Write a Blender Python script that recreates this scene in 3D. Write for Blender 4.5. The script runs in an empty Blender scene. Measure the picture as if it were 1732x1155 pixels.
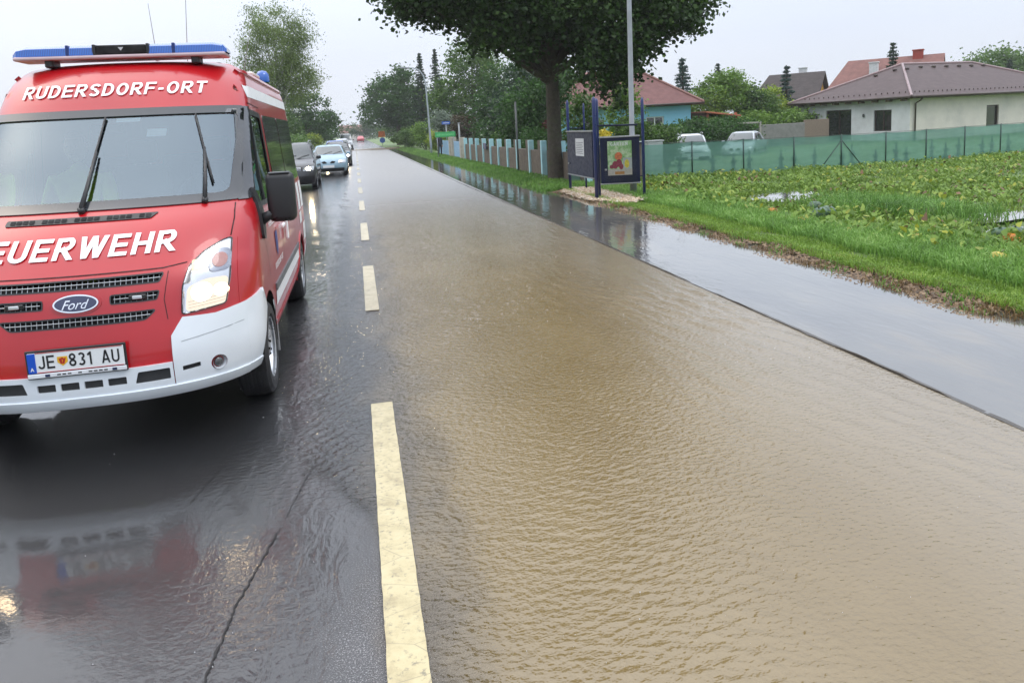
import bpy, bmesh, math, random
import numpy as np
from mathutils import Vector, Matrix
from mathutils.geometry import delaunay_2d_cdt
R = math.radians
PI = math.pi
scene = bpy.context.scene
COL = scene.collection

# ------------------------------------------------------------------ helpers
def tag(o, label=None, cat=None, group=None, kind=None):
    if label: o['label'] = label
    if cat: o['category'] = cat
    if group: o['group'] = group
    if kind: o['kind'] = kind
    return o

def empty(name, loc, rz=0, label=None, cat=None, group=None):
    o = bpy.data.objects.new(name, None)
    COL.objects.link(o)
    o.location = loc
    o.rotation_euler = (0, 0, rz)
    o.empty_display_size = .2
    return tag(o, label, cat, group)

def link(name, me, mat=None, parent=None, smooth=False):
    o = bpy.data.objects.new(name, me)
    COL.objects.link(o)
    if mat: me.materials.append(mat)
    if parent: o.parent = parent
    if smooth:
        me.polygons.foreach_set('use_smooth', [True] * len(me.polygons))
    return o

def copy_tree(o, parent=None):
    c = o.copy(); COL.objects.link(c); c.parent = parent
    for ch in [k for k in COL.objects if k.parent == o]:
        copy_tree(ch, c)
    return c

def mesh_from(name, V, F, mats=None, parent=None, smooth=False, mi=None):
    me = bpy.data.meshes.new(name)
    me.from_pydata([tuple(v) for v in V], [], [tuple(f) for f in F])
    if mats:
        for m in (mats if isinstance(mats, (list, tuple)) else [mats]): me.materials.append(m)
    if mi is not None: me.polygons.foreach_set('material_index', mi)
    me.update()
    return link(name, me, None, parent, smooth)

def np_mesh(name, V, k, mat, parent=None, smooth=False):
    """V: (n*k,3) array, consecutive k verts = one face"""
    n = len(V) // k
    me = bpy.data.meshes.new(name)
    me.vertices.add(len(V)); me.vertices.foreach_set('co', np.asarray(V, np.float32).ravel())
    me.loops.add(n * k); me.loops.foreach_set('vertex_index', np.arange(n * k, dtype=np.int32))
    me.polygons.add(n); me.polygons.foreach_set('loop_start', np.arange(0, n * k, k, dtype=np.int32))
    me.polygons.foreach_set('loop_total', np.full(n, k, np.int32))
    me.update(calc_edges=True)
    me.materials.append(mat)
    return link(name, me, None, parent, smooth)

class BM:
    def __init__(s): s.b = bmesh.new()
    def box(s, c, d, bev=0, rot=None, seg=1, top=None):
        m = Matrix.Translation(c)
        if rot is not None: m = m @ (rot if isinstance(rot, Matrix) else Matrix.Rotation(rot, 4, 'Z'))
        m = m @ Matrix.Diagonal((d[0], d[1], d[2], 1))
        r = bmesh.ops.create_cube(s.b, size=1, matrix=m)
        if bev:
            vs = set(r['verts']); es = [e for e in s.b.edges if e.verts[0] in vs and e.verts[1] in vs]
            bmesh.ops.bevel(s.b, geom=es, offset=bev, segments=seg, affect='EDGES', profile=.5)
        return s
    def tube(s, pts, rad, n=10, cap=True):
        pts = [Vector(p) for p in pts]
        if not hasattr(rad, '__len__'): rad = [rad] * len(pts)
        rings = []
        up = None
        for i, p in enumerate(pts):
            t = (pts[min(i + 1, len(pts) - 1)] - pts[max(i - 1, 0)]).normalized()
            if up is None:
                up = Vector((0, 0, 1)) if abs(t.z) < .9 else Vector((1, 0, 0))
            a = t.cross(up).normalized(); up = a.cross(t).normalized()
            rings.append([s.b.verts.new(p + (a * math.cos(q) + up * math.sin(q)) * rad[i]) for q in [2 * PI * j / n for j in range(n)]])
        for i in range(len(rings) - 1):
            for j in range(n):
                s.b.faces.new((rings[i][j], rings[i][(j + 1) % n], rings[i + 1][(j + 1) % n], rings[i + 1][j]))
        if cap:
            try: s.b.faces.new(rings[0][::-1]); s.b.faces.new(rings[-1])
            except Exception: pass
        return s
    def lathe(s, prof, axis='Z', c=(0, 0, 0), n=32, closed=False):
        """prof: (radius, height)"""
        c = Vector(c); rings = []
        for r, h in prof:
            ring = []
            for j in range(n):
                q = 2 * PI * j / n; u, v = r * math.cos(q), r * math.sin(q)
                p = {'Z': (u, v, h), 'X': (h, u, v), 'Y': (u, h, v)}[axis]
                ring.append(s.b.verts.new(c + Vector(p)))
            rings.append(ring)
        m = len(rings)
        for i in range(m if closed else m - 1):
            A, B = rings[i], rings[(i + 1) % m]
            for j in range(n):
                s.b.faces.new((A[j], A[(j + 1) % n], B[(j + 1) % n], B[j]))
        return s
    def disc(s, c, r, axis='Y', n=24, sx=1):
        c = Vector(c); vs = []
        for j in range(n):
            q = 2 * PI * j / n; u, v = r * sx * math.cos(q), r * math.sin(q)
            vs.append(s.b.verts.new(c + Vector({'Z': (u, v, 0), 'X': (0, u, v), 'Y': (u, 0, v)}[axis])))
        s.b.faces.new(vs); return s
    def ball(s, c, r, sc=(1, 1, 1), seg=16):
        bmesh.ops.create_uvsphere(s.b, u_segments=seg, v_segments=max(6, seg // 2), radius=r,
                                  matrix=Matrix.Translation(c) @ Matrix.Diagonal((*sc, 1)))
        return s
    def face(s, pts):
        s.b.faces.new([s.b.verts.new(p) for p in pts]); return s
    def build(s, name, mat, parent=None, smooth=False, recalc=True):
        if recalc: bmesh.ops.recalc_face_normals(s.b, faces=s.b.faces)
        me = bpy.data.meshes.new(name); s.b.to_mesh(me); s.b.free()
        return link(name, me, mat, parent, smooth)

def autosmooth(o, ang=35):
    me = o.data
    b = bmesh.new(); b.from_mesh(me)
    for f in b.faces: f.smooth = True
    for e in b.edges:
        if len(e.link_faces) == 2: e.smooth = e.calc_face_angle(0) < R(ang)
    b.to_mesh(me); b.free()
    return o

# ------------------------------------------------------------------ materials
MATS = {}
def base_mat(name):
    m = bpy.data.materials.new(name); m.use_nodes = True
    nt = m.node_tree; nt.nodes.clear()
    out = nt.nodes.new('ShaderNodeOutputMaterial')
    return m, nt, out
def N(nt, t, **kw):
    n = nt.nodes.new(t)
    for k, v in kw.items():
        if k.startswith('i_'):
            key = k[2:]
            n.inputs[int(key) if key.isdigit() else key.replace('_', ' ')].default_value = v
        else: setattr(n, k, v)
    return n
def L(nt, a, b): nt.links.new(a, b)
def ramp(nt, fac, stops):
    r = nt.nodes.new('ShaderNodeValToRGB')
    el = r.color_ramp.elements
    while len(el) < len(stops): el.new(.5)
    for e, (p, c) in zip(el, stops):
        e.position = p; e.color = (*c, 1) if len(c) == 3 else c
    L(nt, fac, r.inputs[0]); return r.outputs[0]
def math_(nt, op, a, b=None, c=None, clamp=False):
    n = nt.nodes.new('ShaderNodeMath'); n.operation = op; n.use_clamp = clamp
    for i, v in enumerate((a, b, c)):
        if v is None: continue
        if isinstance(v, (int, float)): n.inputs[i].default_value = v
        else: L(nt, v, n.inputs[i])
    return n.outputs[0]
def mixc(nt, fac, a, b):
    n = nt.nodes.new('ShaderNodeMix'); n.data_type = 'RGBA'
    for i, v in ((0, fac), (6, a), (7, b)):
        if isinstance(v, (int, float)): n.inputs[i].default_value = v
        elif isinstance(v, tuple): n.inputs[i].default_value = (*v, 1) if len(v) == 3 else v
        else: L(nt, v, n.inputs[i])
    return n.outputs[2]
def noise(nt, vec, scale, detail=3, rough=.55, dist=0):
    n = N(nt, 'ShaderNodeTexNoise'); n.inputs['Scale'].default_value = scale
    n.inputs['Detail'].default_value = detail; n.inputs['Roughness'].default_value = rough
    n.inputs['Distortion'].default_value = dist
    if vec is not None: L(nt, vec, n.inputs['Vector'])
    return n.outputs[0]
def mapping(nt, vec, rot=(0, 0, 0), sc=(1, 1, 1)):
    n = N(nt, 'ShaderNodeMapping'); n.inputs['Rotation'].default_value = rot; n.inputs['Scale'].default_value = sc
    L(nt, vec, n.inputs['Vector']); return n.outputs[0]
def bump(nt, h, strength, dist, prev=None):
    n = N(nt, 'ShaderNodeBump'); n.inputs['Strength'].default_value = strength; n.inputs['Distance'].default_value = dist
    L(nt, h, n.inputs['Height'])
    if prev is not None: L(nt, prev, n.inputs['Normal'])
    return n.outputs[0]

def M(name, col, rough=.5, metal=0, coat=0, var=.12, vs=6, bmp=0, bs=40, spec=.5, emit=None, es=0, wet=0, dirt=None):
    """general surface: base colour with soft noise variation, optional bump and dirt tint"""
    if name in MATS: return MATS[name]
    m, nt, out = base_mat(name)
    p = N(nt, 'ShaderNodeBsdfPrincipled')
    tc = N(nt, 'ShaderNodeTexCoord').outputs['Object']
    nz = noise(nt, tc, vs, 4)
    c1 = tuple(max(0, c * (1 - var)) for c in col); c2 = tuple(min(1, c * (1 + var)) for c in col)
    cc = ramp(nt, nz, [(.3, c1), (.7, c2)])
    if dirt:
        dz = ramp(nt, noise(nt, tc, vs * .37, 5, .65), [(.48, (0, 0, 0)), (.72, (1, 1, 1))])
        cc = mixc(nt, math_(nt, 'MULTIPLY', dz, .6), cc, dirt)
    L(nt, cc, p.inputs['Base Color'])
    rr = ramp(nt, noise(nt, tc, vs * 2.3, 3), [(.3, (rough * .75,) * 3), (.7, (min(1, rough * 1.25),) * 3)])
    L(nt, rr, p.inputs['Roughness'])
    p.inputs['Metallic'].default_value = metal
    p.inputs['Coat Weight'].default_value = coat; p.inputs['Coat Roughness'].default_value = .04
    p.inputs['Specular IOR Level'].default_value = spec
    if bmp: L(nt, bump(nt, noise(nt, tc, bs, 3), bmp, .01), p.inputs['Normal'])
    if emit:
        p.inputs['Emission Color'].default_value = (*emit, 1); p.inputs['Emission Strength'].default_value = es
    L(nt, p.outputs[0], out.inputs[0])
    MATS[name] = m
    return m

def car_paint(name, col, beads=True):
    if name in MATS: return MATS[name]
    m, nt, out = base_mat(name)
    p = N(nt, 'ShaderNodeBsdfPrincipled')
    tc = N(nt, 'ShaderNodeTexCoord').outputs['Object']
    nz = noise(nt, tc, 1.7, 4)
    L(nt, ramp(nt, nz, [(.3, tuple(c * .9 for c in col)), (.7, tuple(c * 1.08 for c in col))]), p.inputs['Base Color'])
    p.inputs['Roughness'].default_value = .32
    p.inputs['Specular IOR Level'].default_value = .5
    p.inputs['Coat Weight'].default_value = .75; p.inputs['Coat Roughness'].default_value = .05
    v = N(nt, 'ShaderNodeTexVoronoi'); v.inputs['Scale'].default_value = 130
    L(nt, tc, v.inputs['Vector'])
    h = ramp(nt, v.outputs['Distance'], [(.0, (1, 1, 1)), (.28, (0, 0, 0))])
    h2 = math_(nt, 'MULTIPLY', h, ramp(nt, noise(nt, tc, 60, 2), [(.5, (0, 0, 0)), (.62, (1, 1, 1))]))
    L(nt, bump(nt, h2, .35 if beads else 0, .002), p.inputs['Coat Normal'])
    L(nt, p.outputs[0], out.inputs[0]); MATS[name] = m
    return m

def glass(name, tint, refl=1.45, rough=.0, tr=.6, gloss_tint=(1, 1, 1), drops=.0):
    """thin pane: fresnel mirror over a tinted see-through layer"""
    if name in MATS: return MATS[name]
    m, nt, out = base_mat(name)
    tc = N(nt, 'ShaderNodeTexCoord').outputs['Object']
    t = N(nt, 'ShaderNodeBsdfTransparent'); t.inputs[0].default_value = (*tint, 1)
    g = N(nt, 'ShaderNodeBsdfGlossy'); g.inputs['Roughness'].default_value = rough; g.inputs[0].default_value = (*gloss_tint, 1)
    fr = N(nt, 'ShaderNodeFresnel'); fr.inputs[0].default_value = refl
    if drops:
        v = N(nt, 'ShaderNodeTexVoronoi'); v.inputs['Scale'].default_value = 90; L(nt, tc, v.inputs['Vector'])
        h = ramp(nt, v.outputs['Distance'], [(.0, (1, 1, 1)), (.3, (0, 0, 0))])
        h = math_(nt, 'MULTIPLY', h, ramp(nt, noise(nt, tc, 14, 3), [(.5, (0, 0, 0)), (.6, (1, 1, 1))]))
        b = bump(nt, h, drops, .003); L(nt, b, g.inputs['Normal']); L(nt, b, fr.inputs['Normal'])
    mx = N(nt, 'ShaderNodeMixShader'); L(nt, fr.outputs[0], mx.inputs[0]); L(nt, t.outputs[0], mx.inputs[1]); L(nt, g.outputs[0], mx.inputs[2])
    L(nt, mx.outputs[0], out.inputs[0]); MATS[name] = m
    return m

def foliage(name, dark, light, third=None, rough=.45, transl=.35, ns=.5, spec=.4):
    if name in MATS: return MATS[name]
    m, nt, out = base_mat(name)
    geo = N(nt, 'ShaderNodeNewGeometry')
    tc = N(nt, 'ShaderNodeTexCoord').outputs['Object']
    rnd = geo.outputs['Random Per Island']
    nz = noise(nt, tc, ns, 3)
    f = math_(nt, 'ADD', math_(nt, 'MULTIPLY', rnd, .55), math_(nt, 'MULTIPLY_ADD', nz, 1.3, -.42), clamp=True)
    stops = [(0.05, dark), (.75, light)] + ([(1.0, third)] if third else [])
    c = ramp(nt, f, stops)
    p = N(nt, 'ShaderNodeBsdfPrincipled'); L(nt, c, p.inputs['Base Color']); p.inputs['Roughness'].default_value = rough
    p.inputs['Specular IOR Level'].default_value = spec
    tr = N(nt, 'ShaderNodeBsdfTranslucent'); L(nt, c, tr.inputs[0])
    mx = N(nt, 'ShaderNodeMixShader'); mx.inputs[0].default_value = transl
    L(nt, p.outputs[0], mx.inputs[1]); L(nt, tr.outputs[0], mx.inputs[2]); L(nt, mx.outputs[0], out.inputs[0])
    MATS[name] = m
    return m

def emis(name, col, s):
    if name in MATS: return MATS[name]
    m, nt, out = base_mat(name)
    e = N(nt, 'ShaderNodeEmission'); e.inputs[0].default_value = (*col, 1); e.inputs[1].default_value = s
    L(nt, e.outputs[0], out.inputs[0]); MATS[name] = m
    return m

# ------------------------------------------------------------------ terrain
def gz(x):
    t = min(1, max(0, (x - 5.6) / 16)); return -.3 * t * t * (3 - 2 * t)
def gz_np(x):
    t = np.clip((x - 5.6) / 16, 0, 1); return -.3 * t * t * (3 - 2 * t)

# ------------------------------------------------------------------ polygon patches on a curved shell
def pip(x, y, P):
    c = False; j = len(P) - 1
    for i in range(len(P)):
        xi, yi = P[i]; xj, yj = P[j]
        if (yi > y) != (yj > y) and x < (xj - xi) * (y - yi) / (yj - yi) + xi: c = not c
        j = i
    return c
def densify(P, sp):
    o = []
    for i in range(len(P)):
        a = P[i]; b = P[(i + 1) % len(P)]; d = math.hypot(b[0] - a[0], b[1] - a[1]); n = max(1, int(math.ceil(d / sp)))
        for k in range(n): o.append((a[0] + (b[0] - a[0]) * k / n, a[1] + (b[1] - a[1]) * k / n))
    return o
def cdt(poly, holes, sp):
    loops = [densify(poly, sp)] + [densify(h, min(sp, .06)) for h in holes]
    pts = []; edges = []
    for lp in loops:
        b = len(pts); n = len(lp); pts += lp
        edges += [(b + i, b + (i + 1) % n) for i in range(n)]
    bnd = np.array(pts)
    xs = [p[0] for p in poly]; ys = [p[1] for p in poly]
    gx = np.arange(min(xs) + sp * .5, max(xs), sp); gy = np.arange(min(ys) + sp * .5, max(ys), sp)
    for x in gx:
        for y in gy:
            if not pip(x, y, poly) or any(pip(x, y, h) for h in holes): continue
            if np.min((bnd[:, 0] - x) ** 2 + (bnd[:, 1] - y) ** 2) < (sp * .35) ** 2: continue
            pts.append((x, y))
    r = delaunay_2d_cdt([Vector(p) for p in pts], edges, [], 0, 1e-6)
    V = [(v.x, v.y) for v in r[0]]; F = []
    for f in r[2]:
        cx = sum(V[i][0] for i in f) / len(f); cy = sum(V[i][1] for i in f) / len(f)
        if pip(cx, cy, poly) and not any(pip(cx, cy, h) for h in holes): F.append(tuple(f))
    return V, F
def rounded(x0, y0, x1, y1, r, n=4):
    o = []
    for cx, cy, a in ((x1 - r, y0 + r, -90), (x1 - r, y1 - r, 0), (x0 + r, y1 - r, 90), (x0 + r, y0 + r, 180)):
        for k in range(n + 1):
            q = R(a + 90 * k / n); o.append((cx + r * math.cos(q), cy + r * math.sin(q)))
    return o
def smooth_poly(P, r=.03, n=3):
    """round the corners of a polygon"""
    o = []
    m = len(P)
    for i in range(m):
        a, b, c = Vector(P[i - 1]), Vector(P[i]), Vector(P[(i + 1) % m])
        u = (a - b); v = (c - b); k = min(r, u.length * .45, v.length * .45)
        p0 = b + u.normalized() * k; p1 = b + v.normalized() * k
        for t in [j / n for j in range(n + 1)]:
            q = p0.lerp(b, t).lerp(b.lerp(p1, t), t); o.append((q.x, q.y))
    return o

def normal_at(S, a, b, sg):
    e = 2e-3
    du = S(a + e, b) - S(a - e, b); dv = S(a, b + e) - S(a, b - e)
    n = du.cross(dv)
    return n.normalized() * sg if n.length > 0 else Vector((0, 0, 1))
def patch(name, poly, S, off, mat, parent, sg=1, sp=.06, holes=(), skirt=.0, smooth=True, bulge=0):
    V, F = cdt(poly, list(holes), sp)
    P = []; Ns = []
    for a, b in V:
        n = normal_at(S, a, b, sg); P.append(S(a, b) + n * off); Ns.append(n)
    F2 = []
    for f in F:
        nn = (P[f[1]] - P[f[0]]).cross(P[f[2]] - P[f[0]])
        F2.append(f if nn.dot(Ns[f[0]]) > 0 else f[::-1])
    if skirt:
        cnt = {}
        for f in F2:
            for i in range(len(f)):
                a, b = f[i], f[(i + 1) % len(f)]; cnt[(a, b)] = cnt.get((a, b), 0) + 1
        mp = {}
        for (a, b) in list(cnt):
            if (b, a) not in cnt:
                for k in (a, b):
                    if k not in mp: mp[k] = len(P); P.append(P[k] - Ns[k] * skirt)
                F2.append((b, a, mp[a], mp[b]))
    o = mesh_from(name, P, F2, mat, parent, False)
    if smooth: autosmooth(o, 40)
    return o

def pw(tab):
    """monotone smooth interpolation of (z, value) table"""
    xs = [t[0] for t in tab]; ys = [t[1] for t in tab]; n = len(xs)
    d = [(ys[i + 1] - ys[i]) / (xs[i + 1] - xs[i]) for i in range(n - 1)]
    m = [d[0]] + [0 if d[i - 1] * d[i] <= 0 else 2 * d[i - 1] * d[i] / (d[i - 1] + d[i]) for i in range(1, n - 1)] + [d[-1]]
    def f(x):
        if x <= xs[0]: return ys[0]
        if x >= xs[-1]: return ys[-1]
        i = 0
        while xs[i + 1] < x: i += 1
        h = xs[i + 1] - xs[i]; t = (x - xs[i]) / h
        return ((2 * t ** 3 - 3 * t * t + 1) * ys[i] + (t ** 3 - 2 * t * t + t) * h * m[i] + (-2 * t ** 3 + 3 * t * t) * ys[i + 1] + (t ** 3 - t * t) * h * m[i + 1])
    return f

class Shell:
    """vehicle skin: plan outlines stacked by height. F front y, W half width, D depth of the rounded front, B rear y"""
    k = .92
    def __init__(s, F, W, D, B, z0, z1, n=2.6):
        s.F, s.W, s.D, s.B = pw(F), pw(W), pw(D), pw(B); s.z0, s.z1, s.n = z0, z1, n
    def yf(s, x, z):
        t = min(1, abs(x) / s.W(z)) ** s.n
        return s.F(z) + s.D(z) * (1 - math.sqrt(max(0, 1 - t)))
    def front(s, x, z): return Vector((x, s.yf(x, z), z))
    def xs(s, y, z):
        F, D, W, B = s.F(z), s.D(z), s.W(z), s.B(z)
        if y < F + D:
            t = min(1, max(0, (F + D - y) / D)); v = W * (1 - t * t) ** (1 / s.n)
        else: v = W
        if y > B - .16:
            t = min(1, (y - B + .16) / .16); v = W - .07 * (1 - math.sqrt(max(0, 1 - t * t)))
        return v
    def right(s, y, z): return Vector((s.xs(y, z), y, z))
    def left(s, y, z): return Vector((-s.xs(y, z), y, z))
    def seam(s, z): return s.yf(s.k * s.W(z), z)
    def zs(s, sp=.05):
        n = int((s.z1 - s.z0) / sp); return [s.z0 + (s.z1 - s.z0) * i / n for i in range(n + 1)]
    def body(s, name, mat, parent, fholes=(), sholes=(), lholes=None, sp=.06):
        zz = s.zs(sp)
        P = []; Fc = []
        def add(V, F, S, sg):
            b = len(P)
            pts = [S(a, c) for a, c in V]
            Ns = [normal_at(S, a, c, sg) for a, c in V]
            P.extend(pts)
            for f in F:
                nn = (pts[f[1]] - pts[f[0]]).cross(pts[f[2]] - pts[f[0]])
                f = f if nn.dot(Ns[f[0]]) > 0 else f[::-1]
                Fc.append(tuple(i + b for i in f))
        fp = [(s.k * s.W(z), z) for z in zz] + [(-s.k * s.W(z), z) for z in reversed(zz)]
        V, F = cdt(fp, list(fholes), sp); add(V, F, s.front, 1)
        sd = [(s.seam(z), z) for z in zz] + [(s.B(z), z) for z in reversed(zz)]
        for S, sg, hl in ((s.right, 1, sholes), (s.left, -1, sholes if lholes is None else lholes)):
            V, F = cdt(sd, list(hl), sp); add(V, F, S, sg)
        # rear
        b = len(P)
        for z in zz:
            w = s.xs(s.B(z), z)
            for i in range(5): P.append(Vector((-w + 2 * w * i / 4, s.B(z), z)))
        for j in range(len(zz) - 1):
            for i in range(4): Fc.append((b + j * 5 + i + 1, b + j * 5 + i, b + j * 5 + 5 + i, b + j * 5 + 6 + i))
        # top cap
        z = s.z1; o = []
        for i in range(13):
            x = -s.k * s.W(z) + 2 * s.k * s.W(z) * i / 12; o.append((x, s.yf(x, z)))
        ys = [s.seam(z) + (s.B(z) - s.seam(z)) * i / 14 for i in range(1, 15)]
        o += [(s.xs(y, z), y) for y in ys] + [(-s.xs(y, z), y) for y in reversed(ys)]
        V, F = cdt(o, [], .2); b = len(P)
        P.extend(Vector((a, c, z)) for a, c in V)
        for f in F:
            nn = (P[b + f[1]] - P[b + f[0]]).cross(P[b + f[2]] - P[b + f[0]])
            Fc.append(tuple(b + i for i in (f if nn.z > 0 else f[::-1])))
        ob = mesh_from(name, P, Fc, mat, parent)
        b_ = bmesh.new(); b_.from_mesh(ob.data); bmesh.ops.remove_doubles(b_, verts=b_.verts, dist=.002); bmesh.ops.holes_fill(b_, edges=[e for e in b_.edges if e.is_boundary], sides=6); b_.to_mesh(ob.data); b_.free()
        return autosmooth(ob, 35)

def text2d(body, size, bold=0, shear=0, sx=1, space=1):
    cu = bpy.data.curves.new('t', 'FONT'); cu.body = body; cu.size = size; cu.align_x = 'CENTER'; cu.align_y = 'CENTER'
    cu.offset = bold; cu.shear = shear; cu.space_character = space; cu.resolution_u = 4
    o = bpy.data.objects.new('t', cu); COL.objects.link(o)
    bpy.context.view_layer.update()
    me = bpy.data.meshes.new_from_object(o.evaluated_get(bpy.context.evaluated_depsgraph_get()))
    V = [(v.co.x * sx, v.co.y) for v in me.vertices]; F = [tuple(p.vertices) for p in me.polygons]
    bpy.data.objects.remove(o); bpy.data.curves.remove(cu); bpy.data.meshes.remove(me)
    xs = [v[0] for v in V]; ys = [v[1] for v in V]
    cx, cy = (min(xs) + max(xs)) / 2, (min(ys) + max(ys)) / 2
    return [(x - cx, y - cy) for x, y in V], F, max(xs) - min(xs), max(ys) - min(ys)
def text_on(name, body, width, height, fn, mat, parent, bold=0, shear=0, space=1):
    """fit lettering to width x height and place with fn(u, v) -> point; u right, v up"""
    V, F, w, h = text2d(body, 1, bold, shear, 1, space)
    P = [fn(x * width / w, y * height / h) for x, y in V]
    return mesh_from(name, P, F, mat, parent)
# ------------------------------------------------------------------ block lettering built from strokes
def arcp(cx, cy, rx, ry, a0, a1, n=8):
    return [(cx + rx * math.cos(R(a0 + (a1 - a0) * k / n)), cy + ry * math.sin(R(a0 + (a1 - a0) * k / n))) for k in range(n + 1)]
def glyphs(t):
    h = t / 2; W = .62; r = .25
    x0, x1 = h, W - h; y0, y1 = h, 1 - h; m = .5
    G = {}
    stem = [(x0, 0), (x0, 1)]
    G['E'] = ([stem, [(x0, y1), (W, y1)], [(x0, m), (W * .93, m)], [(x0, y0), (W, y0)]], W)
    G['F'] = ([stem, [(x0, y1), (W, y1)], [(x0, m), (W * .9, m)]], W * .98)
    G['H'] = ([stem, [(x1 + .04, 0), (x1 + .04, 1)], [(x0, m), (x1, m)]], W + .04)
    G['T'] = ([[(0, y1), (W, y1)], [(W / 2, 0), (W / 2, y1)]], W)
    G['I'] = ([stem], t)
    G['L'] = ([stem, [(x0, y0), (W * .9, y0)]], W * .9)
    G['G'] = ([arcp(.34, .5, .34 - h, .5 - h, 40, 330, 14) + [(.66 - h, .42), (.38, .42)]], .68)
    G['U'] = ([[(x0, 1), (x0, .32)] + arcp((x0 + x1) / 2 + .02, .32, (x1 - x0) / 2 + .02, .32 - h, 180, 360, 10) + [(x1 + .04, 1)]], W + .04)
    G['D'] = ([[(x0, 0), (x0, 1)], [(0, y1), (.28, y1)] + arcp(.28, .5, x1 - .24, .5 - h, 90, -90, 12) + [(0, y0)]], W + .04)
    G['O'] = ([arcp(.35, .5, .35 - h, .5 - h, 0, 360, 22)], .70)
    G['R'] = ([stem, [(0, y1), (.34, y1)] + arcp(.34, (1 + .44) / 2, x1 - .34 + .02, (y1 - .44) / 2, 90, -90, 10) + [(0, .44)], [(.24, .56), (.70, -.14)]], W + .04)
    G['S'] = ([arcp(.31, .74, .31 - h, .26 - h, 20, 270, 10) + arcp(.31, .26, .31 - h, .26 - h, 90, -160, 10)[1:]], .62)
    G['W'] = ([[(.055, 1.18), (.305, -.18)], [(.255, -.18), (.505, 1.18)], [(.455, 1.18), (.705, -.18)], [(.655, -.18), (.905, 1.18)]], .96)
    G['A'] = ([[(.02, -.15), (.38, 1.15)], [(.30, 1.15), (.66, -.15)], [(.16, .28), (.52, .28)]], .68)
    G['N'] = ([stem, [(x1 + .04, 0), (x1 + .04, 1)], [(x0, .95), (x1 + .04, .05)]], W + .04)
    G['J'] = ([[(.44, 1), (.44, .30)] + arcp(.24, .28, .20, .28 - h, 0, -170, 8)], .50)
    G['-'] = ([[(.04, .42), (.34, .42)]], .38)
    G['8'] = ([arcp(.29, .74, .24 - h * .6, .26 - h, 0, 360, 16), arcp(.29, .27, .29 - h, .27 - h, 0, 360, 16)], .58)
    G['3'] = ([arcp(.27, .74, .25 - h * .6, .26 - h, 150, -90, 10), arcp(.26, .27, .29 - h, .27 - h, 90, -150, 10)], .56)
    G['1'] = ([[(.28, 0), (.28, 1)], [(.05, .74), (.28, .95)]], .36)
    G['/'] = ([[(0, 0), (.3, 1)]], .3)
    return G
def stroke_poly(P, t):
    P = [Vector(p) for p in P]; A = []; B = []
    closed = (P[0] - P[-1]).length < 1e-6
    for i, p in enumerate(P):
        if closed and i in (0, len(P) - 1): tt = (P[1] - P[-2])
        else: tt = P[min(i + 1, len(P) - 1)] - P[max(i - 1, 0)]
        tt.normalize(); q = Vector((-tt.y, tt.x)) * t / 2; A.append(p + q); B.append(p - q)
    quads = []
    for i in range(len(P) - 1): quads.append([A[i], A[i + 1], B[i + 1], B[i]])
    return quads
def block_text(name, body, width, height, fn, mat, parent, t=.2, gap=.10, shear=0):
    G = glyphs(t); quads = []; x = 0
    Vall = []; Fall = []
    for ch in body:
        if ch == ' ': x += .35; continue
        strokes, w_ = G[ch]
        qs = [q for s in strokes for q in stroke_poly(s, t)]
        pts = []; edges = []
        for q in qs:
            b = len(pts); pts += [Vector((v[0], v[1])) for v in q]; edges += [(b + i, b + (i + 1) % 4) for i in range(4)]
        b = len(pts); pts += [Vector((-.6, 0)), Vector((1.8, 0)), Vector((-.6, 1)), Vector((1.8, 1))]; edges += [(b, b + 1), (b + 2, b + 3)]
        r = delaunay_2d_cdt(pts, edges, [], 0, 1e-5)
        V = [(v.x, v.y) for v in r[0]]; b = len(Vall)
        P4 = [[(v[0], v[1]) for v in q] for q in qs]
        for f in r[2]:
            cx = sum(V[i][0] for i in f) / len(f); cy = sum(V[i][1] for i in f) / len(f)
            if 0 < cy < 1 and any(pip(cx, cy, q) for q in P4): Fall.append(tuple(i + b for i in f))
        Vall += [(a + x + c * shear, c) for a, c in V]
        x += w_ + gap
    x -= gap
    P = [fn((a - x / 2 - shear / 2) * width / x, (c - .5) * height) for a, c in Vall]
    return mesh_from(name, P, Fall, mat, parent)
# ------------------------------------------------------------------ camera, world, light
cam = bpy.data.cameras.new('camera'); co = bpy.data.objects.new('camera', cam); COL.objects.link(co)
def set_camera():
    f, cy, roll, h, vp = 1270., 400., .052, 1.85, (600., 228.)
    v = np.array([vp[0] - 866, vp[1] - cy, f]); v /= np.linalg.norm(v)
    p2 = np.array([vp[0] + 500 * math.cos(roll) - 866, vp[1] - 500 * math.sin(roll) - cy, f])
    up = np.cross(v, p2); up /= np.linalg.norm(up)
    if up[1] > 0: up = -up
    X = np.cross(v, up); X = -X if X[0] < 0 else X
    # world axes expressed in camera (x right, y down, z fwd): X, v(Y), up(Z)
    A = np.array([X, v, up])          # rows: world axes in cv camera coords
    right, down, fwd = A[:, 0], A[:, 1], A[:, 2]
    m = Matrix(((right[0], -down[0], -fwd[0], 0), (right[1], -down[1], -fwd[1], 0), (right[2], -down[2], -fwd[2], h), (0, 0, 0, 1)))
    co.matrix_world = m
    cam.sensor_width = 36; cam.lens = f / 1732 * 36
    cam.shift_y = -(577.5 - cy) / 1732
    cam.clip_start = .05; cam.clip_end = 3000
set_camera()
scene.camera = co

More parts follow.
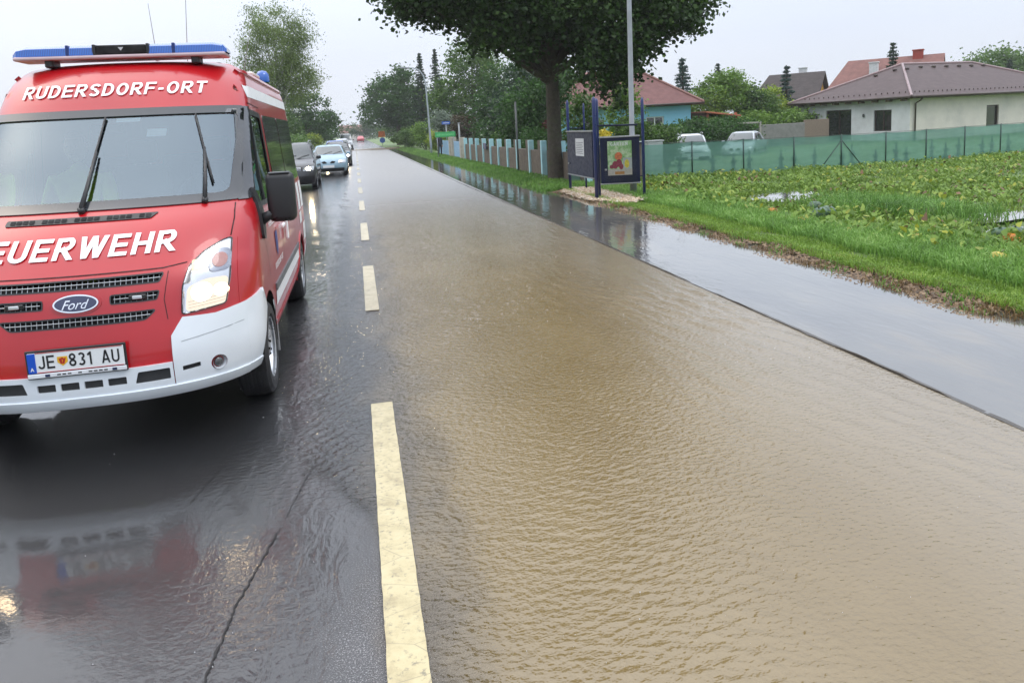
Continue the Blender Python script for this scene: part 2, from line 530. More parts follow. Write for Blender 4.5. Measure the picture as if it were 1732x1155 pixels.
w = bpy.data.worlds.new('World'); scene.world = w; w.use_nodes = True
nt = w.node_tree; nt.nodes.clear()
out = nt.nodes.new('ShaderNodeOutputWorld')
sky = N(nt, 'ShaderNodeTexSky', sky_type='NISHITA', sun_disc=False)
SUN_EL, SUN_AZ = R(52), R(-60)
sky.sun_elevation = SUN_EL; sky.sun_rotation = SUN_AZ; sky.air_density = 1.5; sky.dust_density = 6; sky.ozone_density = 1.5
bg1 = N(nt, 'ShaderNodeBackground'); bg1.inputs[1].default_value = .05; L(nt, sky.outputs[0], bg1.inputs[0])
geo = N(nt, 'ShaderNodeTexCoord')
sep = N(nt, 'ShaderNodeSeparateXYZ'); L(nt, geo.outputs['Generated'], sep.inputs[0])
cl = noise(nt, mapping(nt, geo.outputs['Generated'], (0, 0, 0), (1, 1, 2.5)), 1.6, 4, .5)
grad = ramp(nt, sep.outputs[2], [(.0, (.78, .83, .93)), (.10, (.71, .77, .92)), (.28, (.74, .80, .95)), (.55, (1.35, 1.42, 1.56)), (1, (2.1, 2.16, 2.28))])
mulc = N(nt, 'ShaderNodeMix', data_type='RGBA', blend_type='MULTIPLY'); mulc.inputs[0].default_value = 1
L(nt, grad, mulc.inputs[6]); L(nt, ramp(nt, cl, [(.3, (.93, .93, .95)), (.7, (1.06, 1.06, 1.04))]), mulc.inputs[7])
bg2 = N(nt, 'ShaderNodeBackground'); bg2.inputs[1].default_value = 1.0; L(nt, mulc.outputs[2], bg2.inputs[0])
ad = N(nt, 'ShaderNodeAddShader'); L(nt, bg1.outputs[0], ad.inputs[0]); L(nt, bg2.outputs[0], ad.inputs[1]); L(nt, ad.outputs[0], out.inputs[0])

sl = bpy.data.lights.new('sun', 'SUN'); sl.energy = .9; sl.angle = R(25); sl.color = (1, .97, .92)
so = bpy.data.objects.new('sun', sl); COL.objects.link(so)
so.rotation_euler = (R(90) - SUN_EL, 0, PI - SUN_AZ + PI) 
scene.view_settings.view_transform = 'Standard'; scene.view_settings.look = 'None'
scene.view_settings.exposure = 0; scene.view_settings.gamma = 1
scene.render.engine = 'CYCLES'
scene.cycles.max_bounces = 8; scene.cycles.transparent_max_bounces = 16; scene.cycles.diffuse_bounces = 3
scene.cycles.glossy_bounces = 4; scene.cycles.caustics_reflective = False; scene.cycles.caustics_refractive = False
scene.cycles.use_denoising = True; scene.cycles.sample_clamp_indirect = 6
# ------------------------------------------------------------------ road, water, footpath, ground
def grid_mesh(name, xs, ys, zf, mat, kind='structure', smooth=True):
    xs = np.asarray(xs, float); ys = np.asarray(ys, float)
    X, Y = np.meshgrid(xs, ys, indexing='ij'); Z = zf(X, Y)
    V = np.stack([X, Y, Z], -1).reshape(-1, 3)
    ny = len(ys); F = []
    for i in range(len(xs) - 1):
        for j in range(ny - 1): F.append((i * ny + j, (i + 1) * ny + j, (i + 1) * ny + j + 1, i * ny + j + 1))
    o = mesh_from(name, V, F, mat, None, smooth); tag(o, kind=kind); return o

def road_material():
    m, nt, out = base_mat('wet_asphalt')
    pos = N(nt, 'ShaderNodeTexCoord').outputs['Object']
    sp = N(nt, 'ShaderNodeSeparateXYZ'); L(nt, pos, sp.inputs[0]); X, Y = sp.outputs[0], sp.outputs[1]
    agg = noise(nt, pos, 160, 3, .7); agg2 = noise(nt, pos, 420, 2, .7)
    big = noise(nt, pos, .7, 5, .6)
    base = ramp(nt, agg, [(.35, (.005, .005, .006)), (.62, (.018, .018, .020)), (.72, (.07, .07, .07))])
    tint = mixc(nt, ramp(nt, big, [(.35, (0, 0, 0)), (.7, (.6, .6, .6))]), base, (.010, .011, .014))
    # strip beside the centre line where the stones stand clear of the film
    wob = math_(nt, 'MULTIPLY_ADD', noise(nt, pos, 1.8, 3), .5, -.25)
    xx = math_(nt, 'ADD', X, wob)
    a = N(nt, 'ShaderNodeMapRange', interpolation_type='SMOOTHSTEP'); L(nt, xx, a.inputs[0]); a.inputs[1].default_value = -.38; a.inputs[2].default_value = -.05
    b = N(nt, 'ShaderNodeMapRange', interpolation_type='SMOOTHSTEP'); L(nt, Y, b.inputs[0]); b.inputs[1].default_value = 3.9; b.inputs[2].default_value = 2.4
    dry = math_(nt, 'MULTIPLY', a.outputs[0], b.outputs[0])
    p = N(nt, 'ShaderNodeBsdfPrincipled')
    stones_ = ramp(nt, agg, [(.40, (.03, .03, .033)), (.55, (.09, .09, .095)), (.66, (.45, .45, .46))])
    L(nt, mixc(nt, dry, tint, stones_), p.inputs['Base Color'])
    p.inputs['Roughness'].default_value = .45
    L(nt, bump(nt, agg2, .5, .004), p.inputs['Normal'])
    # water film: long flowing ripples running away from the camera, plus rain dimples
    st = mapping(nt, pos, (0, 0, R(-14)), (9, 2.6, 1))
    r1 = noise(nt, st, 1.0, 4, .55, 1.2)
    r2 = noise(nt, mapping(nt, pos, (0, 0, R(30)), (22, 30, 1)), 1.0, 3, .6, .6)
    amp = ramp(nt, noise(nt, pos, .9, 3), [(.38, (.12, .12, .12)), (.62, (1, 1, 1))])
    nearx = N(nt, 'ShaderNodeMapRange', interpolation_type='SMOOTHSTEP'); L(nt, X, nearx.inputs[0]); nearx.inputs[1].default_value = -1.3; nearx.inputs[2].default_value = -.35
    nearx.inputs[3].default_value = .06; nearx.inputs[4].default_value = 1
    r2m = math_(nt, 'MULTIPLY', r2, math_(nt, 'MULTIPLY', amp, nearx.outputs[0]))
    far = N(nt, 'ShaderNodeMapRange'); L(nt, Y, far.inputs[0]); far.inputs[1].default_value = 4; far.inputs[2].default_value = 16; far.inputs[3].default_value = 1; far.inputs[4].default_value = .30
    h = math_(nt, 'MULTIPLY', math_(nt, 'ADD', math_(nt, 'MULTIPLY', r1, nearx.outputs[0]), math_(nt, 'MULTIPLY', r2m, .9)), far.outputs[0])
    cn = bump(nt, h, .6, .016)
    cn2 = bump(nt, agg, .02, .002, cn)
    p.inputs['Coat Weight'].default_value = 1; p.inputs['Coat IOR'].default_value = 1.62
    L(nt, cn2, p.inputs['Coat Normal'])
    fq = N(nt, 'ShaderNodeMapRange', interpolation_type='SMOOTHSTEP'); L(nt, Y, fq.inputs[0]); fq.inputs[1].default_value = 7; fq.inputs[2].default_value = 26; fq.inputs[3].default_value = .025; fq.inputs[4].default_value = .15
    cr = math_(nt, 'ADD', math_(nt, 'MULTIPLY', dry, .30), fq.outputs[0]); L(nt, cr, p.inputs['Coat Roughness'])
    L(nt, math_(nt, 'MULTIPLY_ADD', dry, -.65, 1.0), p.inputs['Coat Weight'])
    L(nt, p.outputs[0], out.inputs[0]); return m
m_road = road_material()
ys = np.concatenate([np.arange(-6, 30, 1.5), np.arange(30, 420, 15)])
grid_mesh('road', [-3.9, -2, 0, 2, 3.56], ys, lambda x, y: 0 * x, m_road)

def water_material():
    m, nt, out = base_mat('muddy_water')
    pos = N(nt, 'ShaderNodeTexCoord').outputs['Object']
    sp = N(nt, 'ShaderNodeSeparateXYZ'); L(nt, pos, sp.inputs[0]); X, Y = sp.outputs[0], sp.outputs[1]
    p = N(nt, 'ShaderNodeBsdfPrincipled')
    mud = ramp(nt, noise(nt, mapping(nt, pos, (0, 0, R(20)), (1, .5, 1)), .8, 5, .6), [(.3, (.148, .102, .036)), (.7, (.205, .150, .068))])
    pale = N(nt, 'ShaderNodeMapRange', interpolation_type='SMOOTHSTEP'); L(nt, X, pale.inputs[0]); pale.inputs[1].default_value = 1.6; pale.inputs[2].default_value = 3.4; pale.inputs[3].default_value = 0; pale.inputs[4].default_value = .6  # greyer towards the kerb: sky reflection mixed into the mud's base colour
    L(nt, mixc(nt, pale.outputs[0], mud, (.225, .200, .160)), p.inputs['Base Color'])
    p.inputs['IOR'].default_value = 1.85
    fr_ = N(nt, 'ShaderNodeMapRange', interpolation_type='SMOOTHSTEP'); L(nt, Y, fr_.inputs[0]); fr_.inputs[1].default_value = 6; fr_.inputs[2].default_value = 26; fr_.inputs[3].default_value = .05; fr_.inputs[4].default_value = .34; L(nt, fr_.outputs[0], p.inputs['Roughness'])
    # ripples: short choppy in the middle, long crests along the lane towards the kerb, fans at the centre line
    fine = noise(nt, mapping(nt, pos, (0, 0, R(-20)), (26, 40, 1)), 1.0, 2, .5)
    mid = noise(nt, mapping(nt, pos, (0, 0, R(12)), (7, 12, 1)), 1.0, 2, .5)
    far = N(nt, 'ShaderNodeMapRange', interpolation_type='SMOOTHSTEP'); L(nt, Y, far.inputs[0]); far.inputs[1].default_value = 3; far.inputs[2].default_value = 22; far.inputs[3].default_value = 1; far.inputs[4].default_value = .35
    farm = N(nt, 'ShaderNodeMapRange', interpolation_type='SMOOTHSTEP'); L(nt, Y, farm.inputs[0]); farm.inputs[1].default_value = 9; farm.inputs[2].default_value = 14; farm.inputs[3].default_value = 0; farm.inputs[4].default_value = .9
    h = math_(nt, 'ADD', math_(nt, 'MULTIPLY', fine, math_(nt, 'MULTIPLY', far.outputs[0], .5)), math_(nt, 'MULTIPLY', mid, farm.outputs[0]))
    bn = bump(nt, h, 1.0, .018)
    L(nt, bn, p.inputs['Normal'])
    # thin clear film where the water runs out over the crown of the road
    fr = N(nt, 'ShaderNodeFresnel'); fr.inputs[0].default_value = 2.0; L(nt, bn, fr.inputs['Normal'])
    gl = N(nt, 'ShaderNodeBsdfGlossy'); L(nt, fr_.outputs[0], gl.inputs['Roughness']); L(nt, bn, gl.inputs['Normal'])
    tr = N(nt, 'ShaderNodeBsdfTransparent'); tr.inputs[0].default_value = (.93, .90, .84, 1)
    film = N(nt, 'ShaderNodeMixShader'); L(nt, fr.outputs[0], film.inputs[0]); L(nt, tr.outputs[0], film.inputs[1]); L(nt, gl.outputs[0], film.inputs[2])
    nz = math_(nt, 'MULTIPLY_ADD', noise(nt, mapping(nt, pos, (0, 0, 0), (2.4, .9, 1)), 1.0, 5, .6), .9, -.45)
    fe = N(nt, 'ShaderNodeMapRange', interpolation_type='SMOOTHSTEP'); yl = N(nt, 'ShaderNodeMapRange', interpolation_type='SMOOTHSTEP'); L(nt, Y, yl.inputs[0]); yl.inputs[1].default_value = 2.9; yl.inputs[2].default_value = 4.6; yl.inputs[3].default_value = 0; yl.inputs[4].default_value = .55; L(nt, math_(nt, 'ADD', math_(nt, 'ADD', X, yl.outputs[0]), math_(nt, 'MULTIPLY', nz, .5)), fe.inputs[0]); fe.inputs[1].default_value = .0; fe.inputs[2].default_value = .22
    clear = N(nt, 'ShaderNodeBsdfTransparent'); film0 = film; film = N(nt, 'ShaderNodeMixShader'); L(nt, fe.outputs[0], film.inputs[0]); L(nt, clear.outputs[0], film.inputs[1]); L(nt, film0.outputs[0], film.inputs[2])
    # edge moves right with distance from the pool in front
    e = N(nt, 'ShaderNodeMapRange', interpolation_type='SMOOTHSTEP'); L(nt, math_(nt, 'ADD', X, nz), e.inputs[0]); e.inputs[1].default_value = -.2; e.inputs[2].default_value = .55
    yf = N(nt, 'ShaderNodeMapRange', interpolation_type='SMOOTHSTEP'); L(nt, Y, yf.inputs[0]); yf.inputs[1].default_value = 8; yf.inputs[2].default_value = 26; yf.inputs[3].default_value = 1; yf.inputs[4].default_value = .22
    mask = math_(nt, 'MULTIPLY', e.outputs[0], yf.outputs[0])
    mx = N(nt, 'ShaderNodeMixShader'); L(nt, mask, mx.inputs[0]); L(nt, film.outputs[0], mx.inputs[1]); L(nt, p.outputs[0], mx.inputs[2])
    L(nt, mx.outputs[0], out.inputs[0]); return m
m_water = water_material()
# flood water lies over the right lane, from the centre line to the kerb
rng = np.random.default_rng(3)
def wave_height(X, Y):
    r_ = np.random.default_rng(42)
    def bundle(n, ang, spread, l0, l1, k):
        H = np.zeros_like(X)
        for i in range(n):
            a = math.radians(ang + r_.normal() * spread); l = math.exp(r_.uniform(math.log(l0), math.log(l1)))
            ph = r_.uniform(0, 6.28); w = 2 * PI / l
            wob = .35 * np.sin(X * r_.uniform(1.5, 3.5) + Y * r_.uniform(1.0, 2.5) + ph)
            q = (X * math.cos(a) + Y * math.sin(a)) * w + ph + wob * 2
            env = .5 + .5 * np.sin(X * r_.uniform(1, 3) + Y * r_.uniform(.8, 2.2) + ph * 3)
            H += (np.exp(np.sin(q) * .8) - 1.17) * l * k * env
        return H
    ss = lambda v, a, b: (lambda t: t * t * (3 - 2 * t))(np.clip((v - a) / (b - a), 0, 1))
    chop = bundle(26, 84, 26, .035, .13, .0155) + bundle(14, 40, 45, .03, .07, .013)
    right = bundle(18, 18, 11, .06, .26, .0220) + bundle(10, 60, 30, .03, .07, .010)
    left = bundle(16, -38, 14, .035, .09, .0110)
    kr = ss(X, 1.4, 2.9) * ss(Y, 1.0, 2.0); kl = ss(-X, -1.1, -.25)
    H = chop * (1 - .75 * kr) * (1 - .5 * kl) + right * kr + left * kl
    H = H * (.62 + .32 * np.sin(X * 1.1 + Y * .7 + np.sin(Y * .9)) + .22 * np.sin(X * 2.6 - Y * 1.3 + 2))
    lf = ss(Y, 2.9, 4.4); lim = -.10 - .62 * lf
    return H * (ss(X, -.10, .35) + (.95 + .5 * np.sin(X * 4 + Y * 2)) * lf * (1 - ss(X, -.1, .35))) * ss(X - lim, .0, .25) * (1 - ss(X, 3.47, 3.545)) * (1 - .75 * ss(Y, 5, 17))
def water_sheet():
    ys = [1.6]
    while ys[-1] < 17: ys.append(ys[-1] + .013 * max(1, (ys[-1] / 3.2) ** 1.4))
    while ys[-1] < 100: ys.append(ys[-1] * 1.04)
    ys = np.array(ys); nx = 215
    edge = -.10 - .70 * np.clip((ys - 2.6) / 1.6, 0, 1) + np.maximum(0, ys - 50) * .01
    u = np.linspace(0, 1, nx); X = edge[:, None] + (3.545 - edge[:, None]) * u[None]; Y = np.repeat(ys[:, None], nx, 1)
    Z = .0125 + np.maximum(wave_height(X, Y), -.0035)
    V = np.stack([X, Y, Z], -1).reshape(-1, 3).astype(np.float32)
    i = np.arange(len(ys) - 1)[:, None] * nx + np.arange(nx - 1)[None]
    Q = np.stack([i, i + 1, i + nx + 1, i + nx], -1).reshape(-1).astype(np.int32); n = len(Q) // 4
    me = bpy.data.meshes.new('flood_water'); me.vertices.add(len(V)); me.vertices.foreach_set('co', V.ravel())
    me.loops.add(len(Q)); me.loops.foreach_set('vertex_index', Q); me.polygons.add(n)
    me.polygons.foreach_set('loop_start', np.arange(0, 4 * n, 4, dtype=np.int32)); me.polygons.foreach_set('loop_total', np.full(n, 4, np.int32))
    me.update(calc_edges=True); me.materials.append(m_water)
    tag(link('flood_water', me, None, None, True), kind='structure')
water_sheet()

# centre line dashes
m_line = None
def line_material():
    m, nt, out = base_mat('road_paint')
    pos = N(nt, 'ShaderNodeTexCoord').outputs['Object']
    p = N(nt, 'ShaderNodeBsdfPrincipled')
    c = ramp(nt, noise(nt, pos, 7, 6, .7), [(.25, (.26, .21, .11)), (.5, (.48, .41, .23)), (.8, (.56, .49, .30))])
    v = N(nt, 'ShaderNodeTexVoronoi', feature='DISTANCE_TO_EDGE'); v.inputs['Scale'].default_value = 2.2; L(nt, mapping(nt, pos, (0, 0, .2), (.7, 1.6, 1)), v.inputs['Vector'])
    crk = ramp(nt, v.outputs[0], [(.0, (1, 1, 1)), (.006, (0, 0, 0))])
    ch = ramp(nt, noise(nt, pos, 40, 5, .7), [(.55, (0, 0, 0)), (.68, (.75, .75, .75))])
    f = math_(nt, 'MAXIMUM', math_(nt, 'MULTIPLY', crk, .6), ch)
    L(nt, mixc(nt, f, c, (.13, .12, .09)), p.inputs['Base Color'])
    p.inputs['Roughness'].default_value = .38
    L(nt, bump(nt, noise(nt, pos, 120, 3), .35, .003), p.inputs['Normal'])
    p.inputs['Coat Weight'].default_value = .5; p.inputs['Coat Roughness'].default_value = .12
    L(nt, p.outputs[0], out.inputs[0]); return m
m_line = line_material()
random.seed(5)
dashes = [(-.6, 5.05), (7.85, 10.6), (13.25, 15.9), (18.6, 21.3), (24.0, 26.7), (29.4, 32.1)] + [(34.8 + 5.4 * k, 37.5 + 5.4 * k) for k in range(14)]
for i, (a, b) in enumerate(dashes):
    w_ = .072 if i < 2 else .068
    n = max(6, int((b - a) / .05)) if i < 3 else 8
    V = []; F = []
    for k in range(n + 1):
        y = a + (b - a) * k / n
        jl, jr = (random.uniform(-.0018, .0018) for _ in range(2))
        V += [(.035 - w_ + jl, y, .0185), (.035 + w_ + jr, y, .0185)]
        if k: F.append((2 * k - 2, 2 * k - 1, 2 * k + 1, 2 * k))
    tag(mesh_from('lane_marking', V, F, m_line), kind='structure', group='centre line dashes')
# cracks in the asphalt of the left lane
def crack(pts, w0):
    V = []; F = []; P = []
    for i in range(len(pts) - 1):
        a, b = Vector(pts[i]), Vector(pts[i + 1]); n = max(2, int((b - a).length / .02))
        for k in range(n): P.append(a.lerp(b, k / n) + Vector((random.uniform(-1, 1), random.uniform(-1, 1))) * .0045)
    for i, p in enumerate(P):
        t = (P[min(i + 1, len(P) - 1)] - P[max(0, i - 1)]).normalized(); q = Vector((-t.y, t.x)) * w0 * random.uniform(.3, 1) * (1 if 2 < i < len(P) - 3 else .2)
        V += [(p.x + q.x, p.y + q.y, .004), (p.x - q.x, p.y - q.y, .004)]
        if i: F.append((2 * i - 2, 2 * i - 1, 2 * i + 1, 2 * i))
    tag(mesh_from('road_crack', V, F, M('crack_black', (.004, .004, .005), .5)), kind='structure')
crack([(-.70, 2.2), (-.66, 2.55), (-.62, 2.95), (-.56, 3.25), (-.49, 3.6)], .006)
crack([(-.49, 3.6), (-.40, 4.1), (-.25, 4.6), (-.06, 4.95)], .0028)
crack([(-.30, 5.3), (-.22, 5.7), (-.10, 6.1)], .003)
crack([(-1.0, 3.9), (-.93, 4.2), (-.88, 4.45)], .003)

# kerb edge and footpath
def kerb():
    ys = np.concatenate([np.arange(-2, 24, .12), np.arange(24, 100, 1.5)])
    V = []; F = []
    for i, y in enumerate(ys):
        x0 = 3.545 - (.0 if y < 12 else min(.15, (y - 12) * .012)); j = .006 * math.sin(y * 3.1) + random.uniform(-.006, .006); h = .0205 + .0085 * math.sin(y * 2.3) * math.sin(y * .9 + 1) + random.uniform(-.004, .004)
        V += [(x0 + j, y, -.02), (x0 + .006 + j, y, h), (x0 + .028 - j * .8, y, h), (x0 + .034, y, .0)]
        if i:
            b = 4 * (i - 1)
            for k in range(3): F.append((b + k, b + k + 1, b + k + 5, b + k + 4))
    tag(mesh_from('kerb', V, F, M('kerb_stone', (.05, .042, .032), .45, bmp=.6, bs=70, coat=.3)), kind='structure')
kerb()
def path_material():
    m, nt, out = base_mat('flooded_path')
    pos = N(nt, 'ShaderNodeTexCoord').outputs['Object']
    p = N(nt, 'ShaderNodeBsdfPrincipled')
    silt = noise(nt, mapping(nt, pos, (0, 0, 0), (1, .35, 1)), 1.4, 5, .6)
    L(nt, ramp(nt, silt, [(.30, (.085, .085, .082)), (.55, (.125, .122, .11)), (.75, (.20, .17, .12))]), p.inputs['Base Color'])
    p.inputs['Roughness'].default_value = .05; p.inputs['IOR'].default_value = 1.75
    p.inputs['Coat Weight'].default_value = .6; p.inputs['Coat Roughness'].default_value = .03
    rp = noise(nt, mapping(nt, pos, (0, 0, R(24)), (7, 2.0, 1)), 1.0, 3, .5, .8)
    fn = noise(nt, mapping(nt, pos, (0, 0, R(60)), (26, 12, 1)), 1.0, 3, .5, .4)
    am = ramp(nt, noise(nt, pos, .5, 3), [(.42, (.1, .1, .1)), (.62, (1, 1, 1))])
    h = math_(nt, 'ADD', math_(nt, 'MULTIPLY', rp, .8), math_(nt, 'MULTIPLY', fn, math_(nt, 'MULTIPLY', am, .5)))
    b = bump(nt, h, .4, .010); L(nt, b, p.inputs['Normal']); L(nt, b, p.inputs['Coat Normal'])
    L(nt, p.outputs[0], out.inputs[0]); return m
ysp = np.concatenate([np.arange(-2, 30, 1), np.arange(30, 101, 5)])
def path_z(x, y): return .014 + 0 * x
o = grid_mesh('footpath', [3.56, 4.2, 5.0, 5.45], ysp, path_z, path_material())
# little mud bars washed across the path and the far road
def blob_sheet(name, c, rx, ry, z, mat, seed=0, rot=0, kind='structure', n=40, label=None):
    r_ = random.Random(seed); ph = [r_.uniform(0, 6.28) for _ in range(5)]
    V = [(c[0], c[1], z)]; F = []
    for k in range(n):
        q = 2 * PI * k / n
        rr = 1 + .22 * math.sin(2 * q + ph[0]) + .16 * math.sin(3 * q + ph[1]) + .10 * math.sin(5 * q + ph[2]) + .06 * math.sin(9 * q + ph[3])
        x, y = rx * rr * math.cos(q), ry * rr * math.sin(q)
        V.append((c[0] + x * math.cos(rot) - y * math.sin(rot), c[1] + x * math.sin(rot) + y * math.cos(rot), z))
    for k in range(n): F.append((0, k + 1, (k + 1) % n + 1))
    return tag(mesh_from(name, V, F, mat), kind=kind)
m_silt = M('wet_silt', (.20, .13, .06), .35, vs=3, bmp=.4, bs=30, coat=.4)
blob_sheet('mud_patch', (2.2, 92), 3.2, 3.6, .02, m_silt, 2)
blob_sheet('mud_patch', (3.4, 88), 1.6, 3.0, .028, m_silt, 4)
# ground sheet
def ground_material():
    m, nt, out = base_mat('soil_and_lawn')
    pos = N(nt, 'ShaderNodeTexCoord').outputs['Object']
    sp = N(nt, 'ShaderNodeSeparateXYZ'); L(nt, pos, sp.inputs[0]); X, Y = sp.outputs[0], sp.outputs[1]
    p = N(nt, 'ShaderNodeBsdfPrincipled')
    mudc = ramp(nt, noise(nt, pos, 5, 6, .7), [(.3, (.045, .028, .015)), (.55, (.11, .070, .035)), (.75, (.20, .14, .075))])
    grs = ramp(nt, noise(nt, pos, 2.2, 6, .7), [(.3, (.035, .07, .015)), (.5, (.09, .16, .03)), (.75, (.17, .24, .06))])
    fld = mixc(nt, ramp(nt, noise(nt, pos, 1.3, 5, .65), [(.4, (0, 0, 0)), (.55, (1, 1, 1))]), mudc, grs)
    lawn = N(nt, 'ShaderNodeMapRange'); L(nt, math_(nt, 'ADD', X, math_(nt, 'MULTIPLY_ADD', noise(nt, pos, 3, 4), .9, -.45)), lawn.inputs[0]); lawn.inputs[1].default_value = 5.6; lawn.inputs[2].default_value = 5.9
    c = mixc(nt, lawn.outputs[0], mudc, mixc(nt, .6, fld, grs))
    farm = N(nt, 'ShaderNodeMapRange'); L(nt, Y, farm.inputs[0]); farm.inputs[1].default_value = 22; farm.inputs[2].default_value = 26
    neg = N(nt, 'ShaderNodeMapRange'); L(nt, X, neg.inputs[0]); neg.inputs[1].default_value = -3.5; neg.inputs[2].default_value = -4.5
    c = mixc(nt, math_(nt, 'MAXIMUM', farm.outputs[0], neg.outputs[0]), c, grs)
    L(nt, c, p.inputs['Base Color']); p.inputs['Roughness'].default_value = .55
    L(nt, bump(nt, noise(nt, pos, 14, 6, .7), .8, .05), p.inputs['Normal'])
    L(nt, p.outputs[0], out.inputs[0]); return m
m_ground = ground_material()
xs = np.concatenate([[-600, -200, -60, -20, -8, -5, -3.85], [5.05], np.arange(5.3, 30, .5), [34, 40, 60, 120, 300, 900]])
def gzf(X, Y):
    z = gz_np(X)
    z = np.where(X < -3.9, .02, z); z = np.where((X > -3.9) & (X < 5.0), -.06, z)
    edge = np.exp(-((X - 5.55) / .22) ** 2) * .05 * (np.sin(Y * 2.3) * .3 + 1)
    und = .03 * np.sin(X * 1.9 + Y * .6) * np.sin(Y * 1.3 - X * .4) * ((X > 7) & (X < 30))
    z = z + np.where(X > 5.1, edge, 0) + und
    return np.where(X == 5.05, .0, z)
ysg = np.concatenate([[-300, -60, -12], np.arange(-4, 28, .5), [32, 40, 60, 90, 140, 250, 500, 1600]])
def gz_full(x, y):
    return float(gzf(np.array([x]), np.array([y]))[0])
# ground comes in at the edges of the road: left of it and right of it, with a shallow bed under the carriageway
grid_mesh('ground', np.concatenate([xs[:7], [-3.8, 5.0], xs[7:]]), ysg, gzf, m_ground)
# ------------------------------------------------------------------ fire brigade van
m_red = car_paint('red_paint', (.44, .003, .009))
m_white = car_paint('white_bumper', (.76, .81, .86), False)
m_blackp = M('black_plastic', (.018, .018, .02), .35, bmp=.1, bs=300)
m_dark = M('dark_cavity', (.006, .006, .007), .8)
m_frit = M('pillar_black', (.03, .034, .04), .12, coat=.6)
m_rubber = M('tyre_rubber', (.022, .022, .024), .55, bmp=.3, bs=60)
m_alu = M('wheel_silver', (.62, .64, .67), .28, metal=.7)
m_chrome = M('chrome', (.75, .77, .8), .12, metal=1)
m_letter = M('white_lettering', (.82, .84, .86), .35, var=.04)
m_wsglass = glass('windscreen_glass', (.74, .85, .88), 2.6, .015, gloss_tint=(.70, .84, .95), drops=.12)
m_sideglass = glass('side_glass', (.38, .47, .44), 1.7, .01, gloss_tint=(.85, 1, .95), drops=.25)
m_priv = M('privacy_glass', (.012, .013, .015), .06, coat=1, var=.05)
m_blue = None

def blue_lens():
    m, nt, out = base_mat('blue_lens')
    tc = N(nt, 'ShaderNodeTexCoord').outputs['Object']
    p = N(nt, 'ShaderNodeBsdfPrincipled')
    st = N(nt, 'ShaderNodeTexWave'); st.bands_direction = 'X'; st.inputs['Scale'].default_value = 26; L(nt, tc, st.inputs['Vector'])
    L(nt, ramp(nt, st.outputs['Fac'], [(.2, (.0, .055, .30)), (.8, (.0, .13, .58))]), p.inputs['Base Color'])
    p.inputs['Roughness'].default_value = .12; p.inputs['Coat Weight'].default_value = 1
    p.inputs['Subsurface Weight'].default_value = 0
    L(nt, p.outputs[0], out.inputs[0]); return m
m_blue = blue_lens()

def wheel(parent, c, r=.345, w=.225, rim=.215, side=1, name='wheel'):
    """axle along X; side = +1 outer face towards +x"""
    o = BM(); s = side; cx, cy, cz = c
    hw = w / 2
    prof = [(rim, -hw * .8), (rim + .03, -hw), (r - .035, -hw), (r - .008, -hw * .82), (r, -hw * .5), (r, hw * .5), (r - .008, hw * .82), (r - .035, hw), (rim + .03, hw), (rim, hw * .8), (rim - .01, 0)]
    o.lathe([(a, b * s) for a, b in prof], 'X', (0, 0, 0), 48, closed=True)
    for g in (-.055, 0, .055):
        o.lathe([(r + .001, g - .006), (r + .0025, g - .012), (r + .0025, g - .03), (r + .001, g - .034)], 'X', (0, 0, 0), 48)
    t = o.build('tyre', m_rubber, None); autosmooth(t, 30)
    wh = BM().lathe([(rim, hw * .8 * s), (rim - .012, hw * .75 * s), (rim - .03, hw * .45 * s), (rim - .06, hw * .3 * s), (.10, hw * .45 * s), (.065, hw * .75 * s), (.03, hw * .82 * s), (.001, hw * .83 * s)], 'X', (0, 0, 0), 40)
    wh.lathe([(rim, hw * .8 * s), (rim + .006, hw * .86 * s), (rim + .004, hw * .95 * s), (rim - .006, hw * .9 * s)], 'X', (0, 0, 0), 40)
    for k in range(10):
        q = 2 * PI * k / 10
        wh.box((hw * .43 * s, .135 * math.cos(q), .135 * math.sin(q)), (.03, .035, .085), .008, Matrix.Rotation(PI / 2 - q, 4, 'X'))
    w_ = wh.build('rim', m_alu, None); autosmooth(w_, 30)
    hb = BM()
    for k in range(10):
        q = 2 * PI * (k + .5) / 10
        hb.disc((hw * .44 * s + .006 * s, .148 * math.cos(q), .148 * math.sin(q)), .018, 'X', 10)
    for k in range(5):
        q = 2 * PI * (k + .5) / 5
        hb.tube([(hw * .7 * s, .05 * math.cos(q), .05 * math.sin(q)), (hw * .86 * s, .05 * math.cos(q), .05 * math.sin(q))], .009, 6)
    hm = bpy.data.meshes.new('tmp'); hb.b.to_mesh(hm); hb.b.free()
    q_ = bmesh.new(); q_.from_mesh(w_.data); n0 = len(q_.faces); q_.from_mesh(hm); q_.faces.ensure_lookup_table()
    for f_ in q_.faces[n0:]: f_.material_index = 1
    q_.to_mesh(w_.data); q_.free(); w_.data.materials.append(m_dark); bpy.data.meshes.remove(hm)
    root = bpy.data.objects.new(name, None); COL.objects.link(root); root.location = c; root.parent = parent
    for k in (t, w_): k.parent = root
    return root

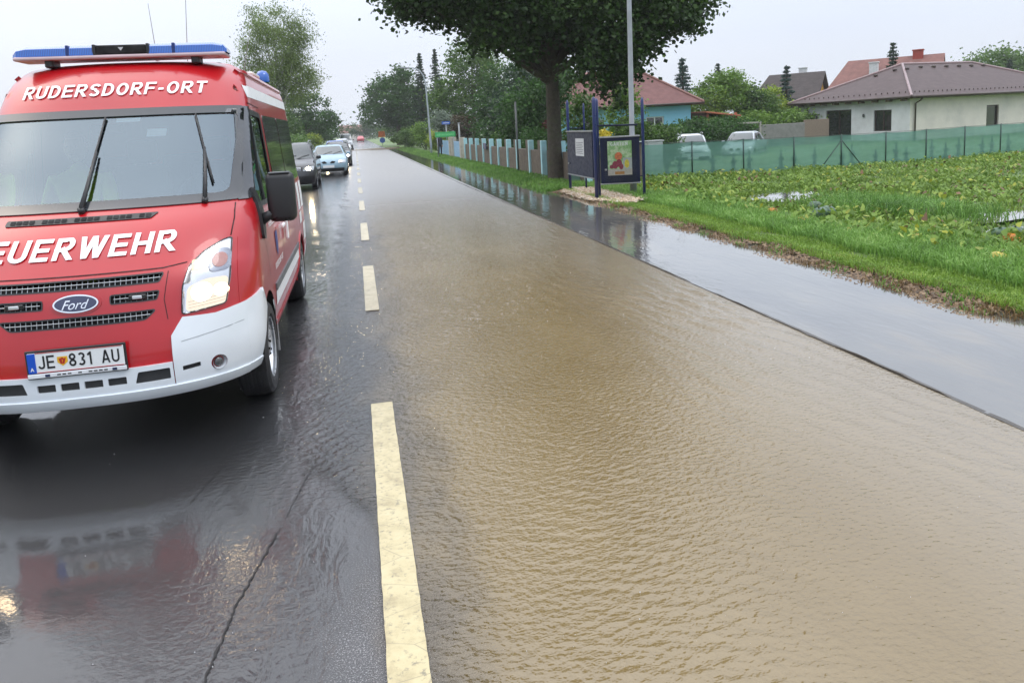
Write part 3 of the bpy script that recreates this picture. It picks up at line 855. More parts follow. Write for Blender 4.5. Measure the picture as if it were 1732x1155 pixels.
VX, VY = -1.69, 4.70
van = empty('fire_van', (VX, VY, 0), 0, 'red fire brigade van with white bumper and blue light bar, headlights on', 'fire van')
S = Shell(
    F=[(.34, .035), (.38, .008), (.43, .0), (.56, .0), (.70, .02), (.85, .055), (1.0, .10), (1.07, .135), (1.12, .18), (1.2, .25), (1.31, .37), (1.40, .50), (1.45, .60), (1.5, .665), (1.8, .955), (2.1, 1.24), (2.2, 1.32), (2.32, 1.43), (2.40, 1.54), (2.46, 1.63), (2.50, 1.80), (2.525, 2.02)],
    W=[(.34, .935), (.42, .96), (.55, .98), (.9, .985), (1.15, .98), (1.3, .97), (1.45, .945), (2.1, .885), (2.3, .86), (2.40, .83), (2.46, .77), (2.50, .67), (2.525, .56)],
    D=[(.24, .62), (.9, .6), (1.1, .58), (1.45, .42), (2.1, .36), (2.4, .40), (2.52, .4)],
    B=[(.24, 5.2), (2.1, 5.18), (2.4, 5.1), (2.525, 4.8)], z0=.345, z1=2.525)

def arch(cy, cz, r, z0):
    o = []
    a0 = math.asin(max(-1, (z0 - cz) / r))
    for k in range(25):
        q = a0 + (PI - 2 * a0) * k / 24
        o.append((cy + r * math.cos(q), cz + r * math.sin(q)))
    return o
fa = arch(.93, .35, .405, .34); ra = arch(4.23, .35, .405, .34)
ws_open = smooth_poly([(-.80, 1.50), (.80, 1.50), (.835, 2.06), (-.835, 2.06)], .06)
gr_top = smooth_poly([(-.45, 1.025), (.45, 1.025), (.475, 1.075), (-.475, 1.075)], .012)
gr_mr = smooth_poly([(.185, .925), (.435, .925), (.45, .975), (.185, .975)], .012)
gr_ml = [(-a, b) for a, b in gr_mr][::-1]
gr_low = smooth_poly([(-.37, .815), (.37, .815), (.43, .868), (-.43, .868)], .02)
dwin = smooth_poly([(1.03, 1.40), (2.16, 1.36), (2.16, 2.03), (1.56, 2.05), (1.32, 1.90)], .04)
body = S.body('body', m_red, van, [ws_open, gr_top, gr_mr, gr_ml, gr_low], [fa, ra, dwin], None, .045)
kit = S
# lower front: white bumper mouldings at the corners and along the bottom
bc_r = smooth_poly([(.505, .43), (.50, .70), (.565, .80), (.72, .80), (.90, .835), (.9, .262), (.5, .262)], .015)
def side_front(sg):
    return (S.right, 1) if sg > 0 else (S.left, -1)
bump_e = bpy.data.objects.new('bumper', None); COL.objects.link(bump_e); bump_e.parent = van
fog_hole = [(.735 + .042 * math.cos(2 * PI * k / 20), .485 + .046 * math.sin(2 * PI * k / 20)) for k in range(20)]
slot_hole = smooth_poly([(.545, .478), (.64, .485), (.64, .515), (.545, .508)], .005)
for sg in (1, -1):
    mir = (lambda P: P) if sg > 0 else (lambda P: [(-a, b) for a, b in P][::-1])
    patch('bumper_corner', mir([(.50, .35), (.50, .70), (.565, .80), (.74, .79), (.9, .815), (.9, .35)]), S.front, .016, m_white, bump_e, 1, .05, [mir(fog_hole), mir(slot_hole)], .02)
    Sd, s_ = side_front(sg)
    y0 = S.yf(.895, .55)
    poly = [(S.yf(.895, z), z) for z in (.35, .4, .55, .7, .812)] + [(.58, .855)] + [(.93 + .43 * math.cos(q), .35 + .43 * math.sin(q)) for q in [R(126 + 6 * k) for k in range(9)]] + [(.50, .35)]
    patch('bumper_wing', poly, Sd, .016, m_white, bump_e, s_, .05, (), .02)
    # fog lamp
    c = S.front(sg * .735, .485)
    f = BM(); f.lathe([(.044, -.008), (.036, .004), (.036, .03), (.0, .035)], 'Y', (0, 0, 0), 24)
    fo = f.build('fog_lamp', M('fog_surround', (.5, .53, .56), .3), van, True)
    n = normal_at(S.front, sg * .735, .485, 1)
    fo.location = c + n * .012; fo.rotation_euler = (0, 0, math.atan2(n.x, -n.y))
    g = BM().ball((0, .006, 0), .03, (1, .45, 1)); go = g.build('lens', M('fog_lens', (.06, .065, .07), .08, coat=1), fo, True)
    patch('bumper_slot', mir(slot_hole), S.front, .004, m_dark, bump_e, 1, .05)
# centre lower bumper: white bottom beam with intake openings
ints = [smooth_poly([(x0, .452), (x0 + .10, .452), (x0 + .10, .498), (x0, .498)], .006) for x0 in (-.235, -.108, .019, .146)]
big_r = smooth_poly([(.29, .445), (.478, .445), (.478, .515), (.31, .515)], .008)
big_l = [(-a, b) for a, b in big_r][::-1]
patch('bumper_beam', [(-.495, .35), (.495, .35), (.495, .545), (-.495, .545)], S.front, .018, m_white, bump_e, 1, .05, ints + [big_r, big_l], .02)
patch('bumper_intake', [(-.485, .43), (.485, .43), (.485, .53), (-.485, .53)], S.front, .006, M('intake_grey', (.02, .021, .023), .6), bump_e, 1, .1)
patch('bumper_lip', [(-.87, .35), (.87, .35), (.88, .405), (-.88, .405)], S.front, .028, m_white, bump_e, 1, .05, (), .03)
for Sd_, s__ in ((S.right, 1), (S.left, -1)): patch('bumper_lip', [(S.yf(.87, .36), .35), (.515, .35), (.508, .405), (S.yf(.87, .40), .405)], Sd_, .024, m_white, bump_e, s__, .04, (), .03)
patch('bumper_crease', [(.55, .655), (.88, .70), (.88, .704), (.55, .659)], S.front, .0185, M('crease', (.30, .33, .36), .5), bump_e, 1, .1)
# red bonnet seam lines
m_seam = M('shut_line', (.03, .002, .003), .7)
def strip(name, pts, S_, off, w, mat, parent, sg=1):
    """thin ribbon following the skin through (a,b) points"""
    P = []; F = []
    fine = []
    for i in range(len(pts) - 1):
        a, b = Vector(pts[i]), Vector(pts[i + 1]); n = max(1, int((b - a).length / .04))
        fine += [a.lerp(b, k / n) for k in range(n)]
    fine.append(Vector(pts[-1]))
    for i, p in enumerate(fine):
        t = (fine[min(i + 1, len(fine) - 1)] - fine[max(0, i - 1)]).normalized(); q = Vector((-t.y, t.x)) * w / 2
        for e in (p + q, p - q):
            P.append(S_(e.x, e.y) + normal_at(S_, e.x, e.y, sg) * off)
        if i: F.append((2 * i - 2, 2 * i - 1, 2 * i + 1, 2 * i))
    return mesh_from(name, P, F, mat, parent)
strip('bonnet_seam', [(-.60, 1.115), (-.47, 1.10), (0, 1.098), (.47, 1.10), (.60, 1.115)], S.front, .0025, .006, m_seam, van)
for sg in (1, -1):
    strip('bonnet_seam', [(sg * .835, 1.235), (sg * .85, 1.34), (sg * .845, 1.43)], S.front, .0025, .007, m_seam, van)
    strip('panel_seam', [(sg * .49, .80), (sg * .475, .92), (sg * .50, 1.08)], S.front, .0025, .004, m_seam, van)
    Sd, s_ = side_front(sg)
    strip('door_seam', [(1.12, .80), (1.10, 1.0), (1.0, 1.15), (.99, 1.38)], Sd, .0025, .007, m_seam, van, s_)
    strip('door_seam', [(2.26, .37), (2.26, 1.3), (2.25, 2.12), (1.6, 2.14)], Sd, .0025, .008, m_seam, van, s_)
    strip('door_seam', [(3.55, .37), (3.56, 2.1)], Sd, .0025, .006, m_seam, van, s_)
    patch('gutter', [(1.80, 2.385), (5.05, 2.385), (5.05, 2.41), (1.80, 2.41)], Sd, .018, m_red, van, s_, .15, (), .03)
    patch('roof_white_stripe', [(1.66, 2.19), (5.0, 2.19), (5.0, 2.285), (1.68, 2.285)], Sd, .004, m_letter, van, s_, .15)
    patch('rub_strip', [(1.40, .665), (3.78, .665), (3.78, .72), (1.40, .72)], Sd, .014, M('rub_grey', (.13, .14, .15), .5), van, s_, .15, (), .014)
    patch('white_side_stripe', [(1.38, .55), (3.80, .55), (3.78, .655), (1.40, .655)], Sd, .004, m_letter, van, s_, .15)
    patch('side_window', smooth_poly([(2.36, 1.38), (3.52, 1.38), (3.52, 2.06), (2.36, 2.06)], .05), Sd, .006, m_priv, van, s_, .12, (), .008)
    patch('side_window', smooth_poly([(3.58, 1.38), (4.98, 1.38), (4.98, 2.06), (3.58, 2.06)], .05), Sd, .006, m_priv, van, s_, .12, (), .008)
    patch('sill_trim', [(1.35, .345), (3.82, .345), (3.82, .41), (1.35, .41)], Sd, .012, M('sill_red', (.25, .004, .008), .4), van, s_, .15, (), .014)
    for y0, z0, z1 in ((4.30, 1.02, 1.33), (4.70, 1.02, 1.33), (4.30, .86, .99), (4.70, .62, .83)):
        patch('reflective_block', [(y0, z0), (y0 + .28, z0), (y0 + .28, z1), (y0, z1)], Sd, .004, m_letter, van, s_, .2)
    # front door window seal, quarter bar
    outer = smooth_poly([(.97, 1.365), (2.21, 1.325), (2.21, 2.075), (1.54, 2.095), (1.27, 1.93)], .05)
    patch('window_seal', outer, Sd, .005, m_blackp, van, s_, .1, [dwin], .006)
    patch('door_glass', dwin, Sd, -.006, m_sideglass, van, s_, .15)
    patch('window_bar', [(1.44, 1.385), (1.475, 1.385), (1.60, 2.05), (1.565, 2.05)], Sd, .007, m_blackp, van, s_, .1, (), .012)
    patch('mirror_base', smooth_poly([(.90, 1.15), (1.0, 1.13), (1.12, 1.30), (1.10, 1.40), (.98, 1.52), (.93, 1.42)], .03), Sd, .02, m_blackp, van, s_, .08, (), .024)
    # wheel arch lip and inner well
    for cy in (.93, 4.23):
        ring_o = [(cy + .435 * math.cos(q), .35 + .435 * math.sin(q)) for q in [R(-8 + 196 * k / 30) for k in range(31)]]
        ring_i = [(cy + .398 * math.cos(q), .35 + .398 * math.sin(q)) for q in [R(-8 + 196 * k / 30) for k in range(31)]]
        if cy > 1: patch('arch_lip', ring_o + ring_i[::-1], Sd, .010, m_red, van, s_, .08, (), .02)
        w = BM(); pts = [R(-10 + 200 * k / 20) for k in range(21)]
        for i in range(20):
            a, b = pts[i], pts[i + 1]
            w.face([(sg * .97, cy + .41 * math.cos(a), .35 + .41 * math.sin(a)), (sg * .97, cy + .41 * math.cos(b), .35 + .41 * math.sin(b)),
                    (sg * .62, cy + .41 * math.cos(b), .35 + .41 * math.sin(b)), (sg * .62, cy + .41 * math.cos(a), .35 + .41 * math.sin(a))])
        w.face([(sg * .62, cy + .41 * math.cos(a), .35 + .41 * math.sin(a)) for a in pts])
        w.build('wheel_well', m_dark, van, recalc=False)
        wheel(van, (sg * .865, cy, .34), .34, .225, .215, sg)
# door lettering and badge on the visible side
def on_side(y0, z0, sg=1, off=.0045):
    Sd, s_ = side_front(sg)
    def fn(u, v):
        y = y0 + (u if sg > 0 else -u)
        return Sd(y, z0 + v) + normal_at(Sd, y, z0 + v, s_) * off
    return fn
for sg in (1, -1):
    block_text('door_lettering', 'FREIWILLIGE FEUERWEHR', .78, .05, on_side(1.72, 1.20, sg), m_letter, van, .2, .12)
    block_text('door_lettering', 'RUDERSDORF-ORT', .62, .05, on_side(1.80, .84, sg), m_letter, van, .2, .12)
    Sd, s_ = side_front(sg)
    patch('door_badge', smooth_poly([(1.66, 1.10), (1.66, .96), (1.74, .89), (1.82, .96), (1.82, 1.10)], .03), Sd, .004, M('badge_blue', (.03, .05, .22), .4), van, s_, .05)
    h = BM(); c = S.xs(2.12, 1.1)
    h.box((sg * (c + .03), 2.12, 1.10), (.03, .17, .035), .01).box((sg * (c + .01), 2.05, 1.10), (.04, .02, .03)).box((sg * (c + .01), 2.19, 1.10), (.04, .02, .03))
    h.build('door_handle', m_letter, van)
    c = S.xs(2.45, 1.05)
    BM().box((sg * (c + .025), 2.45, 1.02), (.03, .04, .17), .008).build('door_handle', m_letter, van)
for sg in (1, -1): patch('wing_panel', [(sg * .872, .80), (sg * .935, .80), (sg * .935, 1.22), (sg * .872, 1.22)][::sg], S.front, .0022, m_red, van, 1, .03, (), .004)
# grille
m_bar = M('grille_bar', (.42, .44, .46), .3, metal=.8)
for poly, nrow in ((gr_top, 1), (gr_mr, 1), (gr_ml, 1), (gr_low, 1)):
    bk = patch('grille', poly, S.front, -.035, m_dark, van, 1, .08)
    xs = [p[0] for p in poly]; zs = [p[1] for p in poly]; g = BM()
    x = min(xs) + .02
    while x < max(xs) - .01:
        z0, z1 = min(zs), max(zs)
        while z1 - z0 > .01 and not pip(x, z0 + .002, poly): z0 += .003
        a = S.front(x, z0); b = S.front(x, z1)
        g.tube([a + Vector((0, .008, 0)), b + Vector((0, .008, 0))], .0022, 4); x += .03
    zc = (min(zs) + max(zs)) / 2
    for zz_, ee in ((zc, 0),):
        pts = [S.front(min(xs) + .015 + (max(xs) - min(xs) - .03) * k / 14, zz_) + Vector((0, .006, 0)) for k in range(15)]
        g.tube(pts, .0025, 4)
    o = g.build('grille_mesh', m_bar, bk)
    strip('grille_rim', poly + [poly[0]], S.front, .003, .008, M('grille_rim', (.03, .03, .032), .4), bk)
for sg in (1, -1):
    c = S.front(sg * .335, .952)
    b = BM().box(c + Vector((0, -.005, 0)), (.10, .03, .034), .006).build('grille_strobe', m_blackp, van)
    BM().box(c + Vector((0, -.022, .001)), (.055, .006, .02), .003).build('lens', M('strobe_lens', (.65, .68, .72), .15, metal=.4), b)
# oval badge
def oval(rx, rz, n=36): return [(rx * math.cos(2 * PI * k / n), .945 + rz * math.sin(2 * PI * k / n)) for k in range(n)]
bd = patch('badge', oval(.138, .064), S.front, .006, m_red, van, 1, .04, (), .012)
patch('badge_rim', oval(.124, .051), S.front, .014, m_chrome, bd, 1, .04, (), .01)
patch('badge_field', oval(.114, .043), S.front, .0165, M('badge_navy', (.01, .018, .07), .15, coat=1), bd, 1, .04)
text_on('badge_script', 'Ford', .15, .052, lambda u, v: S.front(u, .945 + v) + Vector((0, -.0185, 0)), m_chrome, bd, .0, .45)
# bonnet vent
vp = smooth_poly([(-.50, 1.385), (.36, 1.385), (.40, 1.415), (-.50, 1.415)], .01)
vn = patch('bonnet_vent', vp, S.front, .006, m_blackp, van, 1, .06, (), .008)
for k in range(22):
    x = -.47 + k * .038
    if k % 5 == 4: continue
    patch('vent_slot', [(x, 1.391), (x + .03, 1.391), (x + .03, 1.409), (x, 1.409)], S.front, .0085, m_dark, vn, 1, .1)
# lettering
def on_front(x0, z0, off=.0085, rise=0):
    def fn(u, v):
        x, z = x0 + u, z0 + v + rise * u
        return S.front(x, z) + normal_at(S.front, x, z, 1) * off
    return fn
block_text('roof_lettering', 'RUDERSDORF-ORT', 1.25, .092, on_front(-.01, 2.262), m_letter, van, .17, .16, .10)
block_text('bonnet_lettering', 'FEUERWEHR', 1.19, .118, on_front(-.065, 1.245), m_letter, van, .18, .14, .10)
# windscreen
frit = patch('windscreen_border', smooth_poly([(-.875, 1.445), (.875, 1.445), (.86, 2.115), (-.86, 2.115)], .03), S.front, .010, m_frit, van, 1, .035, [ws_open], .012)
patch('windscreen', ws_open, S.front, .0, m_wsglass, van, 1, .06)
for sg in (1, -1):
    Sd, s_ = side_front(sg)
    pl = []
    zz = [1.44 + .67 * k / 8 for k in range(9)]
    pl = [(S.seam(z) - .012, z) for z in zz] + [(S.seam(z) + (.14 if z > 1.5 else .10), z) for z in reversed(zz)]
    patch('pillar_trim', pl, Sd, .009, m_frit, van, s_, .035, (), .012)
    strip('pillar_edge', [(sg * .868, 1.45), (sg * .85, 2.10)], S.front, .006, .006, m_dark, van)
# stickers behind the glass
for x, z, w, h in ((.11, 2.045, .16, .03), (.31, 1.945, .13, .055)):
    patch('paper_sticker', [(x - w / 2, z - h / 2), (x + w / 2, z - h / 2), (x + w / 2, z + h / 2), (x - w / 2, z + h / 2)], S.front, -.01, M('paper', (.7, .74, .72), .7), van, 1, .1)
# wipers
def wp(x, z, off): return S.front(x, z) + normal_at(S.front, x, z, 1) * off
for base, mid, t0, t1 in (((-.07, 1.44), (-.045, 1.80), (-.09, 1.47), (-.035, 2.05)), ((.66, 1.45), (.63, 1.80), (.70, 1.56), (.555, 2.05))):
    o = BM(); o.tube([wp(*base, .02), wp((base[0] + mid[0]) / 2, (base[1] + mid[1]) / 2, .04), wp(*mid, .03)], [.016, .012, .008], 8)
    o.tube([wp(*base, .0), wp(*base, .035)], .022, 10)
    a = o.build('wiper', m_blackp, van, True)
    o = BM(); o.tube([wp(t0[0] + (t1[0] - t0[0]) * k / 6, t0[1] + (t1[1] - t0[1]) * k / 6, .014) for k in range(7)], .008, 6)
    o.build('blade', m_blackp, a, True)
# headlights
hl = [(.565, .815), (.80, .835), (.83, 1.00), (.84, 1.225), (.79, 1.215), (.69, 1.165), (.615, 1.095), (.575, .98)]
m_hl = M('lamp_reflector', (.80, .83, .86), .12, metal=.45, emit=(1, .93, .82), es=.12)
m_hlon = emis('lamp_lit', (1, .72, .42), 14)
m_lens = glass('lamp_lens', (.96, .97, 1), 1.45, 0)
m_amber = M('lamp_amber', (.85, .25, .03), .25, emit=(1, .35, .05), es=.5)
for sg in (1, -1):
    mir = (lambda P: P) if sg > 0 else (lambda P: [(-a, b) for a, b in P][::-1])
    h = patch('headlight', mir(smooth_poly([(a, b) for a, b in hl], .02)), S.front, .003, m_hl, van, 1, .04, (), .006)
    strip('lamp_edge', mir(smooth_poly(hl, .02)) + [mir(smooth_poly(hl, .02))[0]], S.front, .006, .008, M('lamp_edge', (.02, .02, .022), .4), h)
    patch('beam_glow', mir(smooth_poly([(.585, .825), (.80, .83), (.822, 1.0), (.70, 1.005), (.60, .97)], .03)), S.front, .0055, emis('lamp_glow', (1, .88, .70), 1.15), h, 1, .05)
    def lampdisc(name, x, z, r, mt, off, n=20, sxx=1):
        patch(name, [(sg * (x + r * sxx * math.cos(2 * PI * k / n)), z + r * math.sin(2 * PI * k / n)) for k in range(n)][::sg], S.front, off, mt, h, 1, .03)
    lampdisc('main_beam', .675, .93, .058, m_hlon, .008)
    lampdisc('side_beam', .775, .925, .040, m_hlon, .008)
    patch('indicator_ring', mir(rounded(.715, 1.035, .835, 1.165, .035)), S.front, .0085, M('lamp_grey', (.35, .37, .42), .25, metal=.5), h, 1, .04)
    lampdisc('indicator', .775, 1.10, .042, M('lamp_rose', (.72, .33, .28), .25), .011)
    patch('position_lamp', mir(rounded(.625, 1.06, .695, 1.12, .012)), S.front, .0085, M('lamp_cream', (.8, .6, .35), .3, emit=(1, .8, .5), es=.6), h, 1, .04)
    for q in range(9):
        z = .845 + q * .006
        strip('lamp_rib', mir([(.60, z), (.80, z + .012)]), S.front, .009, .002, M('lamp_rib', (.75, .55, .3), .3), h) if q % 3 == 0 else None
    patch('lamp_cover', mir(smooth_poly(hl, .02)), S.front, .016, m_lens, h, 1, .05, (), .012)
# number plate
pe = BM().box((0, -.022, .628), (.54, .014, .17), .004).build('number_plate', m_blackp, van)
pc = BM().box((0, -.031, .64), (.515, .006, .118), .002).build('plate_face', M('plate_white', (.82, .84, .85), .3, var=.03), pe)
PF = lambda x0, z0, off=-.0355: (lambda u, v: Vector((x0 + u, off, z0 + v)))
mk = M('plate_black', (.01, .01, .012), .5)
BM().box((-.236, -.0345, .64), (.043, .003, .116)).build('plate_band', M('plate_blue', (.01, .08, .5), .4), pe)
text_on('plate_lettering', 'A', .02, .022, PF(-.236, .605, -.0368), m_letter, pe, .03)
block_text('plate_lettering', 'JE', .086, .078, PF(-.158, .642), mk, pe, .15, .16)
block_text('plate_lettering', '831', .122, .078, PF(.022, .642), mk, pe, .15, .16)
block_text('plate_lettering', 'AU', .096, .078, PF(.185, .642), mk, pe, .15, .16)
for z in (.583, .698):
    BM().box((.02, -.0345, z), (.465, .003, .003)).build('plate_line', M('plate_red', (.5, .03, .03), .4), pe)
cr = BM(); cr.face([(-.100, -.0358, .668), (-.045, -.0358, .668), (-.045, -.0358, .635), (-.0725, -.0358, .612), (-.100, -.0358, .635)]); cr.build('crest', M('crest_gold', (.8, .45, .02), .4), pe)
cr = BM()
for dx in (-.012, .012): cr.face([(-.0725 + dx - .008, -.037, .655), (-.0725 + dx + .008, -.037, .660), (-.0725 + dx * .4 + .004, -.037, .625), (-.0725 + dx * .4 - .006, -.037, .625)])
cr.disc((-.0725, -.0372, .656), .007, 'Y', 10); cr.build('crest_eagle', M('crest_red', (.45, .03, .02), .4), pe)
BM().box((0, -.033, .563), (.53, .008, .026), .003).build('plate_strip', M('strip_white', (.75, .77, .8), .4), pe)
[BM().box((-.10 + .028 * k, -.0375, .563), (.019, .002, .007)).build('strip_print', mk, pe) for k in range(10) if k not in (3, 5)]
for x in (-.16, .20):
    BM().box((x, -.0382, .563), (.025, .003, .015)).build('plate_strip_badge', M('badge_navy', (.01, .018, .07), .15), pe)
# mirrors
for sg in (1, -1):
    mi = BM(); mi.box((sg * 1.13, 1.02, 1.43), (.20, .14, .36), .045, seg=3)
    mo = autosmooth(mi.build('mirror', m_blackp, van), 40)
    BM().box((sg * 1.13, .99, 1.607), (.15, .07, .012), .005, seg=2).build('mirror_cap_edge', M('mirror_top', (.10, .11, .12), .25), mo)
    BM().box((sg * 1.13, 1.09, 1.43), (.16, .006, .30), .002).build('mirror_glass', m_chrome, mo)
    BM().tube([(sg * .95, 1.0, 1.26), (sg * 1.03, .99, 1.30), (sg * 1.12, 1.0, 1.33)], [.05, .035, .05], 10).build('mirror_arm', m_blackp, mo, True)
# light bar
lb = bpy.data.objects.new('light_bar', None); COL.objects.link(lb); lb.parent = van
m_lbase = M('bar_base', (.55, .42, .45), .35)
LY, LZ = 1.76, 2.548
b = BM(); b.box((0, LY, LZ - .018), (1.50, .27, .03), .012, seg=2); b.build('bar_base', m_lbase, lb)
def lens_seg(x0, x1, tip=0):
    o = BM(); n = 8; A = []
    xs_ = [x0, x1]
    if tip: xs_ = [x0, x1 - tip * .10, x1 - tip * .03, x1] if tip > 0 else [x0, x0 + .03, x0 + .10, x1]
    hs = [1, 1] if not tip else ([1, 1, .8, .35] if tip > 0 else [.35, .8, 1, 1])
    rings = []
    for x, h in zip(xs_, hs):
        rg = []
        for k in range(n + 1):
            q = PI * k / n
            cy = -math.cos(q) * (.128 if h == 1 else .128 * (.6 + .4 * h)); cz = .086 * h * (math.sin(q) ** .45)
            rg.append(o.b.verts.new((x, LY + cy, LZ - .004 + cz)))
        rings.append(rg)
    for i in range(len(rings) - 1):
        for k in range(n): o.b.faces.new((rings[i][k], rings[i][k + 1], rings[i + 1][k + 1], rings[i + 1][k]))
    o.b.faces.new(rings[0][::-1]); o.b.faces.new(rings[-1])
    return autosmooth(o.build('blue_lens', m_blue, lb), 30)
lens_seg(-.76, -.385, -1); lens_seg(-.365, -.19); lens_seg(.19, .365); lens_seg(.385, .76, 1)
b = BM(); b.box((0, LY - .0, LZ + .033), (.36, .25, .072), .012, seg=2); cb = b.build('speaker_box', m_dark, lb)
for x in (-.375, .375): BM().box((x, LY, LZ + .034), (.022, .256, .08), .004).build('bar_joint', M('joint_navy', (.01, .03, .16), .3), lb)
for x in (-.19, .19): BM().box((x, LY, LZ + .034), (.022, .256, .082), .004).build('bar_joint', m_blackp, lb)
BM().face([(-.02, LY - .1265, LZ + .050), (.02, LY - .1265, LZ + .050), (0, LY - .1265, LZ + .024)]).build('box_mark', M('mark_grey', (.5, .52, .55), .4), cb)
for k in range(10):
    x = -.60 + k * .133
    if abs(x) < .22: continue
    BM().box((x, LY - .05, LZ + .03), (.05, .08, .045), .01).build('reflector', m_chrome, lb)
for x in (-.52, .52): BM().box((x, LY - .02, LZ - .055), (.06, .16, .06), .01).build('bar_foot', m_blackp, lb)
# roof fittings
be = BM(); be.lathe([(.075, 0), (.078, .02), (.07, .09), (.045, .125), (.0, .135)], 'Z', (.70, 4.55, 2.50), 20); be.build('rear_beacon', m_blue, van, True)
for x, y, h, dx in ((.09, 2.35, .50, -.03), (.30, 2.5, .75, .05), (.62, 3.6, .42, .10)):
    BM().tube([(x, y, 2.50), (x, y, 2.56)], .018, 10).tube([(x, y, 2.54), (x + dx, y + .03, 2.54 + h)], [.004, .002], 6).build('antenna', M('antenna_grey', (.25, .25, .27), .4), van)
BM().box((.55, 4.0, 2.535), (.30, .55, .05), .015).build('roof_hatch', M('hatch_cream', (.62, .6, .56), .5), van)
# underside
ub = BM(); ub.box((0, 2.7, .42), (1.15, 4.6, .12), .02).box((0, .93, .30), (1.5, .10, .10), .02).box((0, 4.23, .32), (1.5, .12, .12), .02)
ub.tube([(.3, 1.2, .27), (.35, 3.0, .27), (.55, 4.9, .27)], .035, 8); ub.build('underbody', m_dark, van)
# front and rear mud flap on the visible side
for sg in (1, -1): BM().box((sg * .86, 1.42, .30), (.22, .012, .26), .004).build('mud_flap', M('flap', (.30, .30, .31), .5), van)
# cabin
cab = bpy.data.objects.new('cabin', None); COL.objects.link(cab); cab.parent = van
m_dash = M('dashboard', (.035, .037, .042), .6); m_seat = M('seat_fabric', (.05, .055, .065), .9, bmp=.3, bs=120); m_trim = M('trim_grey', (.20, .21, .22), .7)
BM().box((0, 1.15, 1.30), (1.72, .75, .30), .07, seg=3).build('dashboard', m_dash, cab)
BM().box((0, 3.0, .52), (1.8, 4.2, .04)).build('cabin_floor', m_dash, cab)
BM().box((0, 3.3, 2.28), (1.5, 3.3, .03)).build('headlining', m_trim, cab)
for x in (-.55, -.12, .48):
    st = BM(); st.box((x, 2.0, 1.02), (.46, .52, .16), .05, seg=2); a = st.build('seat', m_seat, cab)
    BM().box((x, 2.28, 1.38), (.44, .14, .62), .05, Matrix.Rotation(R(-10), 4, 'X'), seg=2).build('backrest', m_seat, a)
    BM().box((x, 2.36, 1.80), (.24, .10, .20), .04, seg=2).build('headrest', m_seat, a)
    for dx in (-.06, .06): BM().tube([(x + dx, 2.34, 1.62), (x + dx, 2.36, 1.75)], .007, 6).build('headrest_post', m_chrome, a)
sw = BM()
rg = [(.48 + .19 * math.cos(q), 1.62 + .19 * math.sin(q) * .35, 1.42 + .19 * math.sin(q) * .93) for q in [2 * PI * k / 28 for k in range(29)]]
sw.tube(rg, .014, 8, cap=False).tube([(.48, 1.62, 1.42), (.48, 1.35, 1.30)], .03, 8).tube([(.31, 1.62, 1.42), (.65, 1.62, 1.42)], .014, 6)
sw.build('steering_wheel', m_blackp, cab, True)
BM().box((-.08, 1.36, 1.98), (.24, .03, .07), .015).tube([(-.08, 1.38, 2.14), (-.08, 1.36, 2.0)], .008, 6).build('interior_mirror', m_blackp, cab)
for x in (-.6, 0, .6):
    BM().box((x, 3.5, 1.35), (.46, .14, .8), .05, seg=2).build('rear_seat', m_seat, cab)
# rear closing
BM().box((0, 5.19, 1.3), (1.5, .02, 1.0)).build('rear_door_panel', m_red, van)
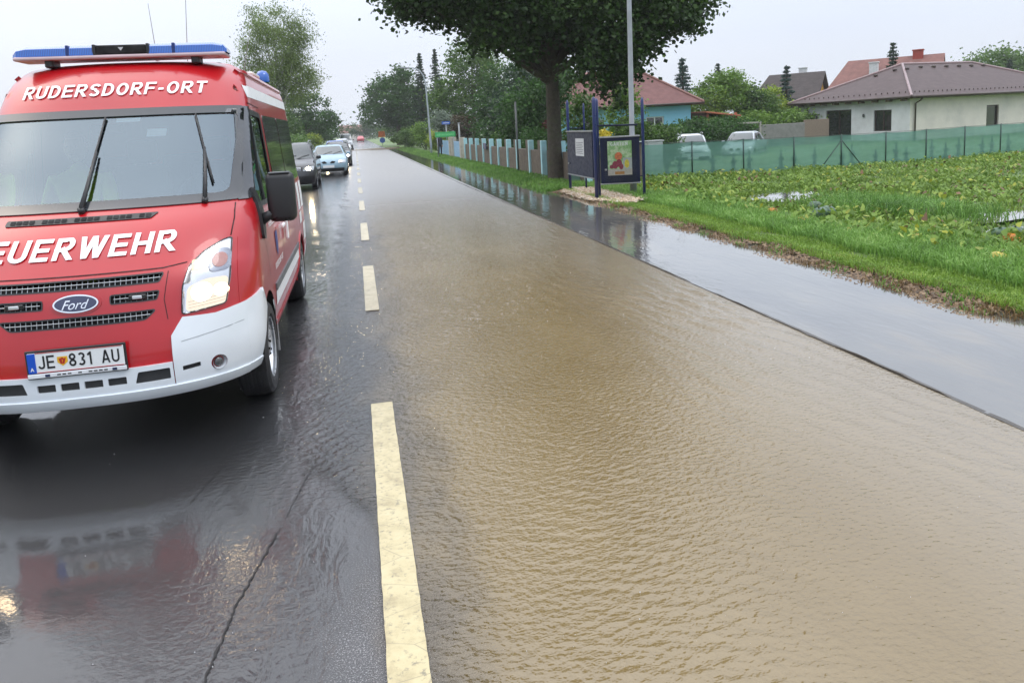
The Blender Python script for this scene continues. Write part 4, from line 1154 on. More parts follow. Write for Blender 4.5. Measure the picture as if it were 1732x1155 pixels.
# ------------------------------------------------------------------ cars
m_cglass = M('car_glass', (.05, .065, .07), .05, coat=1, var=.1)
m_head_on = emis('car_lamp_lit', (1, .80, .48), 110)
m_head_off = M('car_lamp_off', (.55, .58, .6), .15, metal=.4)
def make_car(name, loc, paint, Lc=4.4, hw=.85, hood=.92, belt=.95, roof=1.45, suv=False, lights=True, rz=0, low='black_plastic', detail=True, plate=True, label=None, cat='car', group=None):
    r = empty(name, loc, rz, label, cat, group)
    fh = .68 if not suv else .78
    ws = 1.02 if not suv else 1.10
    F = [(.2, .10), (.3, .03), (.45, .0), (fh - .06, .03), (fh, .07), (hood - .10, .22), (hood - .03, .55), (belt, ws - .04), (belt + .03, ws + .03), (roof - .12, ws + .62), (roof - .03, ws + .80), (roof, ws + 1.02)]
    W = [(.2, hw - .06), (.4, hw - .01), (.65, hw), (belt, hw - .05), (belt + .03, hw - .07), (roof - .12, hw - .22), (roof - .04, hw - .28), (roof, hw - .42)]
    D = [(.2, .5), (fh, .5), (hood - .03, .5), (belt, .35), (roof - .12, .2), (roof, .2)]
    if suv: Bk = [(.2, Lc - .1), (.5, Lc), (belt, Lc - .03), (roof - .1, Lc - .35), (roof, Lc - .8)]
    else: Bk = [(.2, Lc - .1), (.5, Lc), (belt - .12, Lc - .03), (belt - .03, Lc - .15), (belt + .03, Lc - .45), (roof - .12, Lc - 1.1), (roof, Lc - 1.5)]
    sh = Shell(F, W, D, Bk, .2, roof, 2.8)
    wr = .30 if not suv else .35
    yf_, yr_ = .82, Lc - .85
    fa_, ra_ = arch(yf_, wr, wr + .055, .195), arch(yr_, wr, wr + .055, .195)
    sh.body('body', paint, r, [], [fa_, ra_], None, .09)
    gw = lambda z: sh.W(z) - .09
    patch('windscreen', smooth_poly([(-gw(belt + .04), belt + .05), (gw(belt + .04), belt + .05), (gw(roof - .1), roof - .075), (-gw(roof - .1), roof - .075)], .06), sh.front, .006, m_cglass, r, 1, .1, (), .006)
    mtrim = MATS[low]
    for sg in (1, -1):
        Sd, s_ = (sh.right, 1) if sg > 0 else (sh.left, -1)
        A = ws + .42; mid = ws + 1.15; E_ = Lc - (.55 if suv else 1.15)
        patch('side_window', smooth_poly([(A - .15, belt + .05), (mid - .04, belt + .05), (mid - .04, roof - .10), (A + .38, roof - .10)], .04), Sd, .006, m_cglass, r, s_, .12, (), .006)
        patch('side_window', smooth_poly([(mid + .04, belt + .05), (E_, belt + .05), (E_ - .3, roof - .10), (mid + .04, roof - .10)], .04), Sd, .006, m_cglass, r, s_, .12, (), .006)
        patch('door_trim', [(yf_ + .5, .48), (yr_ - .5, .48), (yr_ - .5, .54), (yf_ + .5, .54)], Sd, .008, mtrim, r, s_, .3, (), .008)
        for y in (ws + .12, mid, mid + 1.0):
            if y < yr_ - .2: strip('door_seam', [(y, .3), (y, belt)], Sd, .003, .008, MATS['dark_cavity'], r, s_)
        BM().box((sg * (hw + .07), ws + .32, belt + .07), (.17, .10, .12), .03, seg=2).build('wing_mirror', mtrim if suv else paint, r)
        for y in (yf_, yr_):
            w = BM(); pts = [R(200 * k / 12 - 10) for k in range(13)]
            for i in range(12):
                a, b = pts[i], pts[i + 1]; q = wr + .06
                w.face([(sg * (hw - .02), y + q * math.cos(a), wr + q * math.sin(a)), (sg * (hw - .02), y + q * math.cos(b), wr + q * math.sin(b)), (sg * (hw - .3), y + q * math.cos(b), wr + q * math.sin(b)), (sg * (hw - .3), y + q * math.cos(a), wr + q * math.sin(a))])
            w.face([(sg * (hw - .3), y + (wr + .06) * math.cos(a), wr + (wr + .06) * math.sin(a)) for a in pts])
            w.build('wheel_well', m_dark, r, recalc=False)
            wheel(r, (sg * (hw - .11), y, wr), wr, .20, wr - .09, sg)
        # headlamp
        x0 = hw * .50; x1 = hw * .90
        z0, z1 = fh - .11, fh + .045
        P = smooth_poly([(x0, z0), (x1, z0 + .02), (x1 + .02, z1), (x0 + .04, z1 - .02)], .03)
        if sg < 0: P = [(-a, b) for a, b in P][::-1]
        h = patch('headlight', P, sh.front, .006, m_head_off, r, 1, .08, (), .006)
        lit = m_head_on if lights else m_head_off
        patch('lamp_beam', [(sg * ((x0 + x1) / 2 + .01 + .07 * math.cos(2 * PI * k / 14)), (z0 + z1) / 2 + .06 * math.sin(2 * PI * k / 14)) for k in range(14)][::sg], sh.front, .011, lit, h, 1, .06)
        patch('tail_lamp', smooth_poly([(Lc - .32, belt - .32), (Lc - .165, belt - .32), (Lc - .165, belt - .1), (Lc - .32, belt - .1)], .02), Sd, .005, M('tail_red', (.45, .01, .01), .2), r, s_, .1)
        if suv: BM().tube([(sg * (hw - .30), ws + .85, roof + .0), (sg * (hw - .28), ws + 1.0, roof + .05), (sg * (hw - .28), Lc - 1.0, roof + .05), (sg * (hw - .30), Lc - .8, roof)], .018, 8).build('roof_rail', M('rail_silver', (.4, .41, .43), .3, metal=.6), r, True)
    # grille and lower intake
    if suv:
        g = patch('grille', smooth_poly([(-.40, fh - .09), (.40, fh - .09), (.42, fh + .03), (-.42, fh + .03)], .02), sh.front, .006, m_dark, r, 1, .1)
        for k in range(3): strip('grille_bar', [(-.38, fh - .07 + k * .04), (.38, fh - .07 + k * .04)], sh.front, .011, .01, MATS['chrome'], g)
        patch('front_guard', smooth_poly([(-hw * .9, .22), (hw * .9, .22), (hw * .92, .50), (-hw * .92, .50)], .04), sh.front, .012, mtrim, r, 1, .1, (), .012)
    else:
        for sg in (1, -1):
            P = smooth_poly([(.05, fh - .09), (.25, fh - .10), (.33, fh - .02), (.16, fh + .015)], .03)
            if sg < 0: P = [(-a, b) for a, b in P][::-1]
            patch('grille', P, sh.front, .006, m_dark, r, 1, .1)
        patch('lower_intake', smooth_poly([(-hw * .8, .21), (hw * .8, .21), (hw * .82, .36), (-hw * .82, .36)], .03), sh.front, .006, mtrim, r, 1, .1)
    if plate:
        c = sh.front(0, .44)
        pl = BM().box(c + Vector((0, -.018, 0)), (.52, .012, .115), .003).build('number_plate', MATS['plate_white'], r)
    for x in (-.25, .2):
        BM().tube([sh.front(x, belt + .05) + Vector((0, -.02, .01)), sh.front(x + .22, belt + .12) + Vector((0, -.02, .02)), sh.front(x + .42, belt + .16) + Vector((0, -.015, .02))], .009, 6).build('wiper', m_blackp, r)
    BM().box((0, Lc / 2, .30), (hw * 1.3, Lc - .5, .14), .02).build('underbody', m_dark, r)
    return r
G1 = 'vehicles queuing behind the fire van'
make_car('estate_car', (-2.32, 27.3, 0), car_paint('paint_anthracite', (.045, .047, .052), False), 4.45, .88, 1.0, 1.03, 1.66, True, label='dark grey off-road estate with roof rails, directly behind the fire van', group=G1)
make_car('saloon_car', (-1.30, 36.0, 0), car_paint('paint_pale_blue', (.26, .40, .50), False), 4.4, .86, .90, .93, 1.42, False, lights=False, label='pale blue saloon with twin grille and its lamps off, right of the dark off-roader', group=G1)
make_car('hatchback', (-1.12, 45.5, 0), car_paint('paint_black', (.02, .02, .022), False), 4.2, .85, .9, .93, 1.44, False, label='black car with one lit headlamp showing, just behind the pale blue saloon', group=G1)
make_car('hatchback', (-1.55, 58.0, 0), car_paint('paint_mid_blue', (.02, .10, .42), False), 4.1, .85, .9, .93, 1.48, False, label='bright blue car with headlamps on, third in the far queue', group=G1)
make_car('hatchback', (-1.25, 70.0, 0), car_paint('paint_white', (.6, .63, .66), False), 4.2, .85, .9, .93, 1.5, False, label='white car with glaring headlamps behind the bright blue one', group=G1)
make_car('hatchback', (-1.45, 84.0, 0), car_paint('paint_silver', (.42, .45, .5), False), 4.3, .86, .9, .93, 1.48, False, label='silver car with headlamps on, behind the white one in the queue', group=G1)
make_car('delivery_van', (-1.25, 104.0, 0), car_paint('paint_white', (.6, .63, .66), False), 4.8, .92, 1.05, 1.1, 2.0, True, lights=False, label='tall white vehicle far down the queue', cat='van', group=G1)
make_car('hatchback', (1.3, 190.0, 0), car_paint('paint_dull_red', (.42, .05, .06), False), 4.2, .85, .9, .93, 1.46, False, lights=False, rz=PI, label='red car far away on the right-hand lane', group=G1)
# parked beyond the green fence
G2 = 'cars parked beyond the green fence'
make_car('parked_car', (15.7, 33.5, -.54), car_paint('paint_white', (.6, .63, .66), False), 4.3, .87, .9, .95, 1.55, True, lights=False, rz=R(-22), label='white estate parked beyond the green fence, nearer the blue house', group=G2)
make_car('parked_car', (19.6, 36.8, -.60), car_paint('paint_silver', (.42, .45, .5), False), 4.3, .87, .9, .95, 1.52, False, lights=False, rz=R(-42), label='silver saloon parked before the grey wall, to the right of the white estate', group=G2)

# ------------------------------------------------------------------ people
def skin_person(name, loc, rz, joints, edges, radii, mat, label, group=None, extra=()):
    me = bpy.data.meshes.new(name); me.from_pydata(joints, edges, [])
    o = bpy.data.objects.new(name, me); COL.objects.link(o); o.location = loc; o.rotation_euler = (0, 0, rz)
    me.materials.append(mat)
    o.modifiers.new('Skin', 'SKIN').use_smooth_shade = True
    sv = me.skin_vertices[0].data
    for v, rr in zip(sv, radii): v.radius = (rr, rr)
    sv[0].use_root = True
    ss = o.modifiers.new('Sub', 'SUBSURF'); ss.levels = 1; ss.render_levels = 2
    return tag(o, label, 'person', group)
def hand(parent, at, sd, mat, dn=-1):
    """palm with four fingers and a side thumb, hanging down"""
    hme = bpy.data.meshes.new('hand')
    J = [(0, 0, 0), (0, 0, dn * .045), (0, 0, dn * .085)]; E = [(0, 1), (1, 2)]; Rr = [.026, .032, .03]
    for k, (y, l) in enumerate(((-.03, .062), (-.010, .072), (.011, .068), (.031, .052))):
        b = len(J); J += [(0, y, dn * .095), (sd * -.008, y * 1.05, dn * (.095 + l * .5)), (sd * -.022, y * 1.05, dn * (.095 + l))]; E += [(2, b), (b, b + 1), (b + 1, b + 2)]; Rr += [.0095, .009, .007]
    b = len(J); J += [(sd * -.01, -.04, dn * .045), (sd * -.02, -.055, dn * .085)]; E += [(1, b), (b, b + 1)]; Rr += [.011, .009]
    hme.from_pydata(J, E, []); o = bpy.data.objects.new('hand', hme); COL.objects.link(o); o.parent = parent; o.location = at
    o.modifiers.new('Skin', 'SKIN').use_smooth_shade = True
    for v, rr in zip(hme.skin_vertices[0].data, Rr): v.radius = (rr, rr)
    hme.skin_vertices[0].data[0].use_root = True
    hme.materials.append(mat); return o
m_skin = M('skin', (.50, .29, .20), .5, var=.05)
m_hiv = M('hi_vis', (.62, .85, .03), .6, emit=None)
m_navy = M('navy_cloth', (.015, .018, .03), .8)
m_hair = M('hair_brown', (.03, .018, .01), .6)
def head(parent, c, s=1.0, hair=m_hair, hat=None):
    h = BM(); x, y, z = c
    h.ball((x, y, z), .098 * s, (.82, 1.0, 1.22), 20)
    h.ball((x, y - .098 * s, z - .012 * s), .016 * s, (.9, 1.1, 1.7), 8)
    h.ball((x, y - .058 * s, z - .075 * s), .05 * s, (.9, .8, .7), 10)
    for sg in (1, -1): h.ball((x + sg * .082 * s, y + .005, z - .01), .022 * s, (.4, .8, 1.3), 8)
    ho = h.build('head', m_skin, parent, True)
    e = BM()
    for sg in (1, -1): e.ball((x + sg * .033 * s, y - .084 * s, z + .012 * s), .012 * s, (1, .6, .7), 8)
    e.build('eyes', M('eye_dark', (.02, .015, .01), .2), ho, True)
    BM().ball((x, y - .093 * s, z - .052 * s), .018 * s, (1.3, .4, .35), 8).build('mouth', M('lips', (.35, .10, .09), .5), ho, True)
    cap = BM(); cap.ball((x, y + .014 * s, z + .022 * s), .104 * s, (.86, 1.0, 1.14), 18)
    bmesh.ops.delete(cap.b, geom=[v for v in cap.b.verts if v.co.z < z + .012 * s - (v.co.y - y) * .75 ], context='VERTS')
    cap.build('hair' if hat is None else 'helmet', hair if hat is None else hat, ho, True)
# bystander at the gate, arms hanging
sc_ = .86
J = [(0, 0, .98), (0, 0, 1.18), (0, .0, 1.40), (0, 0, 1.50), (0, -.01, 1.56),
     (-.17, 0, 1.42), (-.23, .02, 1.14), (-.23, -.04, .90), (.17, 0, 1.42), (.23, .02, 1.14), (.23, -.04, .90),
     (-.10, 0, .92), (-.12, -.03, .50), (-.13, .02, .10), (-.13, -.12, .05), (.10, 0, .92), (.12, .0, .50), (.13, .04, .10), (.13, -.10, .05)]
Ed = [(0, 1), (1, 2), (2, 3), (3, 4), (2, 5), (5, 6), (6, 7), (2, 8), (8, 9), (9, 10), (0, 11), (11, 12), (12, 13), (13, 14), (0, 15), (15, 16), (16, 17), (17, 18)]
Rr = [.15, .14, .15, .07, .055, .075, .055, .04, .075, .055, .04, .105, .075, .055, .045, .105, .075, .055, .045]
pn = skin_person('person', (6.05, 55.5, 0), R(20), [tuple(c * sc_ for c in j) for j in J], Ed, [a * sc_ for a in Rr], m_navy, 'person in dark clothing standing at the pale blue gate beside the lamp post')
head(pn, (0, -.01, 1.66 * sc_), sc_)
for sd in (-1, 1): hand(pn, (sd * .23 * sc_, -.04 * sc_, .89 * sc_), sd, m_skin)
# firefighter in the co-driver's seat of the van
J = [(0, 0, 1.14), (0, .04, 1.36), (0, .06, 1.58), (0, .05, 1.68), (0, .03, 1.74),
     (-.19, .05, 1.60), (-.25, -.04, 1.36), (-.17, -.26, 1.26), (.19, .05, 1.60), (.25, -.04, 1.36), (.17, -.26, 1.26),
     (-.10, -.05, 1.13), (-.13, -.42, 1.12), (-.13, -.46, .75), (.10, -.05, 1.13), (.13, -.42, 1.12), (.13, -.46, .75)]
Ed = [(0, 1), (1, 2), (2, 3), (3, 4), (2, 5), (5, 6), (6, 7), (2, 8), (8, 9), (9, 10), (0, 11), (11, 12), (12, 13), (0, 14), (14, 15), (15, 16)]
Rr = [.16, .16, .16, .07, .055, .08, .06, .042, .08, .06, .042, .11, .08, .055, .11, .08, .055]
ff = skin_person('person', (VX - .55, VY + 2.05, 0), 0, J, Ed, Rr, m_hiv, 'person in yellow high-visibility jacket seated behind the fire van windscreen')
head(ff, (0, .02, 1.86), 1.0)
for sd in (-1, 1): hand(ff, (sd * .16, -.29, 1.26), sd, m_skin)
# ------------------------------------------------------------------ vegetation
def leaf_quads(P, size, rg, aspect=.6, droop=0., up=.0, width=None):
    """P (n,3) centres -> diamond leaves, random orientation"""
    n = len(P)
    d = rg.normal(size=(n, 3)); d[:, 2] = d[:, 2] * .6 - droop; d /= np.linalg.norm(d, axis=1, keepdims=True)
    a = rg.normal(size=(n, 3)); a[:, 2] *= (1 - up); s = np.cross(d, a); s /= np.linalg.norm(s, axis=1, keepdims=True) + 1e-9
    l = size * rg.uniform(.6, 1.3, (n, 1)); w = l * aspect * .5
    V = np.stack([P - d * l * .5, P + s * w, P + d * l * .5, P - s * w], 1)
    return V.reshape(-1, 3)
def cluster_points(blobs, n, rg, cl=None, cr=.35, shell=.55):
    """leaf positions gathered in clumps near the outside of ellipsoid blobs"""
    vol = np.array([b[3] * b[4] * b[5] for b in blobs]) ** .67; vol /= vol.sum()
    cl = cl or max(20, n // 60)
    bi = rg.choice(len(blobs), cl, p=vol); B = np.array(blobs)[bi]
    d = rg.normal(size=(cl, 3)); d /= np.linalg.norm(d, axis=1, keepdims=True)
    r = rg.uniform(shell, 1.0, (cl, 1)) ** .7
    C = B[:, :3] + d * r * B[:, 3:6]
    ci = rg.choice(cl, n, p=None)
    sz = rg.uniform(.5, 1.25, cl)[ci][:, None]
    return C[ci] + rg.normal(size=(n, 3)) * np.array([1, 1, .75]) * cr * sz, C
def make_tree(name, loc, blobs, n, leaf, mat, seed, trunk_r=.2, trunk_h=2.0, label='', cat='tree', group=None, cr=.35, shell=.55, aspect=.6, droop=0., bark=None, limbs=10, cl=None, lean=(0, 0), crown='crown'):
    rg = np.random.default_rng(seed); rd = random.Random(seed)
    r = empty(name, loc, 0, label, cat, group)
    P, C = cluster_points(blobs, n, rg, cl, cr, shell)
    np_mesh(crown, leaf_quads(P, leaf, rg, aspect, droop), 4, mat, r)
    zc = max(b[2] for b in blobs)
    o = BM(); top = Vector((lean[0], lean[1], max(trunk_h * 1.2, zc)))
    fork = Vector((lean[0] * .4, lean[1] * .4, trunk_h))
    o.tube([(0, 0, -.15), (0, 0, .12), (lean[0] * .15, lean[1] * .15, trunk_h * .5), fork, fork.lerp(top, .5) + Vector((rd.uniform(-.2, .2), rd.uniform(-.2, .2), 0)), top],
           [trunk_r * 1.35, trunk_r * 1.08, trunk_r * .92, trunk_r * .85, trunk_r * .5, trunk_r * .12], 12)
    idx = rg.choice(len(C), min(limbs, len(C)), replace=False)
    for i in idx:
        e = Vector(C[i]); t = rd.uniform(0, .45); s = fork.lerp(top, t)
        m1 = s.lerp(e, .45) + Vector((0, 0, rd.uniform(.0, .35)))
        q = trunk_r * (.5 - .35 * t)
        o.tube([s, m1, e], [q, q * .55, q * .12], 7, cap=False)
    autosmooth(o.build('trunk', bark or m_bark, r), 60)
    return r
m_bark = M('bark_dark', (.050, .040, .028), .9, bmp=1, bs=22, vs=9, var=.3, dirt=(.045, .06, .015))
m_birchbark = M('bark_birch', (.45, .44, .40), .7, bmp=.4, bs=18, vs=5, var=.3, dirt=(.04, .035, .03))
m_maple = foliage('leaf_maple', (.008, .020, .006), (.042, .090, .018), (.10, .165, .038), ns=.6, spec=.2, transl=.25)
m_dkgreen = foliage('leaf_dark', (.014, .042, .010), (.058, .14, .028), (.12, .22, .05), ns=.25, spec=.25)
m_mid = foliage('leaf_mid', (.028, .07, .012), (.105, .20, .035), (.20, .29, .06), ns=.4)
m_fresh = foliage('leaf_fresh', (.05, .11, .015), (.17, .30, .045), (.30, .40, .09), ns=.6)
m_silver = foliage('leaf_silver', (.09, .13, .09), (.24, .30, .23), (.40, .45, .38), ns=.9)
m_yellow = foliage('leaf_yellowgreen', (.12, .19, .02), (.32, .42, .05), (.50, .55, .10), ns=1.2)
m_spruce = foliage('needle_blue', (.012, .03, .022), (.05, .10, .085), (.10, .17, .15), ns=.5)
m_spruceg = foliage('needle_green', (.008, .022, .010), (.028, .065, .030), (.05, .10, .045), ns=.5)
m_birch = foliage('leaf_birch', (.07, .11, .03), (.21, .29, .09), (.34, .42, .16), ns=.5)
m_bronze = foliage('leaf_bronze', (.03, .02, .01), (.10, .075, .035), (.16, .13, .05), ns=.8)

# --- the big maple by the footpath
rg0 = np.random.default_rng(11)
bl = [(-3.6, -.3, 6.4, 2.0, 2.0, 1.2), (-4.5, .2, 7.4, 1.3, 1.6, 1.0), (-2.3, -.8, 5.3, 1.3, 1.6, 1.0), (-1.6, .6, 7.4, 2.4, 2.6, 1.6),
      (1.2, -1.4, 4.6, 1.3, 1.2, .95), (1.9, -.6, 5.9, 2.1, 2.0, 1.3), (4.0, .2, 6.3, 1.5, 1.8, 1.2), (3.2, .6, 8.2, 2.0, 2.2, 1.6), (.3, 1.0, 6.4, 2.2, 2.2, 1.6),
      (0, 0, 9.6, 2.9, 2.8, 2.2), (-.1, .1, 12.2, 2.4, 2.4, 2.3), (.6, -1.9, 3.55, .75, .7, .65), (-.9, -1.2, 5.2, 1.1, 1.1, .9), (2.4, -1.2, 4.1, .6, .7, .5), (-3.9, -1.0, 5.4, .7, .8, .5), (.9, 1.4, 4.6, 1.3, 1.2, .7), (4.9, -.4, 5.6, .6, .7, .5), (-4.3, -.9, 6.0, .9, 1.0, .6), (1.5, -.9, 4.9, 1.9, 1.5, 1.0), (-1.2, -.6, 5.9, 1.9, 1.6, .9), (3.6, -.8, 5.2, 1.2, 1.2, .8), (-3.0, -.8, 5.9, 1.6, 1.4, .8), (1.7, -1.7, 3.5, .9, .8, .8), (2.6, -1.4, 4.3, 1.1, .9, .7), (-1.1, -1.3, 4.4, .8, .8, .8), (-1.6, -1.0, 5.0, 1.0, 1.0, .7)]
make_tree('maple_tree', (6.5, 24.4, 0), bl, 120000, .15, m_maple, 12, .27, 3.0, 'large dark maple arching over the footpath, its mossy trunk left of the blue noticeboard', cr=.33, shell=.25, aspect=.85, droop=.25, limbs=60, cl=980)

# --- trees lining the road
make_tree('birch_tree', (-4.9, 56, 0), [(0, 0, 8.2, 2.1, 2.0, 2.8), (-1.4, 0, 9.3, 1.0, 1.1, 1.6), (1.5, 0, 9.0, 1.1, 1.1, 1.7), (.2, 0, 5.6, 2.2, 2.0, 2.0), (1.2, .2, 6.2, 1.6, 1.4, 1.8), (-1.6, .1, 6.4, 1.2, 1.3, 1.7)], 30000, .16, m_birch, 21, .16, 3.0,
          'tall loose birch with drooping pale foliage, rising behind the fire van', cr=.42, shell=.3, aspect=.4, droop=1.1, bark=m_birchbark, limbs=34, cl=230)
make_tree('roadside_tree', (-5.9, 105, 0), [(0, 0, 4.6, 4.0, 3.8, 3.2), (-1.5, 0, 3.2, 2.8, 3, 2), (1.6, 0, 3.4, 2.6, 3, 2.2)], 9000, .34, m_dkgreen, 22, .3, 1.8, 'round dark green tree left of the far road, beyond the queue of cars', cr=.6, limbs=8)
make_tree('roadside_tree', (-10.5, 92, 0), [(0, 0, 3.6, 3.6, 3.5, 2.8), (2, 0, 2.8, 2.5, 2.5, 2.2)], 7000, .34, m_mid, 23, .3, 1.6, 'lighter bushy tree left of the round dark one behind the fire van', cr=.6, limbs=6)
make_tree('roadside_tree', (6.4, 112, 0), [(0, 0, 6.6, 4.4, 4.2, 4.0), (-1.9, 0, 5.0, 3.4, 3.6, 2.8), (1.8, 0, 5.2, 3.2, 3.4, 3), (.3, 0, 9.2, 2.4, 2.5, 2.0)], 15000, .40, m_dkgreen, 24, .45, 2.4, 'large rounded green tree right of the far road, overhanging the verge', cr=.7, limbs=10)
make_tree('hornbeam_tree', (12.3, 78, 0), [(0, 0, 5.6, 3.8, 3.2, 4.0), (0, 0, 8.6, 2.6, 2.4, 2.4), (-2.2, 0, 4.2, 2.2, 2.2, 2.8), (2.2, 0, 4.5, 2.3, 2.2, 3.0)], 15000, .30, m_mid, 25, .3, 1.5, 'tall egg-shaped green tree standing right of the curved lamp post', cr=.6, limbs=10)
make_tree('garden_tree', (13.4, 62, 0), [(0, 0, 4.2, 3.0, 2.8, 3.4), (1.8, 0, 5.6, 2.4, 2.2, 2.4), (-1.6, 0, 3, 2, 2, 2.2)], 12000, .28, m_dkgreen, 26, .3, 1.2, 'dark dense garden tree behind the white and brown fence, left of the maple trunk', cr=.5, limbs=8)
make_tree('garden_tree', (11.2, 50, 0), [(0, 0, 3.0, 2.3, 2.2, 2.4), (1.6, 0, 4.3, 1.8, 2, 2.1), (3.6, .5, 3.4, 1.9, 2, 2.4)], 11000, .25, m_spruceg, 27, .25, 1.0, 'blackish green shrubby tree close behind the fence, nearest the maple trunk', cr=.45, limbs=8)

def conifer(name, loc, h, rad, mat, seed, n=5000, label='', group=None, sz=.30, gap=.0, taper=1.0, cat='tree'):
    rg = np.random.default_rng(seed); rd = random.Random(seed)
    r = empty(name, loc, 0, label, cat, group)
    whorls = int(h * 3.2); P = []; D = []
    for k in range(whorls):
        z = h * (.08 + .92 * k / whorls); rr = rad * (1 - (z / h)) ** taper + .05 * rad
        nb = 7 + rd.randint(0, 3)
        for b in range(nb):
            q = rd.uniform(0, 2 * PI); l = rr * rd.uniform(.45, 1.25); m_ = max(4, int(2.6 * n / (whorls * nb) * (.25 + rr / rad)))
            t = rg.uniform(.1, 1, m_) ** (1 + .6 * math.sin(k * 2.1)); x = np.cos(q) * l * t; y = np.sin(q) * l * t; zz = z - .28 * l * t + .12 * l * t * t
            P.append(np.stack([x, y, zz], 1) + rg.normal(size=(m_, 3)) * .04 * (1 + rad * .15))
    P = np.concatenate(P)
    np_mesh('crown', leaf_quads(P, sz * .62, rg, .34, .5), 4, mat, r)
    BM().tube([(0, 0, -.1), (0, 0, h * .5), (0, 0, h * .98)], [.05 * rad + .08, .05 * rad + .04, .02], 8).build('trunk', m_bark, r)
    return r
conifer('spruce_tree', (8.3, 92, 0), 11.2, 2.2, m_spruceg, 31, 6000, 'left of two thin ragged spruces whose tops show left of the lamp post', sz=.42)
conifer('spruce_tree', (10.1, 92, 0), 11.6, 2.1, m_spruceg, 32, 6000, 'right of two thin ragged spruces, its top just behind the lamp head', sz=.42)
conifer('blue_spruce', (9.6, 84, 0), 7.5, 3.0, m_spruce, 36, 6000, 'broad blue-grey spruce low between the green trees right of the road', sz=.42)
conifer('blue_spruce', (27.3, 60, -.3), 7.2, 2.4, m_spruce, 33, 7000, 'tall blue-grey spruce rising behind the blue house roof, right end', sz=.34)
conifer('spruce_tree', (35.6, 70, -.3), 7.4, 1.7, m_spruceg, 34, 5000, 'dark conifer tip showing above the fresh green trees', sz=.34)
conifer('blue_spruce', (33.6, 54.6, -.3), 5.9, 1.7, m_spruce, 35, 7000, 'narrow blue spruce standing before the yellow house', sz=.28)
conifer('spruce_tree', (43.8, 55.5, -.3), 7.5, 1.9, m_spruceg, 37, 6000, 'dark green conifer between the chimneys of the red-roofed house', sz=.30)
conifer('spruce_tree', (49.6, 77, -.3), 7.0, 1.7, m_spruceg, 38, 4000, 'small conifer tip behind the gable of the yellow house', sz=.34)
GF = 'garden trees between the blue house and the bungalow'
make_tree('fruit_tree', (25.8, 50, -.3), [(0, 0, 3.5, 1.9, 1.8, 1.6), (-1.3, 0, 2.7, 1.4, 1.4, 1.3), (.6, 0, 4.4, 1.0, 1.0, .9)], 9000, .20, m_fresh, 41, .12, 1.4, 'fresh green tree right of the blue house, nearest to it', group=GF, cr=.32)
make_tree('fruit_tree', (28.2, 50.5, -.3), [(0, 0, 2.8, 1.5, 1.6, 1.4), (.7, 0, 2.3, 1.3, 1.4, 1.2), (-.5, 0, 3.6, .7, .8, .6)], 8000, .20, m_mid, 42, .12, 1.3, 'mid green round tree in the middle between blue house and bungalow', group=GF, cr=.32)
make_tree('fruit_tree', (30.6, 52, -.3), [(0, 0, 2.9, 1.0, 1.1, 1.2), (.2, 0, 2.0, 1.2, 1.2, 1.2)], 6000, .20, m_yellow, 43, .12, 1.2, 'yellowish green tree left of the narrow blue spruce', group=GF, cr=.3)
make_tree('willow_tree', (78, 81, -.3), [(0, 0, 5.6, 4.2, 4, 3.2), (-3.2, 0, 4.2, 2.8, 3, 2.4), (2.8, 0, 4.8, 3.2, 3, 2.8)], 12000, .40, m_mid, 44, .4, 2.0, 'pale green spreading tree above the bungalow roof at the right edge', cr=.8)
conifer('spruce_tree', (73.5, 74, -.3), 6.9, 2.0, m_spruceg, 45, 4500, 'dark conifer in front of the spreading tree at the right edge', sz=.4)
make_tree('young_tree', (12.1, 33.0, -.1), [(0, 0, 2.2, .75, .7, 1.1), (.1, 0, 3.1, .5, .5, .55), (-.2, 0, 1.3, .8, .7, .8)], 4200, .15, m_fresh, 46, .05, .9, 'young light green tree between noticeboard and pole, before the blue house', cr=.2)
make_tree('young_tree', (9.4, 31.0, -.05), [(0, 0, 1.7, .9, .8, 1.1), (.2, 0, 2.5, .5, .5, .5)], 3600, .15, m_mid, 47, .05, .7, 'small bushy green tree seen between the noticeboard posts', cr=.2)

def bush(name, loc, rx, ry, h, n, leaf, mat, seed, label, group=None, cat='bush', crown='foliage', cr=.16):
    rg = np.random.default_rng(seed); rd = random.Random(seed)
    bl = [(rd.uniform(-.45, .45) * rx, rd.uniform(-.45, .45) * ry, h * rd.uniform(.35, .62), rx * rd.uniform(.45, .7), ry * rd.uniform(.45, .7), h * rd.uniform(.3, .42)) for _ in range(7)]
    r = empty(name, loc, 0, label, cat, group)
    P, C = cluster_points(bl, n, rg, None, cr, .4); P[:, 2] = np.maximum(P[:, 2], .03)
    np_mesh(crown, leaf_quads(P, leaf, rg, .55), 4, mat, r)
    o = BM()
    for i in range(6):
        c = Vector(C[i]); o.tube([(c.x * .15, c.y * .15, -.05), c * .5, c], [.03, .02, .008], 6, cap=False)
    o.build('stems', m_bark, r)
    return r
bush('garden_bush', (6.0, 88, 0), 1.9, 3.0, 2.3, 4500, .26, m_mid, 51, 'round green bush at the verge under the far spruces', cr=.3)
bush('garden_bush', (6.9, 76, 0), 1.7, 2.2, 2.9, 4500, .22, m_fresh, 52, 'tall green hedge bush left of the silver-leaved bush', cr=.28)
bush('silver_bush', (8.1, 70, 0), 1.6, 1.6, 3.9, 4500, .22, m_silver, 53, 'silver-leaved bush left of the curved lamp post', cr=.28)
bush('golden_bush', (6.8, 62, 0), 1.15, 1.2, 2.1, 4000, .15, m_yellow, 54, 'rounded yellow-green bush at the foot of the curved lamp post', cr=.16)
bush('bronze_bush', (9.6, 66, 0), 1.7, 1.5, 3.4, 3500, .22, m_bronze, 55, 'brownish bush just right of the curved lamp post', cr=.28)
